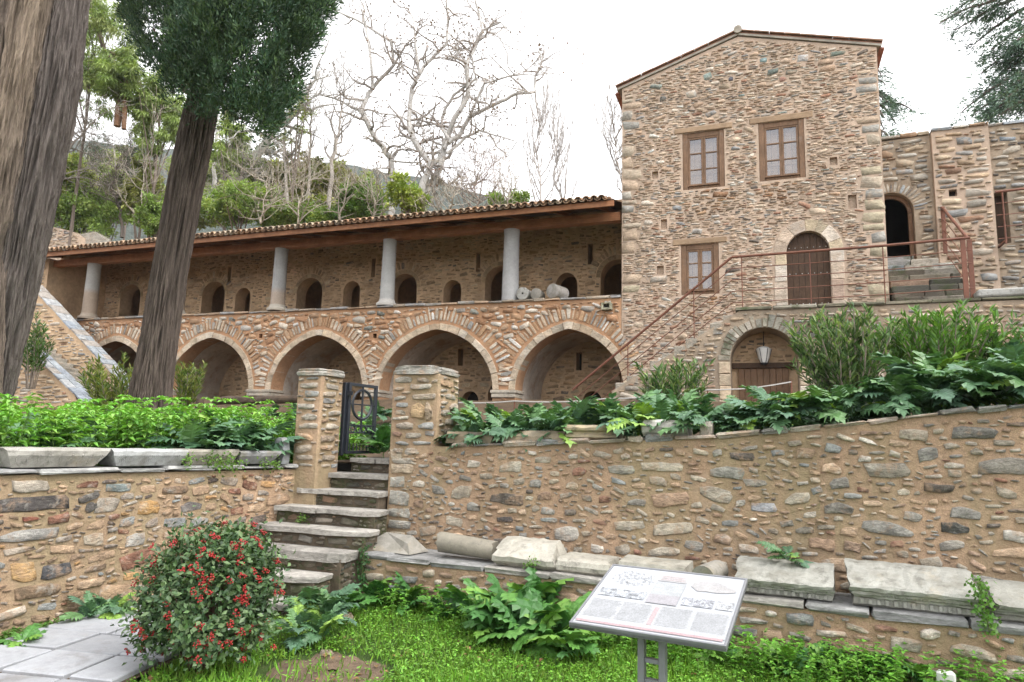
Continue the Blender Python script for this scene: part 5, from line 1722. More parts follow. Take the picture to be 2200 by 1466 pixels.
# lantern in the cellar arch, rope along the terrace
p = at(1641, 762, 17.5)
LN = thing('lantern', 'white glass lantern hanging in the arched cellar doorway', 'lamp', tuple(p))
MB().lathe((p[0], p[1], p[2] - .2), [(.08, .0), (.13, .12), (.17, .30), (.18, .33)], 10).build('shade', MT['white_plastic'], LN, smooth=True)
MB().lathe((p[0], p[1], p[2] - .26), [(.03, 0), (.07, .02), (.085, .058)], 10).build('lamp_base', MT['black_iron'], LN)
MB().lathe((p[0], p[1], p[2] + .131), [(.185, .0), (.1, .05), (.02, .07)], 10).build('lamp_cap', MT['white_plastic'], LN)
MB().tube([(p[0], p[1], p[2] + .2), (p[0], p[1], 4.5)], .012, 5).build('lamp_stem', MT['black_iron'], LN)
for k in range(6):
    t = 2 * math.pi * k / 6
    MB().tube([(p[0] + .085 * math.cos(t), p[1] + .085 * math.sin(t), p[2] - .2), (p[0] + .186 * math.cos(t), p[1] + .186 * math.sin(t), p[2] + .13)], .008, 4).build('lamp_rib', MT['black_iron'], LN)
wp = [at(940, 862, 15.5), at(1105, 862, 15.5), at(1300, 857, 15.5), at(1520, 838, 15.5), at(1700, 821, 15.5)]
rp_ = []
for a, b in zip(wp, wp[1:]):
    for k in range(5):
        q = lerp(a, b, k / 5); q = q.copy(); q[2] -= .05 * math.sin(math.pi * k / 5); rp_.append(q)
rp_.append(wp[-1])
RPo = thing('rope_barrier', 'thin pale rope strung on short posts along the front of the buildings', 'rope', tuple(wp[0]))
MB().tube(rp_, .016, 5).build('rope', MT['wire'], RPo)
for q in wp: MB().tube([(q[0], q[1] + .02, 2.3), (q[0], q[1] + .02, q[2] + .03)], .018, 6).build('rope_post', MT['rust_steel'], RPo)

# log fence behind the nettles
LF = thing('log_fence', 'low fence of dark round logs behind the nettles left of the pillar', 'fence', tuple(at(545, 890, 10.5)))
f0, f1 = at(462, 862, 10.6), at(700, 856, 10.2)
rng = random.Random(9)
pts = [lerp(f0, f1, k / 8) + np.array([0, rng.uniform(-.02, .02), rng.uniform(-.015, .015)]) for k in range(9)]
MB().tube(pts, [.075 + rng.uniform(-.008, .008) for _ in pts], 9).build('log_rail', MT['wood_log'], LF, smooth=True)
for px in (541, 690, 430):
    q = at(px, 868, 10.62)
    MB().tube([(q[0], q[1], 1.7), (q[0], q[1] - .01, q[2] - .02), (q[0], q[1], q[2] + .09)], [.085, .08, .075], 9).build('log_post', MT['wood_log'], LF, smooth=True)

# ================================================================== INFORMATION PANEL
SC = np.array([-.597, 3.593, .767]); SY, STL = -.116, .263
SW, SH = .80, .742
se = np.array([math.cos(SY), math.sin(SY), 0]); su = np.array([-math.sin(SY) * math.cos(STL), math.cos(SY) * math.cos(STL), math.sin(STL)]); sn = np.cross(se, su)
IP = thing('information_panel', 'tilted white information panel on two grey metal legs standing on the lawn', 'sign', (SC[0], SC[1] + .3, 0))
SPt = lambda a, b, h: SC + se * a + su * b + sn * h
MB().box(SPt(0, SH / 2, -.018), (SW, SH, .012), ax=(se, su, sn)).build('panel_back', MT['grey_metal'], IP)
for a0_, b0_, w, h in ((0, .006, SW, .012), (0, SH - .006, SW, .012), (-SW / 2 + .006, SH / 2, .012, SH - .026), (SW / 2 - .006, SH / 2, .012, SH - .026)):
    MB().box(SPt(a0_, b0_, -.012), (w, h, .034), bev=.003, ax=(se, su, sn)).build('panel_frame', MT['grey_metal'], IP)
MB().box(SPt(0, SH / 2, -.006), (SW - .026, SH - .026, .010), ax=(se, su, sn)).build('panel_sheet', MT['panel_white'], IP)
def pq(name, poly, m, c, h):
    V = [SPt((p[0] - .5) * SW, p[1] * SH, h) for p in poly]
    MB().add(V, [tuple(range(len(V)))], c).build(name, m, IP)
H1, H2 = .0016, .0026
pq('text_area', [(.02, .07), (.98, .07), (.98, .41), (.02, .43)], MT['print'], (0.298, 0.308, 0.323), H1)
pq('red_band', [(.03, .045), (.97, .045), (.97, .075), (.03, .075)], MT['print'], (0.293, 0.199, 0.211), H2)
pq('red_bar', [(.485, .12), (.515, .12), (.515, .38), (.485, .38)], MT['print'], (0.298, 0.229, 0.239), H2)
for x0, x1 in ((.05, .16), (.17, .27), (.272, .38)): pq('photograph', [(x0, .46), (x1, .46), (x1, .58), (x0, .58)], MT['photo_print'], (0.206, 0.219, 0.239), H2)
for x0, x1 in ((.63, .70), (.71, .84), (.86, .97)): pq('photograph', [(x0, .46), (x1, .46), (x1, .58), (x0, .58)], MT['photo_print'], (0.204, 0.211, 0.234) if x0 < .85 else (0.256, 0.263, 0.273), H2)
pq('centre_picture', [(.40, .43), (.61, .43), (.61, .78), (.40, .78)], MT['print'], (0.273, 0.288, 0.298), H2)
pq('centre_caption', [(.40, .43), (.61, .43), (.61, .575), (.40, .565)], MT['print'], (0.244, 0.236, 0.254), H2 + .0008)
pq('title_arc', [(.40, .80)] + [(.505 + .105 * math.cos(math.pi * k / 10), .80 + .12 * math.sin(math.pi * k / 10)) for k in range(10, -1, -1)][1:], MT['print'], (0.318, 0.313, 0.320), H1)
for k in range(3): pq('title_line', [(.42, .82 + k * .028), (.59, .82 + k * .028), (.585, .833 + k * .028), (.425, .833 + k * .028)], MT['print'], (0.318, 0.273, 0.278), H2)
rng = random.Random(44)
tl = MB()
for col_ in (.05, .27, .53, .76):
    for r_ in range(13):
        y = .385 - r_ * .021
        x = col_
        while x < col_ + .19:
            w = rng.uniform(.006, .022)
            tl.add([SPt((p[0] - .5) * SW, p[1] * SH, H2 + .0005) for p in ((x, y), (x + w, y), (x + w, y + .007), (x, y + .007))], [(0, 1, 2, 3)], (0.268, 0.276, 0.288))
            x += w + .004
tag(tl.build('text_lines', MT['print'], IP), kind='stuff')
dr_ = MB()
for _ in range(330):
    x, y = rng.uniform(.07, .38), rng.uniform(.66, .92)
    if ((x - .22) / .17) ** 2 + ((y - .79) / .13) ** 2 > 1: continue
    w, h = rng.uniform(.003, .009), rng.uniform(.004, .012)
    dr_.add([SPt((p[0] - .5) * SW, p[1] * SH, H2) for p in ((x, y), (x + w, y), (x + w, y + h), (x, y + h))], [(0, 1, 2, 3)], (0.234, 0.239, 0.249))
tag(dr_.build('site_drawing', MT['print'], IP), kind='stuff')
for cx_, cy_, rx, ry, c in ((.77, .80, .12, .085, (0.288, 0.286, 0.291)), (.82, .76, .13, .06, (0.298, 0.293, 0.296)), (.73, .77, .08, .07, (0.293, 0.286, 0.291))):
    pq('relief_drawing', [(cx_ + rx * rng.uniform(.85, 1.1) * math.cos(2 * math.pi * k / 16), cy_ + ry * rng.uniform(.85, 1.1) * math.sin(2 * math.pi * k / 16)) for k in range(16)], MT['print'], c, H1 + .0003 * (cx_ * 10 % 3))
for a in (-.055, .055):
    q = SPt(a, .16, -.03)
    MB().box((q[0], q[1], (q[2] - .1) / 2 - .0), (.035, .05, q[2] + .1), rz=SY, bev=.003).build('leg', MT['grey_metal'], IP)
q = SPt(0, .16, -.03)
for z in (.5, .25, .60): MB().box((q[0], q[1], z), (.074, .03, .022), rz=SY).build('crossbar', MT['grey_metal'], IP)
MB().box(SPt(0, .3, -.035), (.5, .05, .02), ax=(se, su, sn)).build('panel_support', MT['grey_metal'], IP)

# small white markers
p = at(834, 1272, 6.3)
o = MB().box((p[0], 6.38, .10), (.085, .06, .24), bev=.008).build('marker_block', MT['grey_metal']); tag(o, 'small pale grey block standing in the leaves at the foot of the ledge wall', 'marker')
p = at(2021, 1456, 5.95)
o = MB().box((p[0], 5.78, .05), (.115, .06, .3), bev=.018).build('marker_block', MT['white_plastic']); tag(o, 'small white plastic block by the wall foot at the bottom right', 'marker')
# stones lying about
rng = random.Random(17)
def loose(px, py, r, c, lab, nm='loose_stone'):
    d = _fw + _R * (px - CX) / F_PX - _U * (py - CY) / F_PX
    p = CAM + d * (0.0 - CAM[2]) / d[2]
    n = 9
    V = []
    for zq, sc in ((-.02, .8), (r * .35, 1.05), (r * .75, .75)):
        for i in range(n):
            t = 2 * math.pi * i / n
            V.append((p[0] + r * sc * 1.3 * math.cos(t) * rng.uniform(.8, 1.15), p[1] + r * sc * math.sin(t) * rng.uniform(.8, 1.15), zq + rng.uniform(-.01, .01)))
    F = [(k * n + i, k * n + (i + 1) % n, (k + 1) * n + (i + 1) % n, (k + 1) * n + i) for k in range(2) for i in range(n)] + [tuple(range(n)), tuple(2 * n + i for i in range(n))]
    tag(MB().add(V, F, c).build(nm, MT['stone_near']), lab, 'stone')
loose(730, 1336, .11, (.30, .25, .18), 'brown rounded stone lying in the weeds at the foot of the stairs')
loose(700, 1410, .05, (.24, .2, .15), 'small flat stone on the bare earth beside the berry bush')


# ================================================================== VEGETATION
RNG = np.random.default_rng(7)


def unit(a): return a / (np.linalg.norm(a, axis=-1, keepdims=True) + 1e-9)


def kites(P, D, N, L, Wd, fold=.25, col=None, mid=.45, droop=0.0):
    """N folded leaf blades: base P, direction D, normal N, length L, width Wd"""
    n = len(P)
    D = unit(D); S_ = unit(np.cross(N, D)); N = unit(np.cross(D, S_))
    L = np.broadcast_to(L, (n,))[:, None]; Wd = np.broadcast_to(Wd, (n,))[:, None]
    m = P + D * L * mid
    V = np.stack([P, m + S_ * Wd / 2 + N * Wd * fold, P + D * L - N * L * droop, m - S_ * Wd / 2 + N * Wd * fold], 1).reshape(-1, 3)
    b = np.arange(n)[:, None] * 4
    T = np.concatenate([b + np.array([0, 1, 2]), b + np.array([0, 2, 3])], 1).reshape(-1, 3)
    C = np.repeat(col, 4, 0) if col is not None else None
    return V, T, C


def rand_dirs(n): return unit(RNG.normal(size=(n, 3)))


def cvar(c, n, s=.25, t=.12):
    c = np.array(c)
    return np.clip(c * RNG.uniform(1 - s, 1 + s, (n, 1)) * RNG.uniform(1 - t, 1 + t, (n, 3)), .004, 1)


def join(parts):
    V, T, C, b = [], [], [], 0
    for v, t, c in parts:
        V.append(v); T.append(t + b); C.append(c); b += len(v)
    return np.concatenate(V), np.concatenate(T), np.concatenate(C)


def leaf_blob(centers, rad, n, L, Wd, cols, flat=.0, hang=0.0, up=0.0, fold=.2):
    """clumps of leaves: centers (k,3), each with n leaves spread over rad; cols: list of colours, one per clump at random"""
    k = len(centers)
    ci = np.repeat(np.arange(k), n)
    rad = np.broadcast_to(rad, (k,))
    off = RNG.normal(size=(k * n, 3)) * .45
    off[:, 2] *= (1 - flat)
    P = centers[ci] + off * rad[ci][:, None]
    D = unit(off + RNG.normal(size=(k * n, 3)) * .5 + np.array([0, 0, up - hang]))
    N = unit(RNG.normal(size=(k * n, 3)) * .7 + np.array([0, 0, 1.0]))
    pc = np.array(cols)[RNG.integers(0, len(cols), k)] * RNG.uniform(.75, 1.25, (k, 1))
    C = np.clip(pc[ci] * RNG.uniform(.75, 1.25, (k * n, 1)), .004, 1)
    return kites(P, D, N, L * RNG.uniform(.7, 1.3, k * n), Wd * RNG.uniform(.7, 1.3, k * n), fold, C)


def sprays(centers, dirs, n, length, L, Wd, cols, spread=.35, hang=0.0):
    """conifer sprays: n scale-leaf shoots set along each short axis"""
    k = len(centers)
    ci = np.repeat(np.arange(k), n)
    t = RNG.uniform(0, 1, k * n)
    A = unit(dirs)
    side = RNG.normal(size=(k * n, 3))
    P = centers[ci] + A[ci] * (t * length)[:, None] + side * (spread * length * .35 * (1.1 - t))[:, None]
    D = unit(A[ci] + side * .55 + np.array([0, 0, -hang]))
    N = rand_dirs(k * n)
    pc = np.array(cols)[RNG.integers(0, len(cols), k)] * RNG.uniform(.5, 1.5, (k, 1))
    C = np.clip(pc[ci] * RNG.uniform(.75, 1.25, (k * n, 1)), .004, 1)
    return kites(P, D, N, L * RNG.uniform(.7, 1.3, k * n), Wd * RNG.uniform(.7, 1.3, k * n), .2, C)


# ---- trunks with ridged bark
def trunk(name, pts, rads, parent, col, m, seed=0, seg=340, rings=200, ridge=.035, lobes=.07, twist=.15, streak=None):
    pts = np.array(pts, float)
    t = np.linspace(0, 1, len(pts))
    T = np.linspace(0, 1, rings)
    P = np.stack([np.interp(T, t, pts[:, i]) for i in range(3)], 1)
    R = np.interp(T, t, rads)
    th = np.linspace(0, 2 * np.pi, seg, endpoint=False)
    r_ = np.random.default_rng(seed)
    ph = r_.uniform(0, 6.28, 12)
    V, C = [], []
    L = np.linalg.norm(pts[-1] - pts[0])
    for i in range(rings):
        z = T[i] * L
        a = th + twist * z * .3
        rr = R[i] * (1 + lobes * np.sin(2 * a + ph[0] + .2 * z) + lobes * .8 * np.sin(3 * a + ph[1]) + lobes * .4 * np.sin(5 * a + ph[2] + .3 * z))
        q = np.zeros(seg)
        for f, s_, k in ((17, .5, 3), (29, .5, 4), (47, .45, 5)):
            q += s_ * np.sin(f * a + ph[k] + 1.6 * np.sin(z * 2.3 + ph[k + 3] + 2 * np.sin(th + f)) + .8 * np.sin(z * 5.1 + f + 3 * np.sin(2 * th)))
        kx = R[i] * 24
        n1_ = np.array([mnoise.noise(Vector((kx * math.cos(t_), kx * math.sin(t_), z * .9 + seed))) for t_ in a])
        n2_ = np.array([mnoise.noise(Vector((kx * 2.4 * math.cos(t_), kx * 2.4 * math.sin(t_), z * 2.6 + seed * 3))) for t_ in a])
        q = .3 * q + 1.9 * (.45 - 2.2 * np.abs(n1_)) + .8 * n2_
        rr = rr + ridge * np.abs(R[i]) ** .5 * .95 * (q + r_.uniform(-.2, .2, seg))
        x = P[i, 0] + rr * np.cos(th); y = P[i, 1] + rr * np.sin(th)
        V.append(np.stack([x, y, np.full(seg, P[i, 2])], 1))
        c = np.array(col)[None, :] * (1 + .27 * q[:, None] + r_.uniform(-.15, .15, (seg, 1)))
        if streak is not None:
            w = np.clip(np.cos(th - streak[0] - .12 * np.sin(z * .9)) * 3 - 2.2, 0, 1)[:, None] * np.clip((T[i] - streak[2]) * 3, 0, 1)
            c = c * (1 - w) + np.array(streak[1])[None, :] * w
        C.append(np.clip(c, .01, 1))
    V = np.concatenate(V); C = np.concatenate(C)
    I = np.arange(rings - 1)[:, None] * seg; J = np.arange(seg)[None, :]; J2 = (J + 1) % seg
    a, b, c, d = I + J, I + J2, I + seg + J2, I + seg + J
    F = np.concatenate([np.stack([a, b, c], -1).reshape(-1, 3), np.stack([a, c, d], -1).reshape(-1, 3)])
    return link(name, np_mesh(name, V, F, C, m, True), parent)


BK = MT['bark_cypress']
# ---- big twin-stemmed cypress at the left edge
Yt = 6.5
b0 = at(-40, 880, Yt); b0[2] = 1.2
CT1 = thing('cypress_tree', 'huge twin stemmed old tree trunk with stringy grey bark cut by the left edge', 'tree', tuple(b0))
def tk(pxpts, Y, zmin, ext=0, dy=0):
    P = []
    for px, py, wpx in pxpts:
        p = at(px, py, Y); p[1] += dy
        dep = float(np.dot(p - CAM, _fw))
        P.append((p, wpx / F_PX * dep / 2 * 1.0))
    pts = [q[0] for q in P]; r = [q[1] for q in P]
    d0 = pts[1] - pts[0]
    pts = [pts[0] + d0 * (zmin - pts[0][2]) / d0[2]] + pts; r = [r[0] * 1.12] + r
    if ext:
        d1 = pts[-1] - pts[-2]; d1 = d1 / np.linalg.norm(d1)
        pts.append(pts[-1] + d1 * ext); r.append(r[-1] * .7)
    return pts, r
p1, r1 = tk([(-76, 860, 128), (-49, 560, 124), (16, 250, 119), (70, 0, 110)], Yt, 1.1, 5)
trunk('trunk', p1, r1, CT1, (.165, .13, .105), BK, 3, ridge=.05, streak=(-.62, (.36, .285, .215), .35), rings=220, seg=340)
p2, r2 = tk([(-26, 860, 76), (24, 620, 86), (72, 400, 90), (121, 170, 88), (148, 0, 70)], Yt + .35, 1.1, 4)
trunk('trunk', p2, r2, CT1, (.135, .115, .105), BK, 4, ridge=.05, rings=220, seg=340)
def cyp_crown(parent, axis, z0, z1, rmax, n, cols, name='crown'):
    k = n
    z = RNG.uniform(z0, z1, k); t = (z - z0) / (z1 - z0)
    th = RNG.uniform(0, 6.28, k)
    r = rmax * np.sqrt(RNG.uniform(.25, 1, k)) * np.clip(np.sin(np.pi * np.clip(t * .8 + .2, 0, 1)) * 1.05, .15, 1)
    cx = axis[0][0] + (axis[1][0] - axis[0][0]) * (z - axis[0][2]) / (axis[1][2] - axis[0][2])
    cy = axis[0][1] + (axis[1][1] - axis[0][1]) * (z - axis[0][2]) / (axis[1][2] - axis[0][2])
    P = np.stack([cx + r * np.cos(th), cy + r * np.sin(th), z], 1)
    D = np.stack([.4 * np.cos(th), .4 * np.sin(th), np.ones(k)], 1) + RNG.normal(size=(k, 3)) * .25
    V, T, C = sprays(P, D, 26, .5, .13, .045, cols, .7)
    link(name, np_mesh(name, V, T, C, MT['leaf_dark']), parent)
CYC = [(.050, .095, .055), (.036, .075, .045), (.065, .115, .058), (.075, .125, .05)]
cyp_crown(CT1, (p1[-3], p1[-1]), p1[-2][2] + 1.6, p1[-1][2] + 8, 1.9, 700, CYC)

# ---- leaning cypress in the middle
Ym = 9.5
b0 = at(318, 880, Ym); b0[2] = 1.7
CT2 = thing('cypress_tree', 'thick leaning cypress trunk with dark green crown in front of the gallery', 'tree', tuple(b0))
pm, rm = tk([(318, 875, 82), (339, 740, 74), (362, 600, 71), (399, 400, 70), (428, 260, 67), (455, 150, 52), (485, 20, 38)], Ym, 1.2, 6)
rm[0] *= 1.25; rm[1] *= 1.05
trunk('trunk', pm, rm, CT2, (.125, .098, .082), BK, 8, ridge=.032, lobes=.04, twist=.1, rings=220, seg=340)
rng = random.Random(21)
mb = MB()
for px0, py0, px1, py1, dy, r in ((445, 230, 575, 118, -.5, .07), (440, 240, 520, 90, -.35, .06), (460, 215, 610, 150, .3, .06), (440, 235, 380, 90, -.3, .06), (435, 240, 330, 60, .2, .06), (455, 200, 560, 20, -.7, .06), (470, 225, 560, 262, -.4, .03), (440, 215, 480, 30, -.75, .05), (430, 225, 400, 60, -.7, .05), (450, 190, 650, 40, 0, .05)):
    a, b = at(px0, py0, Ym), at(px1, py1, Ym + dy)
    pts = []
    for k in range(7):
        t = k / 6
        q = lerp(a, b, t) + np.array([rng.uniform(-.04, .04), 0, -.12 * math.sin(math.pi * t) + rng.uniform(-.03, .03)])
        pts.append(q)
    mb.tube(pts, [r * (1 - .7 * k / 6) for k in range(7)], 7, (.13, .075, .055))
mb.build('branch', MT['bark_pale'], CT2, smooth=True)
poly = [(262, -40), (268, 40), (285, 95), (305, 110), (318, 158), (345, 172), (366, 215), (392, 190), (402, 225), (425, 240), (446, 252), (470, 215), (490, 255), (512, 290), (540, 262), (578, 298), (602, 255), (632, 210), (642, 160), (668, 100), (692, 70), (712, 20), (716, -40)]
hole = [(462, 190), (505, 120), (570, 100), (585, 128), (520, 160), (478, 212)]
cnt = 0
C0 = []
while len(C0) < 2900:
    px, py = RNG.uniform(255, 720), RNG.uniform(-40, 300)
    if not inside_poly(np.array([px]), np.array([py]), poly)[0]: continue
    if inside_poly(np.array([px]), np.array([py]), hole)[0] and RNG.random() < .88: continue
    n_ = mnoise.noise(Vector((px * .026, py * .018, 3.3))) + .5 * mnoise.noise(Vector((px * .06, py * .045, 7.3)))
    if n_ < -.12 and RNG.random() < .88: continue
    hw = 1.75 * math.sqrt(max(.05, 1 - ((px - 490) / 235) ** 2))
    dy = RNG.uniform(-1, 1)
    dy = np.sign(dy) * abs(dy) ** .6 * hw
    if dy > 0 and RNG.random() < .35: dy = -dy
    C0.append(at(px, py, Ym + dy) if dy < 10 else 0)
C0 = np.array(C0)
ax0, ax1 = pm[5], pm[-1]
D0 = C0 - np.array([pm[5][0], pm[5][1], pm[5][2] - 1.5])
D0 = unit(D0) * .9 + np.array([0, 0, .55]) + RNG.normal(size=C0.shape) * .3
pa = sprays(C0 - unit(D0) * .12, D0, 34, .42, .085, .024, CYC, .6)
z = RNG.uniform(pm[7][2] + .3, pm[-1][2] + 5, 900); th = RNG.uniform(0, 6.28, 900)
t = (z - z.min()) / (z.max() - z.min())
r = 1.9 * np.sqrt(RNG.uniform(.3, 1, 900)) * np.clip(1.1 - t ** 2, .15, 1)
cx_ = np.interp(z, [pm[6][2], pm[-1][2] + 5], [pm[6][0], pm[-1][0] + .3])
C1 = np.stack([cx_ + r * np.cos(th), Ym + r * np.sin(th), z], 1)
pb = sprays(C1, np.stack([.4 * np.cos(th), .4 * np.sin(th), np.ones(900)], 1), 24, .5, .14, .05, CYC, .7)
V, T, C = join([pa, pb])
link('crown', np_mesh('crown', V, T, C, MT['leaf_dark']), CT2)


# ---- bare trees
def twigs(mb, p, d, L, r, lev, rng, wob=.35, up=.15, sides=(6, 5, 4, 3), nb=(3, 5), leaves=None, seg=5):
    pts = [np.array(p, float)]
    d = np.array(d, float)
    for k in range(seg):
        d = d + np.array([rng.gauss(0, wob), rng.gauss(0, wob), rng.gauss(up * .4, wob)])
        d /= np.linalg.norm(d)
        pts.append(pts[-1] + d * L / seg)
    rs = [max(getattr(mb, 'rmin', .0085), r * (1 - .75 * k / seg)) for k in range(seg + 1)]
    mb.tube(pts, rs, sides[min(lev, len(sides) - 1)], mb.col, cap=False)
    if lev < mb.maxlev:
        for _ in range(rng.randint(*nb)):
            k = rng.randint(1, seg)
            q = pts[k]
            dd = pts[k] - pts[k - 1]; dd /= np.linalg.norm(dd)
            s_ = np.array([rng.gauss(0, 1), rng.gauss(0, 1), rng.gauss(up, .8)])
            dd = dd * .7 + s_ * .6
            dd /= np.linalg.norm(dd)
            twigs(mb, q, dd, L * rng.uniform(.4, .7), rs[k] * .62, lev + 1, rng, wob, up, sides, nb, leaves, max(3, seg - 1))
    elif leaves is not None and rng.random() < .5:
        leaves.append(pts[-1])


def plane_tree():
    Y = 34
    b = at(905, 470, Y); b[2] = hill_z(b[0], Y)
    T = thing('plane_tree', 'tall leafless white barked plane tree with crooked limbs behind the gallery roof', 'tree', tuple(b))
    sk = [([(840, 470), (844, 413), (841, 341), (810, 303), (776, 239), (790, 205), (800, 191), (846, 140), (841, 89), (780, 51), (718, 22)], 13, 2.5),
          ([(800, 191), (795, 112), (786, 58), (776, 20)], 6, 2), ([(776, 239), (718, 211), (667, 200)], 5, 1.8),
          ([(890, 480), (902, 440), (909, 392), (926, 355), (889, 300), (880, 280), (878, 259), (885, 191), (901, 160), (913, 140), (960, 95), (962, 40), (959, -30)], 15, 2.5),
          ([(901, 160), (892, 92), (889, 44), (870, 10)], 5, 1.6), ([(878, 259), (861, 251), (827, 246)], 4, 1.4),
          ([(900, 480), (913, 420), (947, 358), (954, 314), (977, 252), (1005, 205), (1003, 136), (1022, 99), (1037, 65), (1030, 30), (1015, -20)], 14, 2.5),
          ([(954, 320), (964, 300), (947, 266), (957, 232), (974, 205), (1022, 170), (1016, 140), (1011, 116)], 8, 2), ([(926, 355), (945, 340), (954, 314)], 9, 8),
          ([(964, 307), (991, 286), (1008, 252), (1076, 218), (1110, 201), (1148, 198), (1150, 164), (1165, 133), (1158, 112)], 9, 1.8), ([(1037, 65), (1076, 48), (1093, 65)], 4, 1.3),
          ([(960, 330), (1000, 295), (1030, 280), (1060, 290), (1110, 305)], 6, 1.4), ([(841, 345), (900, 350), (905, 325)], 4, 1.4), ([(1010, 250), (1040, 180), (1090, 165), (1140, 160)], 5, 1.4),
          ([(901, 160), (865, 140), (850, 165)], 4, 1.3), ([(1003, 136), (985, 110), (970, 80)], 4, 1.2), ([(846, 140), (870, 100), (905, 60)], 4, 1.2)]
    rng = random.Random(40)
    tr, tw = MB(), MB()
    tw.col = (.36, .325, .295); tw.maxlev = 2
    leaves = []
    for pts, w0, w1 in sk:
        n = len(pts)
        dy = 0.0
        W_ = []
        for i, (px, py) in enumerate(pts):
            if i: dy += rng.uniform(-.5, .5)
            W_.append(at(px, py, Y + dy))
        dense = []
        rad = []
        for i in range(n - 1):
            for k in range(3):
                t = k / 3
                dense.append(lerp(W_[i], W_[i + 1], t) + np.array([rng.uniform(-.05, .05), rng.uniform(-.05, .05), rng.uniform(-.05, .05)]) * (k > 0))
                rad.append(lerp(w0 * 1.15, w1 * 1.7, (i + t) / (n - 1)) / F_PX * 40 / 2)
        dense.append(W_[-1]); rad.append(w1 / F_PX * 40 / 2)
        tr.tube(dense, rad, 9, (.52, .505, .48))
        for i in range(3, len(dense)):
            if dense[i][2] < 10: continue
            for _ in range(1 if rng.random() < .85 else 0):
                d = np.array([rng.gauss(0, 1), rng.gauss(0, .8), rng.gauss(.25, .7)])
                twigs(tw, dense[i], d / np.linalg.norm(d), rng.uniform(1.3, 3.4), rad[i] * .5 + .018, 0, rng, .38, .12, (5, 4, 3), (3, 5), leaves)
    tr.build('trunk', MT['bark_pale'], T, smooth=True)
    tw.build('twigs', MT['bark_pale'], T)
    P = np.array(leaves)
    V, F, C = kites(P, rand_dirs(len(P)), rand_dirs(len(P)), .16, .12, .2, cvar((.16, .10, .06), len(P)))
    link('dead_leaves', np_mesh('dead_leaves', V, F, C, MT['leaf_dark']), T, kind='stuff')


plane_tree()


def bare_tree(label, pxs, Y, w, seed, lev=2, spread=2.2, col=(.33, .30, .27), wob=.22, up=.5, group=None, nb=(3, 5), start=.35):
    rng = random.Random(seed)
    W_ = [at(px, py, Y) for px, py in pxs]
    b = W_[0]
    T = thing('bare_tree', label, 'tree', tuple(b), group)
    tr, tw = MB(), MB()
    tw.col = tuple(c * .8 for c in col); tw.maxlev = lev
    dense, rad = [], []
    n = len(W_)
    dep = float(np.dot(b - CAM, _fw))
    for i in range(n - 1):
        for k in range(4):
            t = k / 4
            dense.append(lerp(W_[i], W_[i + 1], t) + np.array([rng.uniform(-.04, .04), rng.uniform(-.1, .1), 0]))
            rad.append(max(.022, 1.25 * w / F_PX * dep / 2 * (1 - .85 * (i + t) / (n - 1))))
    dense.append(W_[-1]); rad.append(.01)
    tr.tube(dense, rad, 7, col)
    tr.build('trunk', MT['bark_pale'], T, smooth=True)
    for i in range(int(len(dense) * start), len(dense)):
        for _ in range(2):
            a = rng.uniform(0, 6.28)
            d = np.array([math.cos(a), math.sin(a), up + rng.uniform(-.2, .4)])
            twigs(tw, dense[i], d / np.linalg.norm(d), spread * rng.uniform(.6, 1.2), rad[i] * .5 + .014, 0, rng, wob, up, (4, 3, 3), nb)
    tw.build('twigs', MT['bark_pale'], T)
    return T


G = 'leafless trees on the slope behind the gallery'
bare_tree('slender leafless tree with upswept twigs left of the white plane tree', [(703, 480), (715, 345), (728, 280), (742, 190)], 30, 9, 1, group=G)
bare_tree('thin leafless sapling with pale straight trunk close to the leaning cypress crown', [(618, 490), (614, 370), (608, 250), (600, 215)], 30, 7, 2, spread=1.8, group=G)
bare_tree('thin leafless sapling standing between two yellow green bushes', [(662, 490), (666, 340), (668, 250), (660, 210)], 31, 6, 3, spread=1.8, group=G)
bare_tree('dark crooked leafless tree above the left end of the tiled roof', [(190, 520), (170, 470), (150, 440), (165, 360)], 27, 8, 4, col=(.16, .13, .11), wob=.3, group=G)
bare_tree('dark forked leafless tree on the slope left of the leaning cypress', [(260, 510), (258, 450), (240, 400), (262, 330)], 27, 6, 5, col=(.18, .15, .13), wob=.3, group=G)
bare_tree('leafless twiggy bush rising behind the right half of the roof', [(1165, 460), (1160, 380), (1150, 310), (1165, 260)], 30, 4, 6, spread=2.6, up=1.0, wob=.15, nb=(2, 4), start=.05, col=(.45, .42, .40), group=G)
bare_tree('wide leafless bush over the roof nearest the gabled house', [(1215, 450), (1190, 380), (1200, 330), (1180, 290)], 33, 4, 7, spread=2.6, up=1.0, wob=.17, nb=(2, 4), start=.05, col=(.45, .42, .40), group=G)
bare_tree('leafless tree whose twigs show beside the wall of the gabled house', [(1350, 450), (1335, 390), (1325, 330), (1320, 270)], 28, 4, 8, spread=2.0, up=.9, wob=.16, start=.1, group=G)
bare_tree('low tangle of pinkish leafless twigs above the middle of the roof', [(1020, 470), (1030, 430), (1010, 400), (1040, 385)], 36, 4, 9, spread=3.2, up=.3, wob=.3, col=(.42, .33, .29), start=.0, nb=(4, 6), group=G)
bare_tree('grey leafless thicket on the slope between the two cypress trunks', [(215, 460), (220, 400), (250, 360), (240, 300)], 33, 6, 10, spread=3.4, up=.2, wob=.32, start=.0, nb=(4, 6), group=G)
bare_tree('tangled leafless tree to the right of the leaning cypress trunk', [(480, 480), (500, 420), (520, 380), (560, 350)], 29, 6, 11, spread=2.6, up=.2, wob=.32, start=.1, group=G)
bare_tree('leafless branches hanging below the pine beside the big left trunk', [(100, 400), (140, 330), (180, 280), (230, 240)], 24, 5, 12, spread=2.4, up=.0, wob=.3, start=.1, group=G)
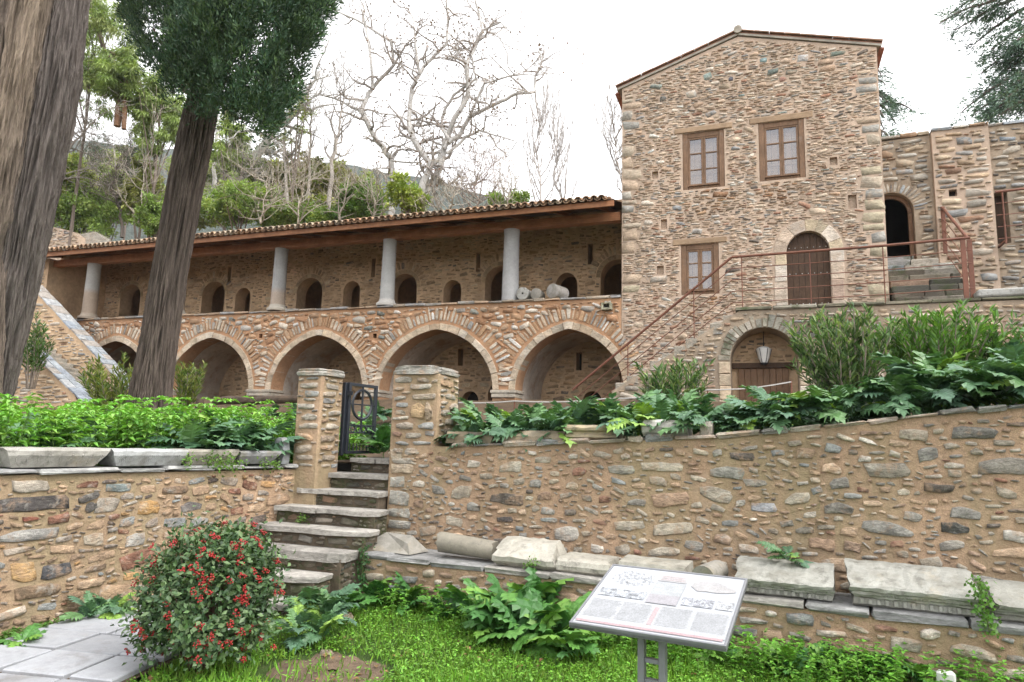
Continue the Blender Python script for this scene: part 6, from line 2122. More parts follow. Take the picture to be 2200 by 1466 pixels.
bare_tree('thick white leaning plane trunk half hidden by the cypress crown', [(440, 470), (468, 415), (505, 395), (548, 335), (590, 280), (640, 235), (690, 150)], 31, 26, 13, spread=3.0, col=(.58, .57, .54), up=.3, wob=.3, start=.55, group=G)
bare_tree('second pale plane trunk just right of the leaning cypress trunk', [(450, 470), (460, 400), (462, 330), (470, 260)], 32, 12, 14, spread=2.0, col=(.5, .48, .45), start=.6, group=G)

for px, top, sd, where in ((120, 380, 41, 'beside the big left trunk above the ruined wall'), (300, 340, 42, 'just left of the leaning cypress trunk'), (560, 380, 43, 'over the broad bright green bush'), (640, 370, 44, 'among the thin saplings above the roof'),
                           (730, 400, 45, 'left of the round mid green bush'), (800, 405, 46, 'left of the foot of the white plane tree'), (960, 410, 47, 'right of the foot of the white plane tree'), (1080, 410, 48, 'around the small green bush that peeps over the roof')):
    bare_tree('pale leafless thicket of twigs ' + where, [(px, 480), (px + 8, (480 + top) / 2), (px + 16, top)], 25.5 if px < 700 else 28, 3, sd, spread=2.2, up=.35, wob=.3, start=.05, col=(.38, .34, .28), nb=(2, 4), group='pale leafless thickets on the slope')

# ---- leafy trees and bushes on the slope
def leafy(name, label, px, py, rx, ry, Y, cols, seed, n=60, per=110, L=.19, Wd=.085, group='green trees and bushes on the slope', trunk_=True, hang=0.0, gap=.15, cat='tree', mt='leaf'):
    r_ = np.random.default_rng(seed)
    c = at(px, py, Y)
    dep = float(np.dot(c - CAM, _fw))
    a, b = rx / F_PX * dep, ry / F_PX * dep
    base = np.array([c[0], Y, min(hill_z(c[0], Y), c[2] - b * .9)])
    T = thing(name, label, cat, tuple(base), group)
    Q = []
    n = int(n * 1.7)
    while len(Q) < n:
        u = r_.normal(size=3); u /= np.linalg.norm(u)
        rr = r_.uniform(.12, 1) ** .5
        lump = 1 + .75 * mnoise.noise(Vector(u * 1.6) + Vector((seed * 1.7, 0, 0))) + .3 * mnoise.noise(Vector(u * 4.0) + Vector((0, seed, 0)))
        q = c + u * np.array([a * 1.1, a * .9, b * 1.1]) * rr * lump
        if mnoise.noise(Vector(q * .9)) < -gap: continue
        Q.append(q)
    Q = np.array(Q)
    V, F, C = leaf_blob(Q, max(.2, a * .15), int(per * .6), L, Wd, cols, .2, hang)
    link('foliage', np_mesh('foliage', V, F, C, MT[mt]), T)
    if trunk_:
        mb = MB()
        rg = random.Random(seed)
        top_ = c + np.array([0, 0, b * .3])
        mb.tube([base, lerp(base, top_, .5) + np.array([rg.uniform(-.2, .2), 0, 0]), top_], [.12, .09, .03], 7, (.15, .12, .10))
        for k in range(7):
            q = Q[rg.randrange(len(Q))]
            s_ = lerp(base, top_, rg.uniform(.6, .95))
            mb.tube([s_, lerp(s_, q, .5) + np.array([0, 0, .1]), q, q + (q - s_) * .25], [.05, .035, .02, .012], 5, (.17, .14, .115))
        mb.build('stems', MT['bark_pale'], T)
    return T


YG = [(.27, .33, .08), (.33, .35, .10), (.22, .29, .07)]
GN = [(.23, .33, .09), (.28, .36, .11), (.18, .27, .07)]
OL_ = [(.20, .23, .11), (.25, .26, .14), (.15, .18, .09)]
DK = [(.035, .07, .035), (.05, .085, .04)]
leafy('bush', 'yellow green bush with hanging sprays beside the big left trunk', 150, 375, 45, 60, 26, YG, 1, 60, hang=.8)
leafy('bush', 'mid green bush just above the left end of the tiled roof', 165, 462, 75, 42, 26, GN, 2, 70)
leafy('bush', 'olive coloured bush between the two cypress trunks', 240, 420, 45, 60, 29, OL_, 3, 60)
leafy('bush', 'pale yellow drooping tree close to the left of the leaning cypress', 312, 400, 34, 62, 27, [(.30, .31, .10), (.24, .28, .07)], 4, 60, hang=.9)
leafy('bush', 'bright green bush touching the roof left of the leaning cypress', 335, 468, 45, 40, 26, GN, 5, 60)
leafy('bush', 'broad bright green bush right of the leaning cypress trunk', 520, 445, 75, 44, 27, GN, 6, 110)
leafy('bush', 'olive yellow tree behind the thin saplings', 585, 372, 62, 52, 33, [(.22, .22, .07), (.19, .20, .08), (.15, .18, .05)], 7, 80)
leafy('bush', 'yellowish bush behind the slender leafless tree', 690, 400, 50, 58, 33, [(.24, .23, .07), (.17, .2, .05)], 8, 70)
leafy('bush', 'round mid green bush below the hill, left of the white plane tree', 768, 438, 46, 46, 29, [(.12, .22, .05), (.16, .25, .06)], 9, 90)
leafy('bush', 'yellow green sapling at the foot of the white plane tree', 878, 420, 42, 40, 28, [(.28, .34, .06), (.2, .28, .05)], 10, 50)
leafy('bush', 'small green bush peeping over the roof right of the plane tree', 1090, 432, 28, 16, 30, GN, 11, 24)
leafy('bush', 'low green bush line above the roof near the saplings', 640, 465, 70, 26, 28, GN, 12, 60)
leafy('bush', 'grey green bush in the shade behind the big left trunk', 120, 430, 40, 50, 32, OL_, 13, 50)
leafy('pine_tree', 'airy light green pine crown between the two cypress trunks', 205, 110, 95, 140, 25, [(.24, .31, .10), (.19, .27, .08), (.30, .35, .13)], 14, 95, 150, .30, .055, hang=.9, gap=.02)
leafy('pine_tree', 'hanging light green pine boughs behind the leaning cypress trunk', 345, 240, 68, 105, 26, [(.28, .36, .13), (.24, .32, .10)], 15, 85, 150, .30, .055, hang=1.0, gap=.05)
leafy('pine_tree', 'sunlit pale green pine boughs right of the leaning cypress trunk', 500, 310, 48, 60, 30, [(.32, .40, .14), (.28, .36, .11)], 16, 60, 140, .30, .055, hang=.9, gap=.1)
leafy('conifer_tree', 'small dark conifer on the slope under the hanging pine', 285, 345, 22, 62, 40, DK, 17, 60, 60, .2, .05)
leafy('conifer_tree', 'blue green conifer showing through the gap below the pine', 205, 330, 26, 42, 55, DK, 18, 50, 60, .25, .06)
leafy('bush', 'thin yellow leaved crown right of the cypress crown', 640, 250, 30, 55, 30, [(.2, .24, .07)], 19, 24, 40, .16, .06)
rng = random.Random(61)
for k in range(70):
    Y = rng.uniform(30, 75)
    px = rng.uniform(90, 800); py = lerp(455, 350 + max(0, px - 350) * .09, (Y - 30) / 45) + rng.uniform(-10, 14)
    leafy('bush', 'scrub bush in the mixed green and grey growth that covers the slope behind the gallery', px, py, rng.uniform(26, 46), rng.uniform(18, 34), Y, rng.choice([YG, YG, GN, OL_, OL_, [(.30, .26, .19), (.24, .21, .15)], [(.34, .35, .16), (.28, .30, .13)]]), 600 + k, 26, 60, .28 * Y / 34, .13 * Y / 34, group='scrub bushes on the slope', trunk_=False)
leafy('pine_tree', 'pine bough hung with light needles round the two cut stems', 262, 165, 46, 52, 24.2, [(.24, .31, .10), (.19, .27, .08)], 77, 60, 130, .30, .055, hang=.9, trunk_=False)
S1 = thing('pine_stub', 'two reddish brown cut pine stems hanging in the pine crown', 'tree trunk', tuple(at(260, 250, 24.5)))
for px0, py0, px1, py1, w, nm in ((252, 272, 258, 205, 17, 'stem'), (266, 278, 270, 190, 12, 'stem')):
    a, b = at(px0, py0, 24.5), at(px1, py1, 24.5)
    r = w / F_PX * 32 / 2
    MB().tube([b + (b - a) * .78, at(225, 110, 25), at(200, 30, 25.2), at(190, -160, 25.5)], [r * .5, r * .7, r * .8, r], 7, (.15, .11, .085)).build('limb', MT['bark_pale'], S1, smooth=True)
    MB().tube([a, lerp(a, b, .4), b, b + (b - a) * .8], [r * .9, r, r * .9, r * .5], 9, (.19, .105, .06)).build(nm, MT['bark_pale'], S1, smooth=True)


# ---- conifers at the right
def cedar(label, tx_, Y, y_top, boughs, cols, seed, per=60, tw=16):
    rg = random.Random(seed)
    a, b = at(tx_, 420, Y), at(tx_, y_top, Y)
    T = thing('cedar_tree', label, 'tree', (a[0], Y, 3))
    tr = MB()
    tr.tube([(a[0], Y, 3), a, lerp(a, b, .5), b], [.42, .35, .25, .1], 9, (.13, .11, .095))
    parts = []
    for px, py, sz in boughs:
        e = at(px, py, Y + rg.uniform(-1.5, 1.5))
        s_ = np.array([a[0], Y, e[2] + rg.uniform(.3, 1.0)])
        pts = [lerp(s_, e, k / 8) + np.array([0, rg.uniform(-.1, .1), .55 * math.sin(math.pi * k / 8) * .6 - .1 * k / 8]) for k in range(9)]
        tr.tube(pts, [.09 * (1 - .85 * k / 8) + .006 for k in range(9)], 5, (.13, .11, .095), cap=False)
        n = int(per * sz)
        tt = RNG.uniform(.25, 1.0, n)
        P = np.array([[np.interp(t, np.linspace(0, 1, 9), [p[i] for p in pts]) for i in range(3)] for t in tt])
        ax = unit(e - s_)
        side = np.cross(ax, [0, 0, 1])
        off = RNG.uniform(-1, 1, n) * .75 * sz ** .5 * (1.15 - tt * .8)
        P = P + side * off[:, None] + np.array([0, 0, 1]) * (-np.abs(off) * .25 + RNG.normal(0, .07, n))[:, None]
        D = ax + side * np.sign(off)[:, None] * .8 + np.array([0, 0, -.25]) + RNG.normal(size=(n, 3)) * .25
        parts.append(sprays(P, D, 22, .55, .15, .035, cols, .5, .1))
        for k in range(0, n, 5): tr.tube([P[k] - D[k] * .25, P[k]], [.012, .006], 3, (.13, .11, .095), cap=False)
    V, F, C = join(parts)
    tr.build('trunk', MT['bark_pale'], T)
    link('crown', np_mesh('crown', V, F, C, MT['leaf_dark']), T)


CEC = [(.095, .165, .12), (.12, .195, .14), (.075, .13, .095)]
cedar('blue green cedar boughs reaching in from the top right corner', 2330, 25, -420,
      [(2018, 42, 1), (2050, 62, 1), (2040, 25, .9), (2090, 92, 1.2), (2130, 100, 1.2), (2075, 8, 1), (2120, 30, 1.2), (2180, 85, 1.3), (2195, 40, 1.2), (2082, 245, 1), (2062, 238, .9), (2110, 248, 1.4), (2095, 208, 1.1), (2105, 155, 1.1), (2122, 182, 1.3), (2150, 215, 1.5), (2150, 150, 1.4), (2170, 240, 1.5), (2175, 175, 1.5), (2190, 205, 1.5), (2130, -40, 1.3), (2060, -40, 1.2), (2180, 130, 1.3), (2140, 245, 1.4),
       (2480, 40, 1.5), (2560, 140, 1.5), (2500, 240, 1.5), (2440, -60, 1.4), (2200, -140, 1.4), (2420, -200, 1.3), (2250, -260, 1)], CEC, 3, 26)
cedar('slim conifer whose drooping tips show just right of the gabled house', 1872, 31, 120, [(1902, 178, .5), (1958, 230, .7), (1935, 238, .6), (1925, 262, .6), (1912, 292, .6), (1905, 215, .6), (1900, 245, .7), (1908, 318, .5), (1895, 160, .4), (1915, 222, .6), (1840, 200, .7), (1820, 260, .8), (1835, 150, .5), (1900, 275, .7)], CEC, 4, 20)


# ---- broad lobed leaves (acanthus)
def lobed_leaf(col, seed, lobes=8, round_=False):
    """petiole, midrib and pairs of pointed lobes, the whole blade arching over"""
    r_ = random.Random(seed)
    pet = .22
    cur, rise = r_.uniform(.45, .75), r_.uniform(.4, .6)
    def P(t, o, dz=0.0):
        return (t, o, rise * t - cur * t * t + abs(o) * .5 - 2.2 * o * o + dz)
    V, F = [], []
    def tri(*p):
        b = len(V); V.extend(p); F.append((b, b + 1, b + 2))
    w0 = .009
    tri(P(0, w0), P(0, -w0), P(pet + .05, w0)); tri(P(0, -w0), P(pet + .05, -w0), P(pet + .05, w0))
    ext = 1.0
    dl = (ext - pet) / lobes / 2
    for k in range(lobes):
        t = pet + (2 * k + 1) * dl
        env = (.11 + .17 * math.sin(math.pi * min(1, (k + .9) / (lobes + .3)))) * (1.1 if round_ else 1)
        for sg in (1, -1):
            w = env * r_.uniform(.85, 1.15)
            fw = r_.uniform(.05, .11)
            wav = r_.uniform(-.03, .03)
            g = 1.35 if round_ else 1.08
            a, b = P(t - dl, 0), P(t + dl, 0)
            c, d = P(t - dl * g + fw * .4, sg * w * .6, wav), P(t + dl * g * .75 + fw * .55, sg * w * .62, -wav)
            e = P(t + fw, sg * w, wav * 1.5 - .02)
            m_ = P(t + fw * .4, sg * w * .45, .012)
            q = [(a, m_, b), (a, c, m_), (m_, d, b), (c, e, m_), (m_, e, d)]
            for x in q: tri(*(x if sg < 0 else x[::-1]))
    t = ext - dl * .4
    a, b, c, d = P(t - dl * .6, .07), P(t - dl * .6, -.07), P(t + .05, .055), P(t + .05, -.055)
    tri(a, b, d); tri(a, d, c); tri(c, d, P(t + .12, 0, -.02))
    return np_mesh('leaf', np.array(V), np.array(F), np.tile(np.array(col), (len(V), 1)) * np.repeat(np.array([[r_.uniform(.85, 1.15)] for _ in F]), 3, 0), MT['leaf_glossy'])


ACD = [lobed_leaf(c, i) for i, c in enumerate([(.085, .175, .085), (.10, .205, .095), (.070, .150, .080), (.115, .225, .085), (.095, .185, .115), (.22, .36, .07)])]
ACB = [lobed_leaf(c, 20 + i, 5, True) for i, c in enumerate([(.075, .20, .045), (.06, .165, .045), (.10, .24, .05), (.14, .28, .05)])]
LEAFN = [0]


def leafy_plant(name, label, p, size, n, meshes, seed, group, cat='plant', lean=(0, 0), young=.12, tilt=(.1, 1.0)):
    rg = random.Random(seed)
    T = thing(name, label, cat, tuple(p), group)
    Tm = Matrix.Translation(p)
    for k in range(n):
        az = rg.uniform(0, 2 * math.pi) if k > 1 else rg.uniform(-2.6, -.5)
        el = rg.uniform(*tilt)
        s_ = size * rg.uniform(.65, 1.15)
        me = meshes[-1] if rg.random() < young else rg.choice(meshes[:-1])
        o = bpy.data.objects.new('leaf', me)
        COL.objects.link(o)
        o.parent = T
        d = Vector((math.cos(az) * math.cos(el) + lean[0], math.sin(az) * math.cos(el) + lean[1], math.sin(el))).normalized()
        q = Vector((1, 0, 0)).rotation_difference(d)
        e = Matrix.Rotation(az, 4, 'Z') @ Matrix.Rotation(-el, 4, 'Y') @ Matrix.Rotation(rg.uniform(-.5, .5), 4, 'X')
        if lean != (0, 0):
            az2 = math.atan2(d.y, d.x); el2 = math.asin(d.z)
            e = Matrix.Rotation(az2, 4, 'Z') @ Matrix.Rotation(-el2, 4, 'Y') @ Matrix.Rotation(rg.uniform(-.5, .5), 4, 'X')
        o.matrix_local = Matrix.Translation((d.x * size * .08, d.y * size * .08, rg.uniform(.0, .3) * size)) @ e @ Matrix.Scale(s_, 4)
        LEAFN[0] += 1
    return T


rng = random.Random(70)
gA = 'acanthus plants in the bed above the right wall'
def whereR(x, row):
    place = ('next to the right gate pillar', 'above the broken slab and moulded base', 'around the white marble stump', 'in front of the large oleander', 'below the brightest oleander', 'at the right edge of the photo')[int(np.searchsorted([-2.6, -1.5, -.2, 1.3, 2.9], x))]
    return ('acanthus spilling over the right wall top ' if row == 0 else 'acanthus in the middle of the right bed ' if row < 3 else 'acanthus at the back of the right bed ') + place
# front row that spills over the wall top
x = -3.35
k = 0
while x < 4.2:
    y = yR(x) + rng.uniform(.24, .42)
    skip = sR(1232) < sx(x) < sR(1322) or sR(1385) < sx(x) < sR(1478)
    if not skip:
        leafy_plant('acanthus_plant', whereR(x, 0), (x, y, terr_z(x, y) + .09), rng.uniform(.34, .44), 21, ACD, 700 + k, gA, lean=(0, -.42), young=.05, tilt=(-.1, .95))
    x += rng.uniform(.27, .36); k += 1
for row, (dy, num) in enumerate(((.75, 25), (1.2, 24), (1.8, 22), (2.6, 18), (3.5, 14))):
    for q in range(num):
        x = -3.4 + (8.2 + dy) * (q + rng.uniform(.1, .9)) / num
        y = yR(x) + dy + rng.uniform(-.2, .2)
        leafy_plant('acanthus_plant', whereR(x, row + 1), (x, y, terr_z(x, y) + .02), rng.uniform(.40, .49) * (1.1 if x > 1 else 1) * (.8 if x > -1.0 and x < 1.4 else 1.12), 17, ACD, 800 + row * 50 + q, gA, young=.1, tilt=(.4, 1.3) if x < -.6 else (.2, 1.15))
gB = 'acanthus plants in the bed above the left wall'
labL = 'dark blue green acanthus plant in the raised bed above the left wall'
spots = []
for q in range(13): spots.append((rng.uniform(-8.2, -6.35), rng.uniform(4.2, 5.9)))
for q in range(16):
    y = rng.uniform(7.6, 9.5); spots.append((rng.uniform(-12.5, -6.0), y))
for q in range(10): yq_ = rng.uniform(5.9, 7.1); spots.append((xL(yq_) - rng.uniform(.3, .75), yq_))
for q in range(34): spots.append((rng.uniform(-17, -6.0), rng.uniform(9.6, 14.2)))
for q, (x, y) in enumerate(spots):
    if y < 7.6: x = min(x, xL(y) - .42)
    if math.hypot(x - CT2.location[0], y - Ym) < .6: continue
    leafy_plant('acanthus_plant', 'blue green acanthus ' + ('behind the two leftmost carved blocks' if q < 13 else 'at the back of the left bed between the two trunks' if q < 29 and x < -9.3 else 'at the back of the left bed near the log fence' if q < 29 else 'beside the upright slab and the left pillar' if q < 39 else 'in the shade behind the leaning trunk, far from the wall'), (x, y, terr_z(x, y) + .02), rng.uniform(.38, .50) * (1.12 if q >= 29 and q < 39 else 1), 15, ACD, 900 + q, gB, young=.05, tilt=(.1, 1.05))
# clumps by the gate
leafy_plant('acanthus_plant', 'bright acanthus plant growing through the iron gate', (g0[0] + .30, 7.95, 1.42), .36, 16, ACB, 990, None, tilt=(.3, 1.4))
for q, (x, y) in enumerate(((-4.62, 8.15), (-4.85, 8.45))):
    leafy_plant('acanthus_plant', ('low acanthus plant just behind the gate threshold', 'taller acanthus plant behind the gate beside its post')[q], (x, y, 1.42), .44, 12, ACD, 991 + q, None, tilt=(.2, 1.3))
# broad leaves on the lawn along the wall foot
gC = 'broad leaved plants at the foot of the ledge wall'
labC = 'fresh green broad leaved plant at the foot of the ledge wall'
for q, (px, py, s_, n) in enumerate(((660, 1340, .36, 14), (700, 1350, .34, 12), (640, 1385, .32, 12), (690, 1385, .3, 10), (740, 1310, .26, 9), (800, 1302, .3, 10), (850, 1300, .32, 12), (905, 1305, .32, 12), (960, 1340, .28, 10), (1000, 1345, .34, 12), (1040, 1345, .34, 12),
                                       (1090, 1370, .46, 14), (1140, 1350, .48, 15), (1180, 1350, .48, 15), (1120, 1395, .40, 13), (1170, 1400, .40, 13), (1215, 1390, .42, 13), (1235, 1420, .34, 10), (1060, 1380, .3, 10))):
    d = _fw + _R * (px - CX) / F_PX - _U * (py - CY) / F_PX
    p = CAM + d * (.0 - CAM[2]) / d[2]
    p[1] = min(p[1], yL(p[0]) - .12)
    leafy_plant('broad_leaved_plant', ('dark broad leaves against the berry bush at the stair foot', 'dark broad leaved plant under the lowest stair cheek', 'dark broad leaves close to the berry bush, lowest in the photo', 'dark broad leaves by the brown loose stone', 'small leafy plant under the wedge fragment', 'leafy plant left of the grey marker block', 'leafy plant around the grey marker block', 'leafy plant just right of the grey marker block', 'low leafy plant below the brownish column shaft', 'broad leaves below the scooped marble lump', 'broad leaves left of the big leafy clump', 'front left part of the big leafy clump by the panel', 'tallest leafy plant of the big clump by the panel', 'upright broad leaves nearest the panel against the wall', 'broad leaves at the front of the big clump', 'broad leaves lying on the grass under the big clump', 'large leaves beside the left corner of the panel', 'leaves under the left corner of the panel', 'broad leaves at the left fringe of the big clump')[q], (p[0], p[1], .0), s_, n, ACB if q > 3 else ACD, 1100 + q, gC if q > 3 else 'dark broad leaved plants at the stair foot', tilt=(.15, 1.25), young=.15)
for q, (px, py, s_, lab) in enumerate(((190, 1345, .26, 'dark leafy weed between the left wall and the paved path'), (225, 1330, .28, 'taller leafy weed at the left wall foot behind the path'), (45, 1400, .18, 'small bright weed at the lower left corner of the path'))):
    d = _fw + _R * (px - CX) / F_PX - _U * (py - CY) / F_PX
    p = CAM + d * (.0 - CAM[2]) / d[2]
    p[0] = max(p[0], xL(p[1]) + .1)
    leafy_plant('leafy_weed', lab, (p[0], p[1], 0), s_, 12, ACD if q < 2 else ACB, 1200 + q, None, tilt=(.1, 1.2))
for q, (px, py) in enumerate(((1660, 1450), (1760, 1440), (1800, 1455), (1850, 1450), (1900, 1455), (1700, 1462), (1560, 1440), (1960, 1462))):
    d = _fw + _R * (px - CX) / F_PX - _U * (py - CY) / F_PX
    p = CAM + d * (.0 - CAM[2]) / d[2]
    leafy_plant('leafy_weed', 'bright green upright weed in front of the wall right of the panel', (p[0], min(p[1], yL(p[0]) - .1), 0), .2, 12, ACB, 1300 + q, 'bright weeds in front of the wall right of the panel', tilt=(.4, 1.4), young=.4)
q_ = FLG(sG(1690, 1285), ZL + .2, -.40)
leafy_plant('leafy_weed', 'leafy dark green weed growing on top of the dentil cornice block', tuple(q_), .22, 13, ACD, 1400, None, tilt=(-.1, .5))


# ---- nettles, grass and other ground cover (uncounted)
def nettle_bed():
    n = 1900
    X = RNG.uniform(-10.5, -5.4, n * 3); Y = RNG.uniform(3.2, 8.6, n * 3)
    ok = X < (-5.95 + .2222 * (Y - 4) - .38)
    dark = ((X + 7.3) / .9) ** 2 + ((Y - 4.9) / .9) ** 2 < 1
    ok &= ~(dark & (RNG.random(n * 3) < .6))
    X, Y = X[ok][:n], Y[ok][:n]
    n = len(X)
    Z = np.array([terr_z(x, y) for x, y in zip(X, Y)])
    H = RNG.uniform(.40, .78, n) * (1 + .45 * np.array([mnoise.noise(Vector((x * .9, y * .9, 2.2))) for x, y in zip(X, Y)]))
    parts = []
    lean = RNG.normal(0, .12, (n, 2))
    lev = 7
    for k in range(lev):
        t = (k + .6) / lev
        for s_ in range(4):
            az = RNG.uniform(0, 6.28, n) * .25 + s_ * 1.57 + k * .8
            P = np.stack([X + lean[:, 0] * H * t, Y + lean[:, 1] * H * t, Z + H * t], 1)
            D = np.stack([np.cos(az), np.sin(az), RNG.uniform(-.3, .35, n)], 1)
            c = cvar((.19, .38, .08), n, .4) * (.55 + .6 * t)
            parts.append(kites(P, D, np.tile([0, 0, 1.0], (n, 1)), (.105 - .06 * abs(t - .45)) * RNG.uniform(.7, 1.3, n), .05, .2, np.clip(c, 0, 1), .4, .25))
    b = np.stack([X, Y, Z], 1)
    tip = np.stack([X + lean[:, 0] * H, Y + lean[:, 1] * H, Z + H], 1)
    parts.append(kites(b, tip - b, rand_dirs(n), H, .012, 0, cvar((.08, .15, .03), n)))
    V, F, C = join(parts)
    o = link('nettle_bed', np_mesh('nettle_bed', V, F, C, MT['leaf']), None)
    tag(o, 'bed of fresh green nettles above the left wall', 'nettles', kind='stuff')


nettle_bed()


def bare_earth():
    V = []
    for r in np.linspace(0, 1, 9):
        for k in range(40):
            t = 2 * math.pi * k / 40
            rr = r * (.44 + .17 * mnoise.noise(Vector((math.cos(t) * 1.5, math.sin(t) * 1.5, 1))) + .1 * mnoise.noise(Vector((math.cos(t) * 5, math.sin(t) * 5, 2))))
            x, y = -3.0 + rr * math.cos(t) * 1.15, 4.5 + rr * math.sin(t)
            V.append((x, y, lawn_z(x, y) + .005 * (1 - r ** 3) - .004 * r ** 6 + .012 * mnoise.noise(Vector((x * 6, y * 6, 0))) * (1 - r)))
    T = []
    for i in range(8):
        for k in range(40):
            a, b = i * 40 + k, i * 40 + (k + 1) % 40
            T += [(a, b, b + 40), (a, b + 40, a + 40)]
    m = mat('bare_earth', (.17, .12, .082), .3, s1=3, s2=18, s3=90, bump=1, bdist=.03, patches=(((.10, .12, .04), 3, .56, .68, .7), ((.14, .10, .07), 2, .5, .7, .6)))
    link('bare_earth', np_mesh('bare_earth', np.array(V), np.array(T), None, m, True), kind='structure')


bare_earth()


def lawn_grass():
    n = 150000
    X = RNG.uniform(-5.0, 4.2, n); Y = RNG.uniform(2.2, 6.6, n)
    ok = Y < (6.25 - .0837 * (X + 1.6) - .02)
    # keep off the paving and thin out on the bare earth
    u = (X + 5.02) * .985 + (Y - 2.2) * .17
    ok &= u > 1.22
    nzv = np.array([mnoise.noise(Vector((x * .9, y * .9, 5.5))) for x, y in zip(X, Y)])
    bare = ((X + 3.0) / .48) ** 2 + ((Y - 4.5) / .45) ** 2
    ok &= ~((bare < 1.0 + nzv * .8) & (RNG.random(n) < .93))
    ok &= ~((X < -3.2) & (Y < 4.9) & (RNG.random(n) < .5))
    ok &= RNG.random(n) < np.clip(.75 + nzv * .9, .2, 1)
    X, Y, nzv = X[ok], Y[ok], nzv[ok]
    n = len(X)
    Z = .0 + .04 * np.array([mnoise.noise(Vector((x * .5, y * .5, 0))) for x, y in zip(X, Y)])
    H = RNG.uniform(.035, .10, n) * (1 + np.clip(nzv, 0, 1) * .8)
    D = np.stack([RNG.normal(0, .45, n), RNG.normal(0, .45, n), np.ones(n)], 1)
    c = cvar((.17, .33, .042), n, .35) * (1 + .35 * nzv)[:, None]
    a = kites(np.stack([X, Y, Z], 1), D, rand_dirs(n), H, RNG.uniform(.006, .012, n), .1, np.clip(c, 0, 1), .5, .2)
    # clover-like small leaves between the blades
    m = 60000
    I = RNG.integers(0, n, m)
    P = np.stack([X[I] + RNG.normal(0, .03, m), Y[I] + RNG.normal(0, .03, m), Z[I] + RNG.uniform(.01, .07, m)], 1)
    c2 = cvar((.17, .37, .045), m, .35)
    b = kites(P, np.stack([RNG.normal(size=m), RNG.normal(size=m), RNG.uniform(-.1, .5, m)], 1), np.tile([0, 0, 1.0], (m, 1)), RNG.uniform(.018, .035, m), RNG.uniform(.014, .026, m), .1, c2)
    V, F, C = join([a, b])
    tag(link('grass', np_mesh('grass', V, F, C, MT['leaf'])), 'bright green grass and clover in front of the ledge wall', 'grass', kind='stuff')
    # taller weeds along the wall foot
    m = 900
    X = RNG.uniform(-3.6, 3.5, m); Y = 6.25 - .0837 * (X + 1.6) - np.abs(RNG.normal(0, .28, m)) - .05
    keep = RNG.random(m) < np.where(X > -1.5, 1.0, .45)
    X, Y = X[keep], Y[keep]; m = len(X)
    H = RNG.uniform(.1, .34, m)
    parts = []
    lean = RNG.normal(0, .2, (m, 2))
    for k in range(7):
        t = (k + .5) / 7
        for s_ in range(3):
            az = RNG.uniform(0, 6.28, m)
            P = np.stack([X + lean[:, 0] * H * t, Y + lean[:, 1] * H * t, H * t], 1)
            parts.append(kites(P, np.stack([np.cos(az), np.sin(az), RNG.uniform(-.2, .5, m)], 1), np.tile([0, 0, 1.0], (m, 1)), RNG.uniform(.025, .065, m), RNG.uniform(.018, .036, m), .2, cvar((.13, .30, .04), m, .35), .45, .1))
    b = np.stack([X, Y, np.zeros(m)], 1); tip = np.stack([X + lean[:, 0] * H, Y + lean[:, 1] * H, H], 1)
    parts.append(kites(b, tip - b, rand_dirs(m), H, .006, 0, cvar((.1, .17, .04), m)))
    V, F, C = join(parts)
    tag(link('weeds', np_mesh('weeds', V, F, C, MT['leaf'])), 'fresh green weeds along the foot of the ledge wall', 'weeds', kind='stuff')
    m = 700
    X = RNG.uniform(-5.85, -5.0, m); Y = RNG.uniform(3.0, 6.3, m)
    ok = (X > xL(Y) + .03) & ((X + 5.02) * .985 + (Y - 2.2) * .17 < -.22)
    X, Y = X[ok], Y[ok]; m = len(X)
    parts = []
    for s_ in range(8):
        az = RNG.uniform(0, 6.28, m)
        parts.append(kites(np.stack([X + RNG.normal(0, .02, m), Y + RNG.normal(0, .02, m), RNG.uniform(.01, .07, m)], 1), np.stack([np.cos(az), np.sin(az), RNG.uniform(0, .8, m)], 1), np.tile([0, 0, 1.0], (m, 1)), RNG.uniform(.03, .07, m), .025, .2, cvar((.085, .17, .03), m, .3)))
    V, F, C = join(parts)
    tag(link('weeds', np_mesh('weeds', V, F, C, MT['leaf'])), 'low green weeds in the earth strip between the left wall and the paving', 'weeds', kind='stuff')
    m = 420
    X = RNG.uniform(-4.2, 3, m); Y = RNG.uniform(3.4, 6.0, m)
    P = np.stack([X, Y, RNG.uniform(.015, .05, m)], 1)
    V, F, C = kites(P, np.stack([RNG.normal(size=m), RNG.normal(size=m), RNG.uniform(-.1, .3, m)], 1), np.tile([0, 0, 1.0], (m, 1)), RNG.uniform(.03, .07, m), RNG.uniform(.02, .045, m), .25, cvar((.22, .12, .06), m, .4))
    tag(link('fallen_leaves', np_mesh('fallen_leaves', V, F, C, MT['leaf_dark'])), 'dry brown leaves lying scattered in the grass', 'fallen leaves', kind='stuff')


lawn_grass()


def trailing(name, label, pts, n, spread, L, col, seed):
    P = np.array(pts)
    k = RNG.integers(0, len(P), n)
    Q = P[k] + RNG.normal(size=(n, 3)) * spread
    V, F, C = kites(Q, RNG.normal(size=(n, 3)) + np.array([0, 0, -.3]), RNG.normal(size=(n, 3)) * .5 + np.array([.3, -.7, .6]), L * RNG.uniform(.6, 1.3, n), L * .7, .15, cvar(col, n, .35))
    T = thing(name, label, 'plant', tuple(P[0]))
    link('foliage', np_mesh('foliage', V, F, C, MT['leaf']), T)
    mb = MB()
    for i in range(len(P) - 1): mb.tube([P[i], P[i + 1]], .004, 4, (.12, .15, .05), cap=False)
    mb.build('stem', MT['bark_pale'], T)


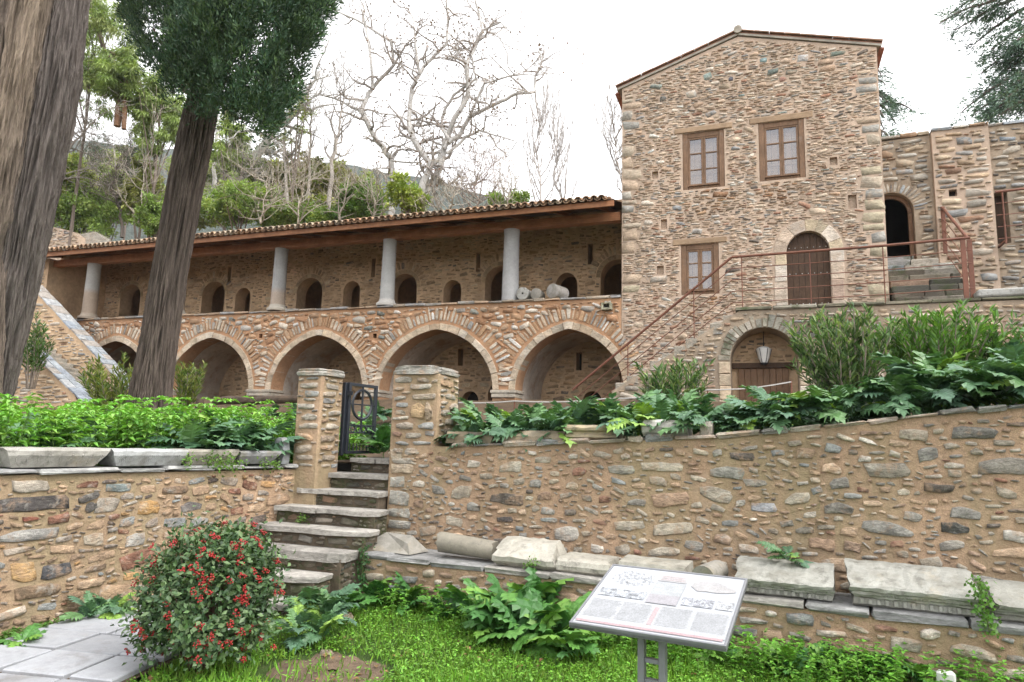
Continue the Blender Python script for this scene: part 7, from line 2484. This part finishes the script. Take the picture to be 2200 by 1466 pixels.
FG = lambda px, py, off=.06: OL + eR * sG(px, py) - nR * (-off)
def wallpt(px, py, O, n_, off=.05):
    d = _fw + _R * (px - CX) / F_PX - _U * (py - CY) / F_PX
    return CAM + d * (np.dot(O - CAM, n_) / np.dot(d, n_)) + n_ * off
trailing('trailing_weed', 'green weed hanging down beside the largest cornice block at the right', [wallpt(2098, 1250 + k * 14, OL, nR, .06) + np.array([.01 * k, 0, 0]) for k in range(8)], 260, .035, .035, (.09, .20, .03), 1)
trailing('trailing_weed', 'green weed trailing over the worn third block of the left coping', [wallpt(440 + k * 12, 985 + (k % 3) * 7, A0, nL, .08) for k in range(6)], 240, .05, .035, (.10, .19, .03), 2)
trailing('trailing_weed', 'little weed tuft under the dark cracked block on the left coping', [wallpt(560 + k * 9, 998, A0, nL, .08) for k in range(4)], 110, .035, .032, (.10, .19, .03), 3)
trailing('trailing_weed', 'small weed where the wavy carved block ends on the left coping', [wallpt(388 + k * 6, 990, A0, nL, .09) for k in range(3)], 70, .03, .03, (.10, .19, .03), 4)
trailing('trailing_weed', 'dark ivy like weed in the corner between the stairs and the ledge wall', [wallpt(790 - k, 1180 + k * 12, OL, nR, .06) for k in range(7)], 170, .035, .034, (.04, .11, .03), 5)
trailing('trailing_weed', 'green tuft on the stair cheek next to the second step', [np.array([-5.22 + .04 * k, 7.05, 1.16 + .02 * k]) for k in range(4)], 150, .05, .035, (.07, .15, .03), 6)
trailing('trailing_weed', 'ferny tuft on the terrace wall left of the tall oleander', [at(1745 + k * 8, 690 + (k % 2) * 14, 16.9) for k in range(5)], 260, .12, .08, (.06, .14, .035), 7)
trailing('trailing_weed', 'small weed on the fourth stair tread edge', [np.array([-4.95 + .03 * k, 6.62, .78]) for k in range(3)], 70, .03, .028, (.09, .18, .03), 8)
trailing('trailing_weed', 'small tuft at the foot of the scooped marble lump', [wallpt(1135 + k * 8, 1212, OL, nR, .0) for k in range(3)], 60, .025, .028, (.09, .18, .03), 9)


# ---- oleanders
def oh(px, top, Y): return float(at(px, top, Y)[2] - terr_z(at(px, top, Y)[0], Y))


def oleander(label, p, h, w, ns, cols, seed, leafL=.15, group='oleander bushes on the terrace', fan=.5):
    rg = random.Random(seed)
    T = thing('oleander_bush', label, 'bush', tuple(p), group)
    mb = MB()
    Pl, Dl = [], []
    for k in range(ns):
        a = rg.uniform(0, 6.28)
        rr = (rg.random() ** .6)
        tip = np.array([p[0] + math.cos(a) * rr * w, p[1] + math.sin(a) * rr * w * .8, p[2] + h * rg.uniform(.62, 1.05) * (1 - .18 * rr)])
        s_ = np.array([p[0] + math.cos(a) * rr * w * .2, p[1] + math.sin(a) * rr * w * .2, p[2] - .1])
        pts = []
        for q in range(6):
            t = q / 5
            x = lerp(s_, tip, t); x[:2] = s_[:2] + (tip[:2] - s_[:2]) * (t ** 1.5)
            pts.append(x + np.array([rg.uniform(-.02, .02), rg.uniform(-.02, .02), 0]))
        mb.tube(pts, [.020 * (1 - .7 * q / 5) * (1 if h > .8 else .8) for q in range(6)], 5, (.24, .20, .16), cap=False)
        for t in np.linspace(.38, 1.0, 13):
            b = np.array([np.interp(t, np.linspace(0, 1, 6), [q[i] for q in pts]) for i in range(3)])
            dd = unit(pts[-1] - pts[-3])
            for j in range(4):
                az = rg.uniform(0, 6.28)
                Pl.append(b + np.array([rg.gauss(0, .02), rg.gauss(0, .02), rg.gauss(0, .02)])); Dl.append(dd * (.55 + .5 * t) + np.array([math.cos(az), math.sin(az), rg.uniform(-.1, .5)]) * .8)
    mb.build('stems', MT['bark_pale'], T)
    Pl, Dl = np.array(Pl), np.array(Dl)
    n = len(Pl)
    C = np.clip(np.array(cols)[RNG.integers(0, len(cols), n)] * RNG.uniform(.7, 1.3, (n, 1)), 0, 1)
    V, F, C = kites(Pl, Dl, RNG.normal(size=(n, 3)) * .4 + np.array([0, 0, 1]), leafL * RNG.uniform(.65, 1.25, n), leafL * .21, .25, C, .5, .1)
    link('foliage', np_mesh('foliage', V, F, C, MT['leaf']), T)


def tp(px, Y):
    q = at(px, 850, Y)
    return (q[0], Y, terr_z(q[0], Y))


OLG = [(.10, .18, .065), (.14, .23, .08), (.075, .135, .055), (.22, .29, .12)]
oleander('smallest oleander bush with bare stems, in front of the steel stair railing', tp(1450, 10.6), oh(1450, 765, 10.6), .56, 34, OLG, 1)
oleander('large oleander bush right of the arched cellar doorway', tp(1828, 10.4), oh(1828, 662, 10.4), .76, 74, OLG, 2)
oleander('largest brightest oleander bush under the balcony slab at the right', tp(2030, 10.6), oh(2030, 655, 10.6), .86, 92, [(.12, .25, .055), (.16, .29, .065), (.09, .18, .05)], 3)
oleander('oleander shoots at the right edge of the terrace', tp(2185, 10.2), oh(2185, 700, 10.2), .40, 30, [(.10, .2, .045), (.07, .14, .04)], 4)
oleander('yellow green oleander at the foot of the left stair parapet', tp(250, 12.5), 1.75, .9, 26, [(.26, .29, .07), (.20, .25, .06), (.12, .19, .05)], 5, .19)
oleander('yellowish oleander just right of the leaning cypress trunk', tp(400, 13.5), 1.5, .5, 16, [(.24, .27, .07), (.13, .2, .05)], 6, .18)
oleander('dark green oleander between the two left stair parapets', (lambda q: (q[0], 14.4, 3.0))(at(75, 760, 14.4)), 2.2, .6, 20, [(.08, .16, .05), (.11, .19, .05)], 7, .19)


# ---- berry bush
def berry_bush():
    p = np.array([-3.86, 4.12, 0.0])
    T = thing('berry_bush', 'rounded evergreen bush covered in clusters of bright red berries by the path', 'bush', tuple(p))
    rg = random.Random(2)
    c = p + np.array([.05, 0, .53])
    tips, nrm = [], []
    while len(tips) < 330:
        u = unit(RNG.normal(size=3))
        if u[2] < -.75: continue
        lump = 1 + .34 * mnoise.noise(Vector(u * 2.0) + Vector((4.2, 0, 0))) + .22 * mnoise.noise(Vector(u * 5)) + (.28 if RNG.random() < .06 else 0)
        rr = RNG.uniform(.55, 1.0) ** .5
        q = c + u * np.array([.425, .42, .455]) * lump * rr
        if q[2] < .08: continue
        tips.append(q); nrm.append(u)
    tips = np.array(tips); nrm = np.array(nrm)
    mb = MB()
    for k in range(0, 330, 3):
        m_ = lerp(p, tips[k], .5) + np.array([0, 0, .08])
        mb.tube([p + np.array([rg.uniform(-.05, .05), rg.uniform(-.05, .05), 0]), m_, tips[k]], [.014, .008, .003], 4, (.12, .07, .05), cap=False)
    mb.build('stems', MT['bark_pale'], T)
    n = 30
    ci = np.repeat(np.arange(330), n)
    P = tips[ci] + RNG.normal(size=(330 * n, 3)) * .055
    D = nrm[ci] * .5 + RNG.normal(size=(330 * n, 3)) * .8
    N = nrm[ci] + np.array([0, 0, .8]) + RNG.normal(size=(330 * n, 3)) * .35
    cols = np.array([(.060, .115, .042), (.08, .145, .052), (.115, .18, .075), (.04, .085, .034)])
    C = np.clip(cols[RNG.integers(0, 4, 330 * n)] * RNG.uniform(.75, 1.3, (330 * n, 1)), 0, 1)
    V, F, C = kites(P, D, N, RNG.uniform(.036, .062, 330 * n), RNG.uniform(.022, .034, 330 * n), .16, C, .5, .06)
    link('foliage', np_mesh('foliage', V, F, C, MT['leaf_glossy']), T)
    import bmesh
    def cluster(seed):
        r_ = random.Random(seed)
        bm = bmesh.new()
        for k in range(14):
            a = r_.uniform(0, 6.28); r0 = .026 * math.sqrt(r_.random())
            bmesh.ops.create_icosphere(bm, subdivisions=1, radius=.0066 * r_.uniform(.85, 1.15), matrix=Matrix.Translation((r0 * math.cos(a), r0 * math.sin(a), r_.uniform(-.012, .016))))
        me = bpy.data.meshes.new('berry_cluster')
        bm.to_mesh(me); bm.free()
        me.polygons.foreach_set("use_smooth", np.ones(len(me.polygons), bool))
        me.materials.append(MT['berry'])
        return me
    cl = [cluster(k) for k in range(4)]
    k = 0
    for _ in range(900):
        i = rg.randrange(330)
        u = nrm[i]
        if u[1] > .45 and rg.random() < .8: continue
        # more berries right of centre and across the middle, as the bush shows them
        side = u[0] * .95 + u[1] * -.3
        if rg.random() > .5 + .28 * side - .2 * abs(u[2] - .05): continue
        rr = np.linalg.norm((tips[i] - c) / np.array([.425, .42, .455]))
        q = tips[i] + u * (.07 + .3 * max(0, .95 - rr)) + np.array([rg.gauss(0, .03), rg.gauss(0, .03), rg.gauss(0, .03)])
        o = bpy.data.objects.new('berry_cluster', cl[k % 4])
        COL.objects.link(o)
        o.parent = T
        o.location = tuple(q - p)
        o.rotation_euler = Vector(u).to_track_quat('Z', 'Y').to_euler()
        o.scale = (1, 1, 1)
        k += 1
        if k >= 120: break


berry_bush()


# ================================================================== HAZE
hz = MB().box((-100, 200, 120.0), (1380, 1380, 244.0)).build('haze', bpy.data.materials.new('haze_air'))
tag(hz, 'thin pale haze that lightens the distant hill', 'haze', kind='stuff')
_m = bpy.data.materials['haze_air']; _m.use_nodes = True
_m.node_tree.nodes.clear()
_oo = _m.node_tree.nodes.new("ShaderNodeOutputMaterial")
_pv = _m.node_tree.nodes.new("ShaderNodeVolumePrincipled")
_pv.inputs["Color"].default_value = (.86, .92, 1.0, 1)
_pv.inputs["Density"].default_value = .00028
_pv.inputs["Anisotropy"].default_value = .3
_m.node_tree.links.new(_pv.outputs[0], _oo.inputs["Volume"])
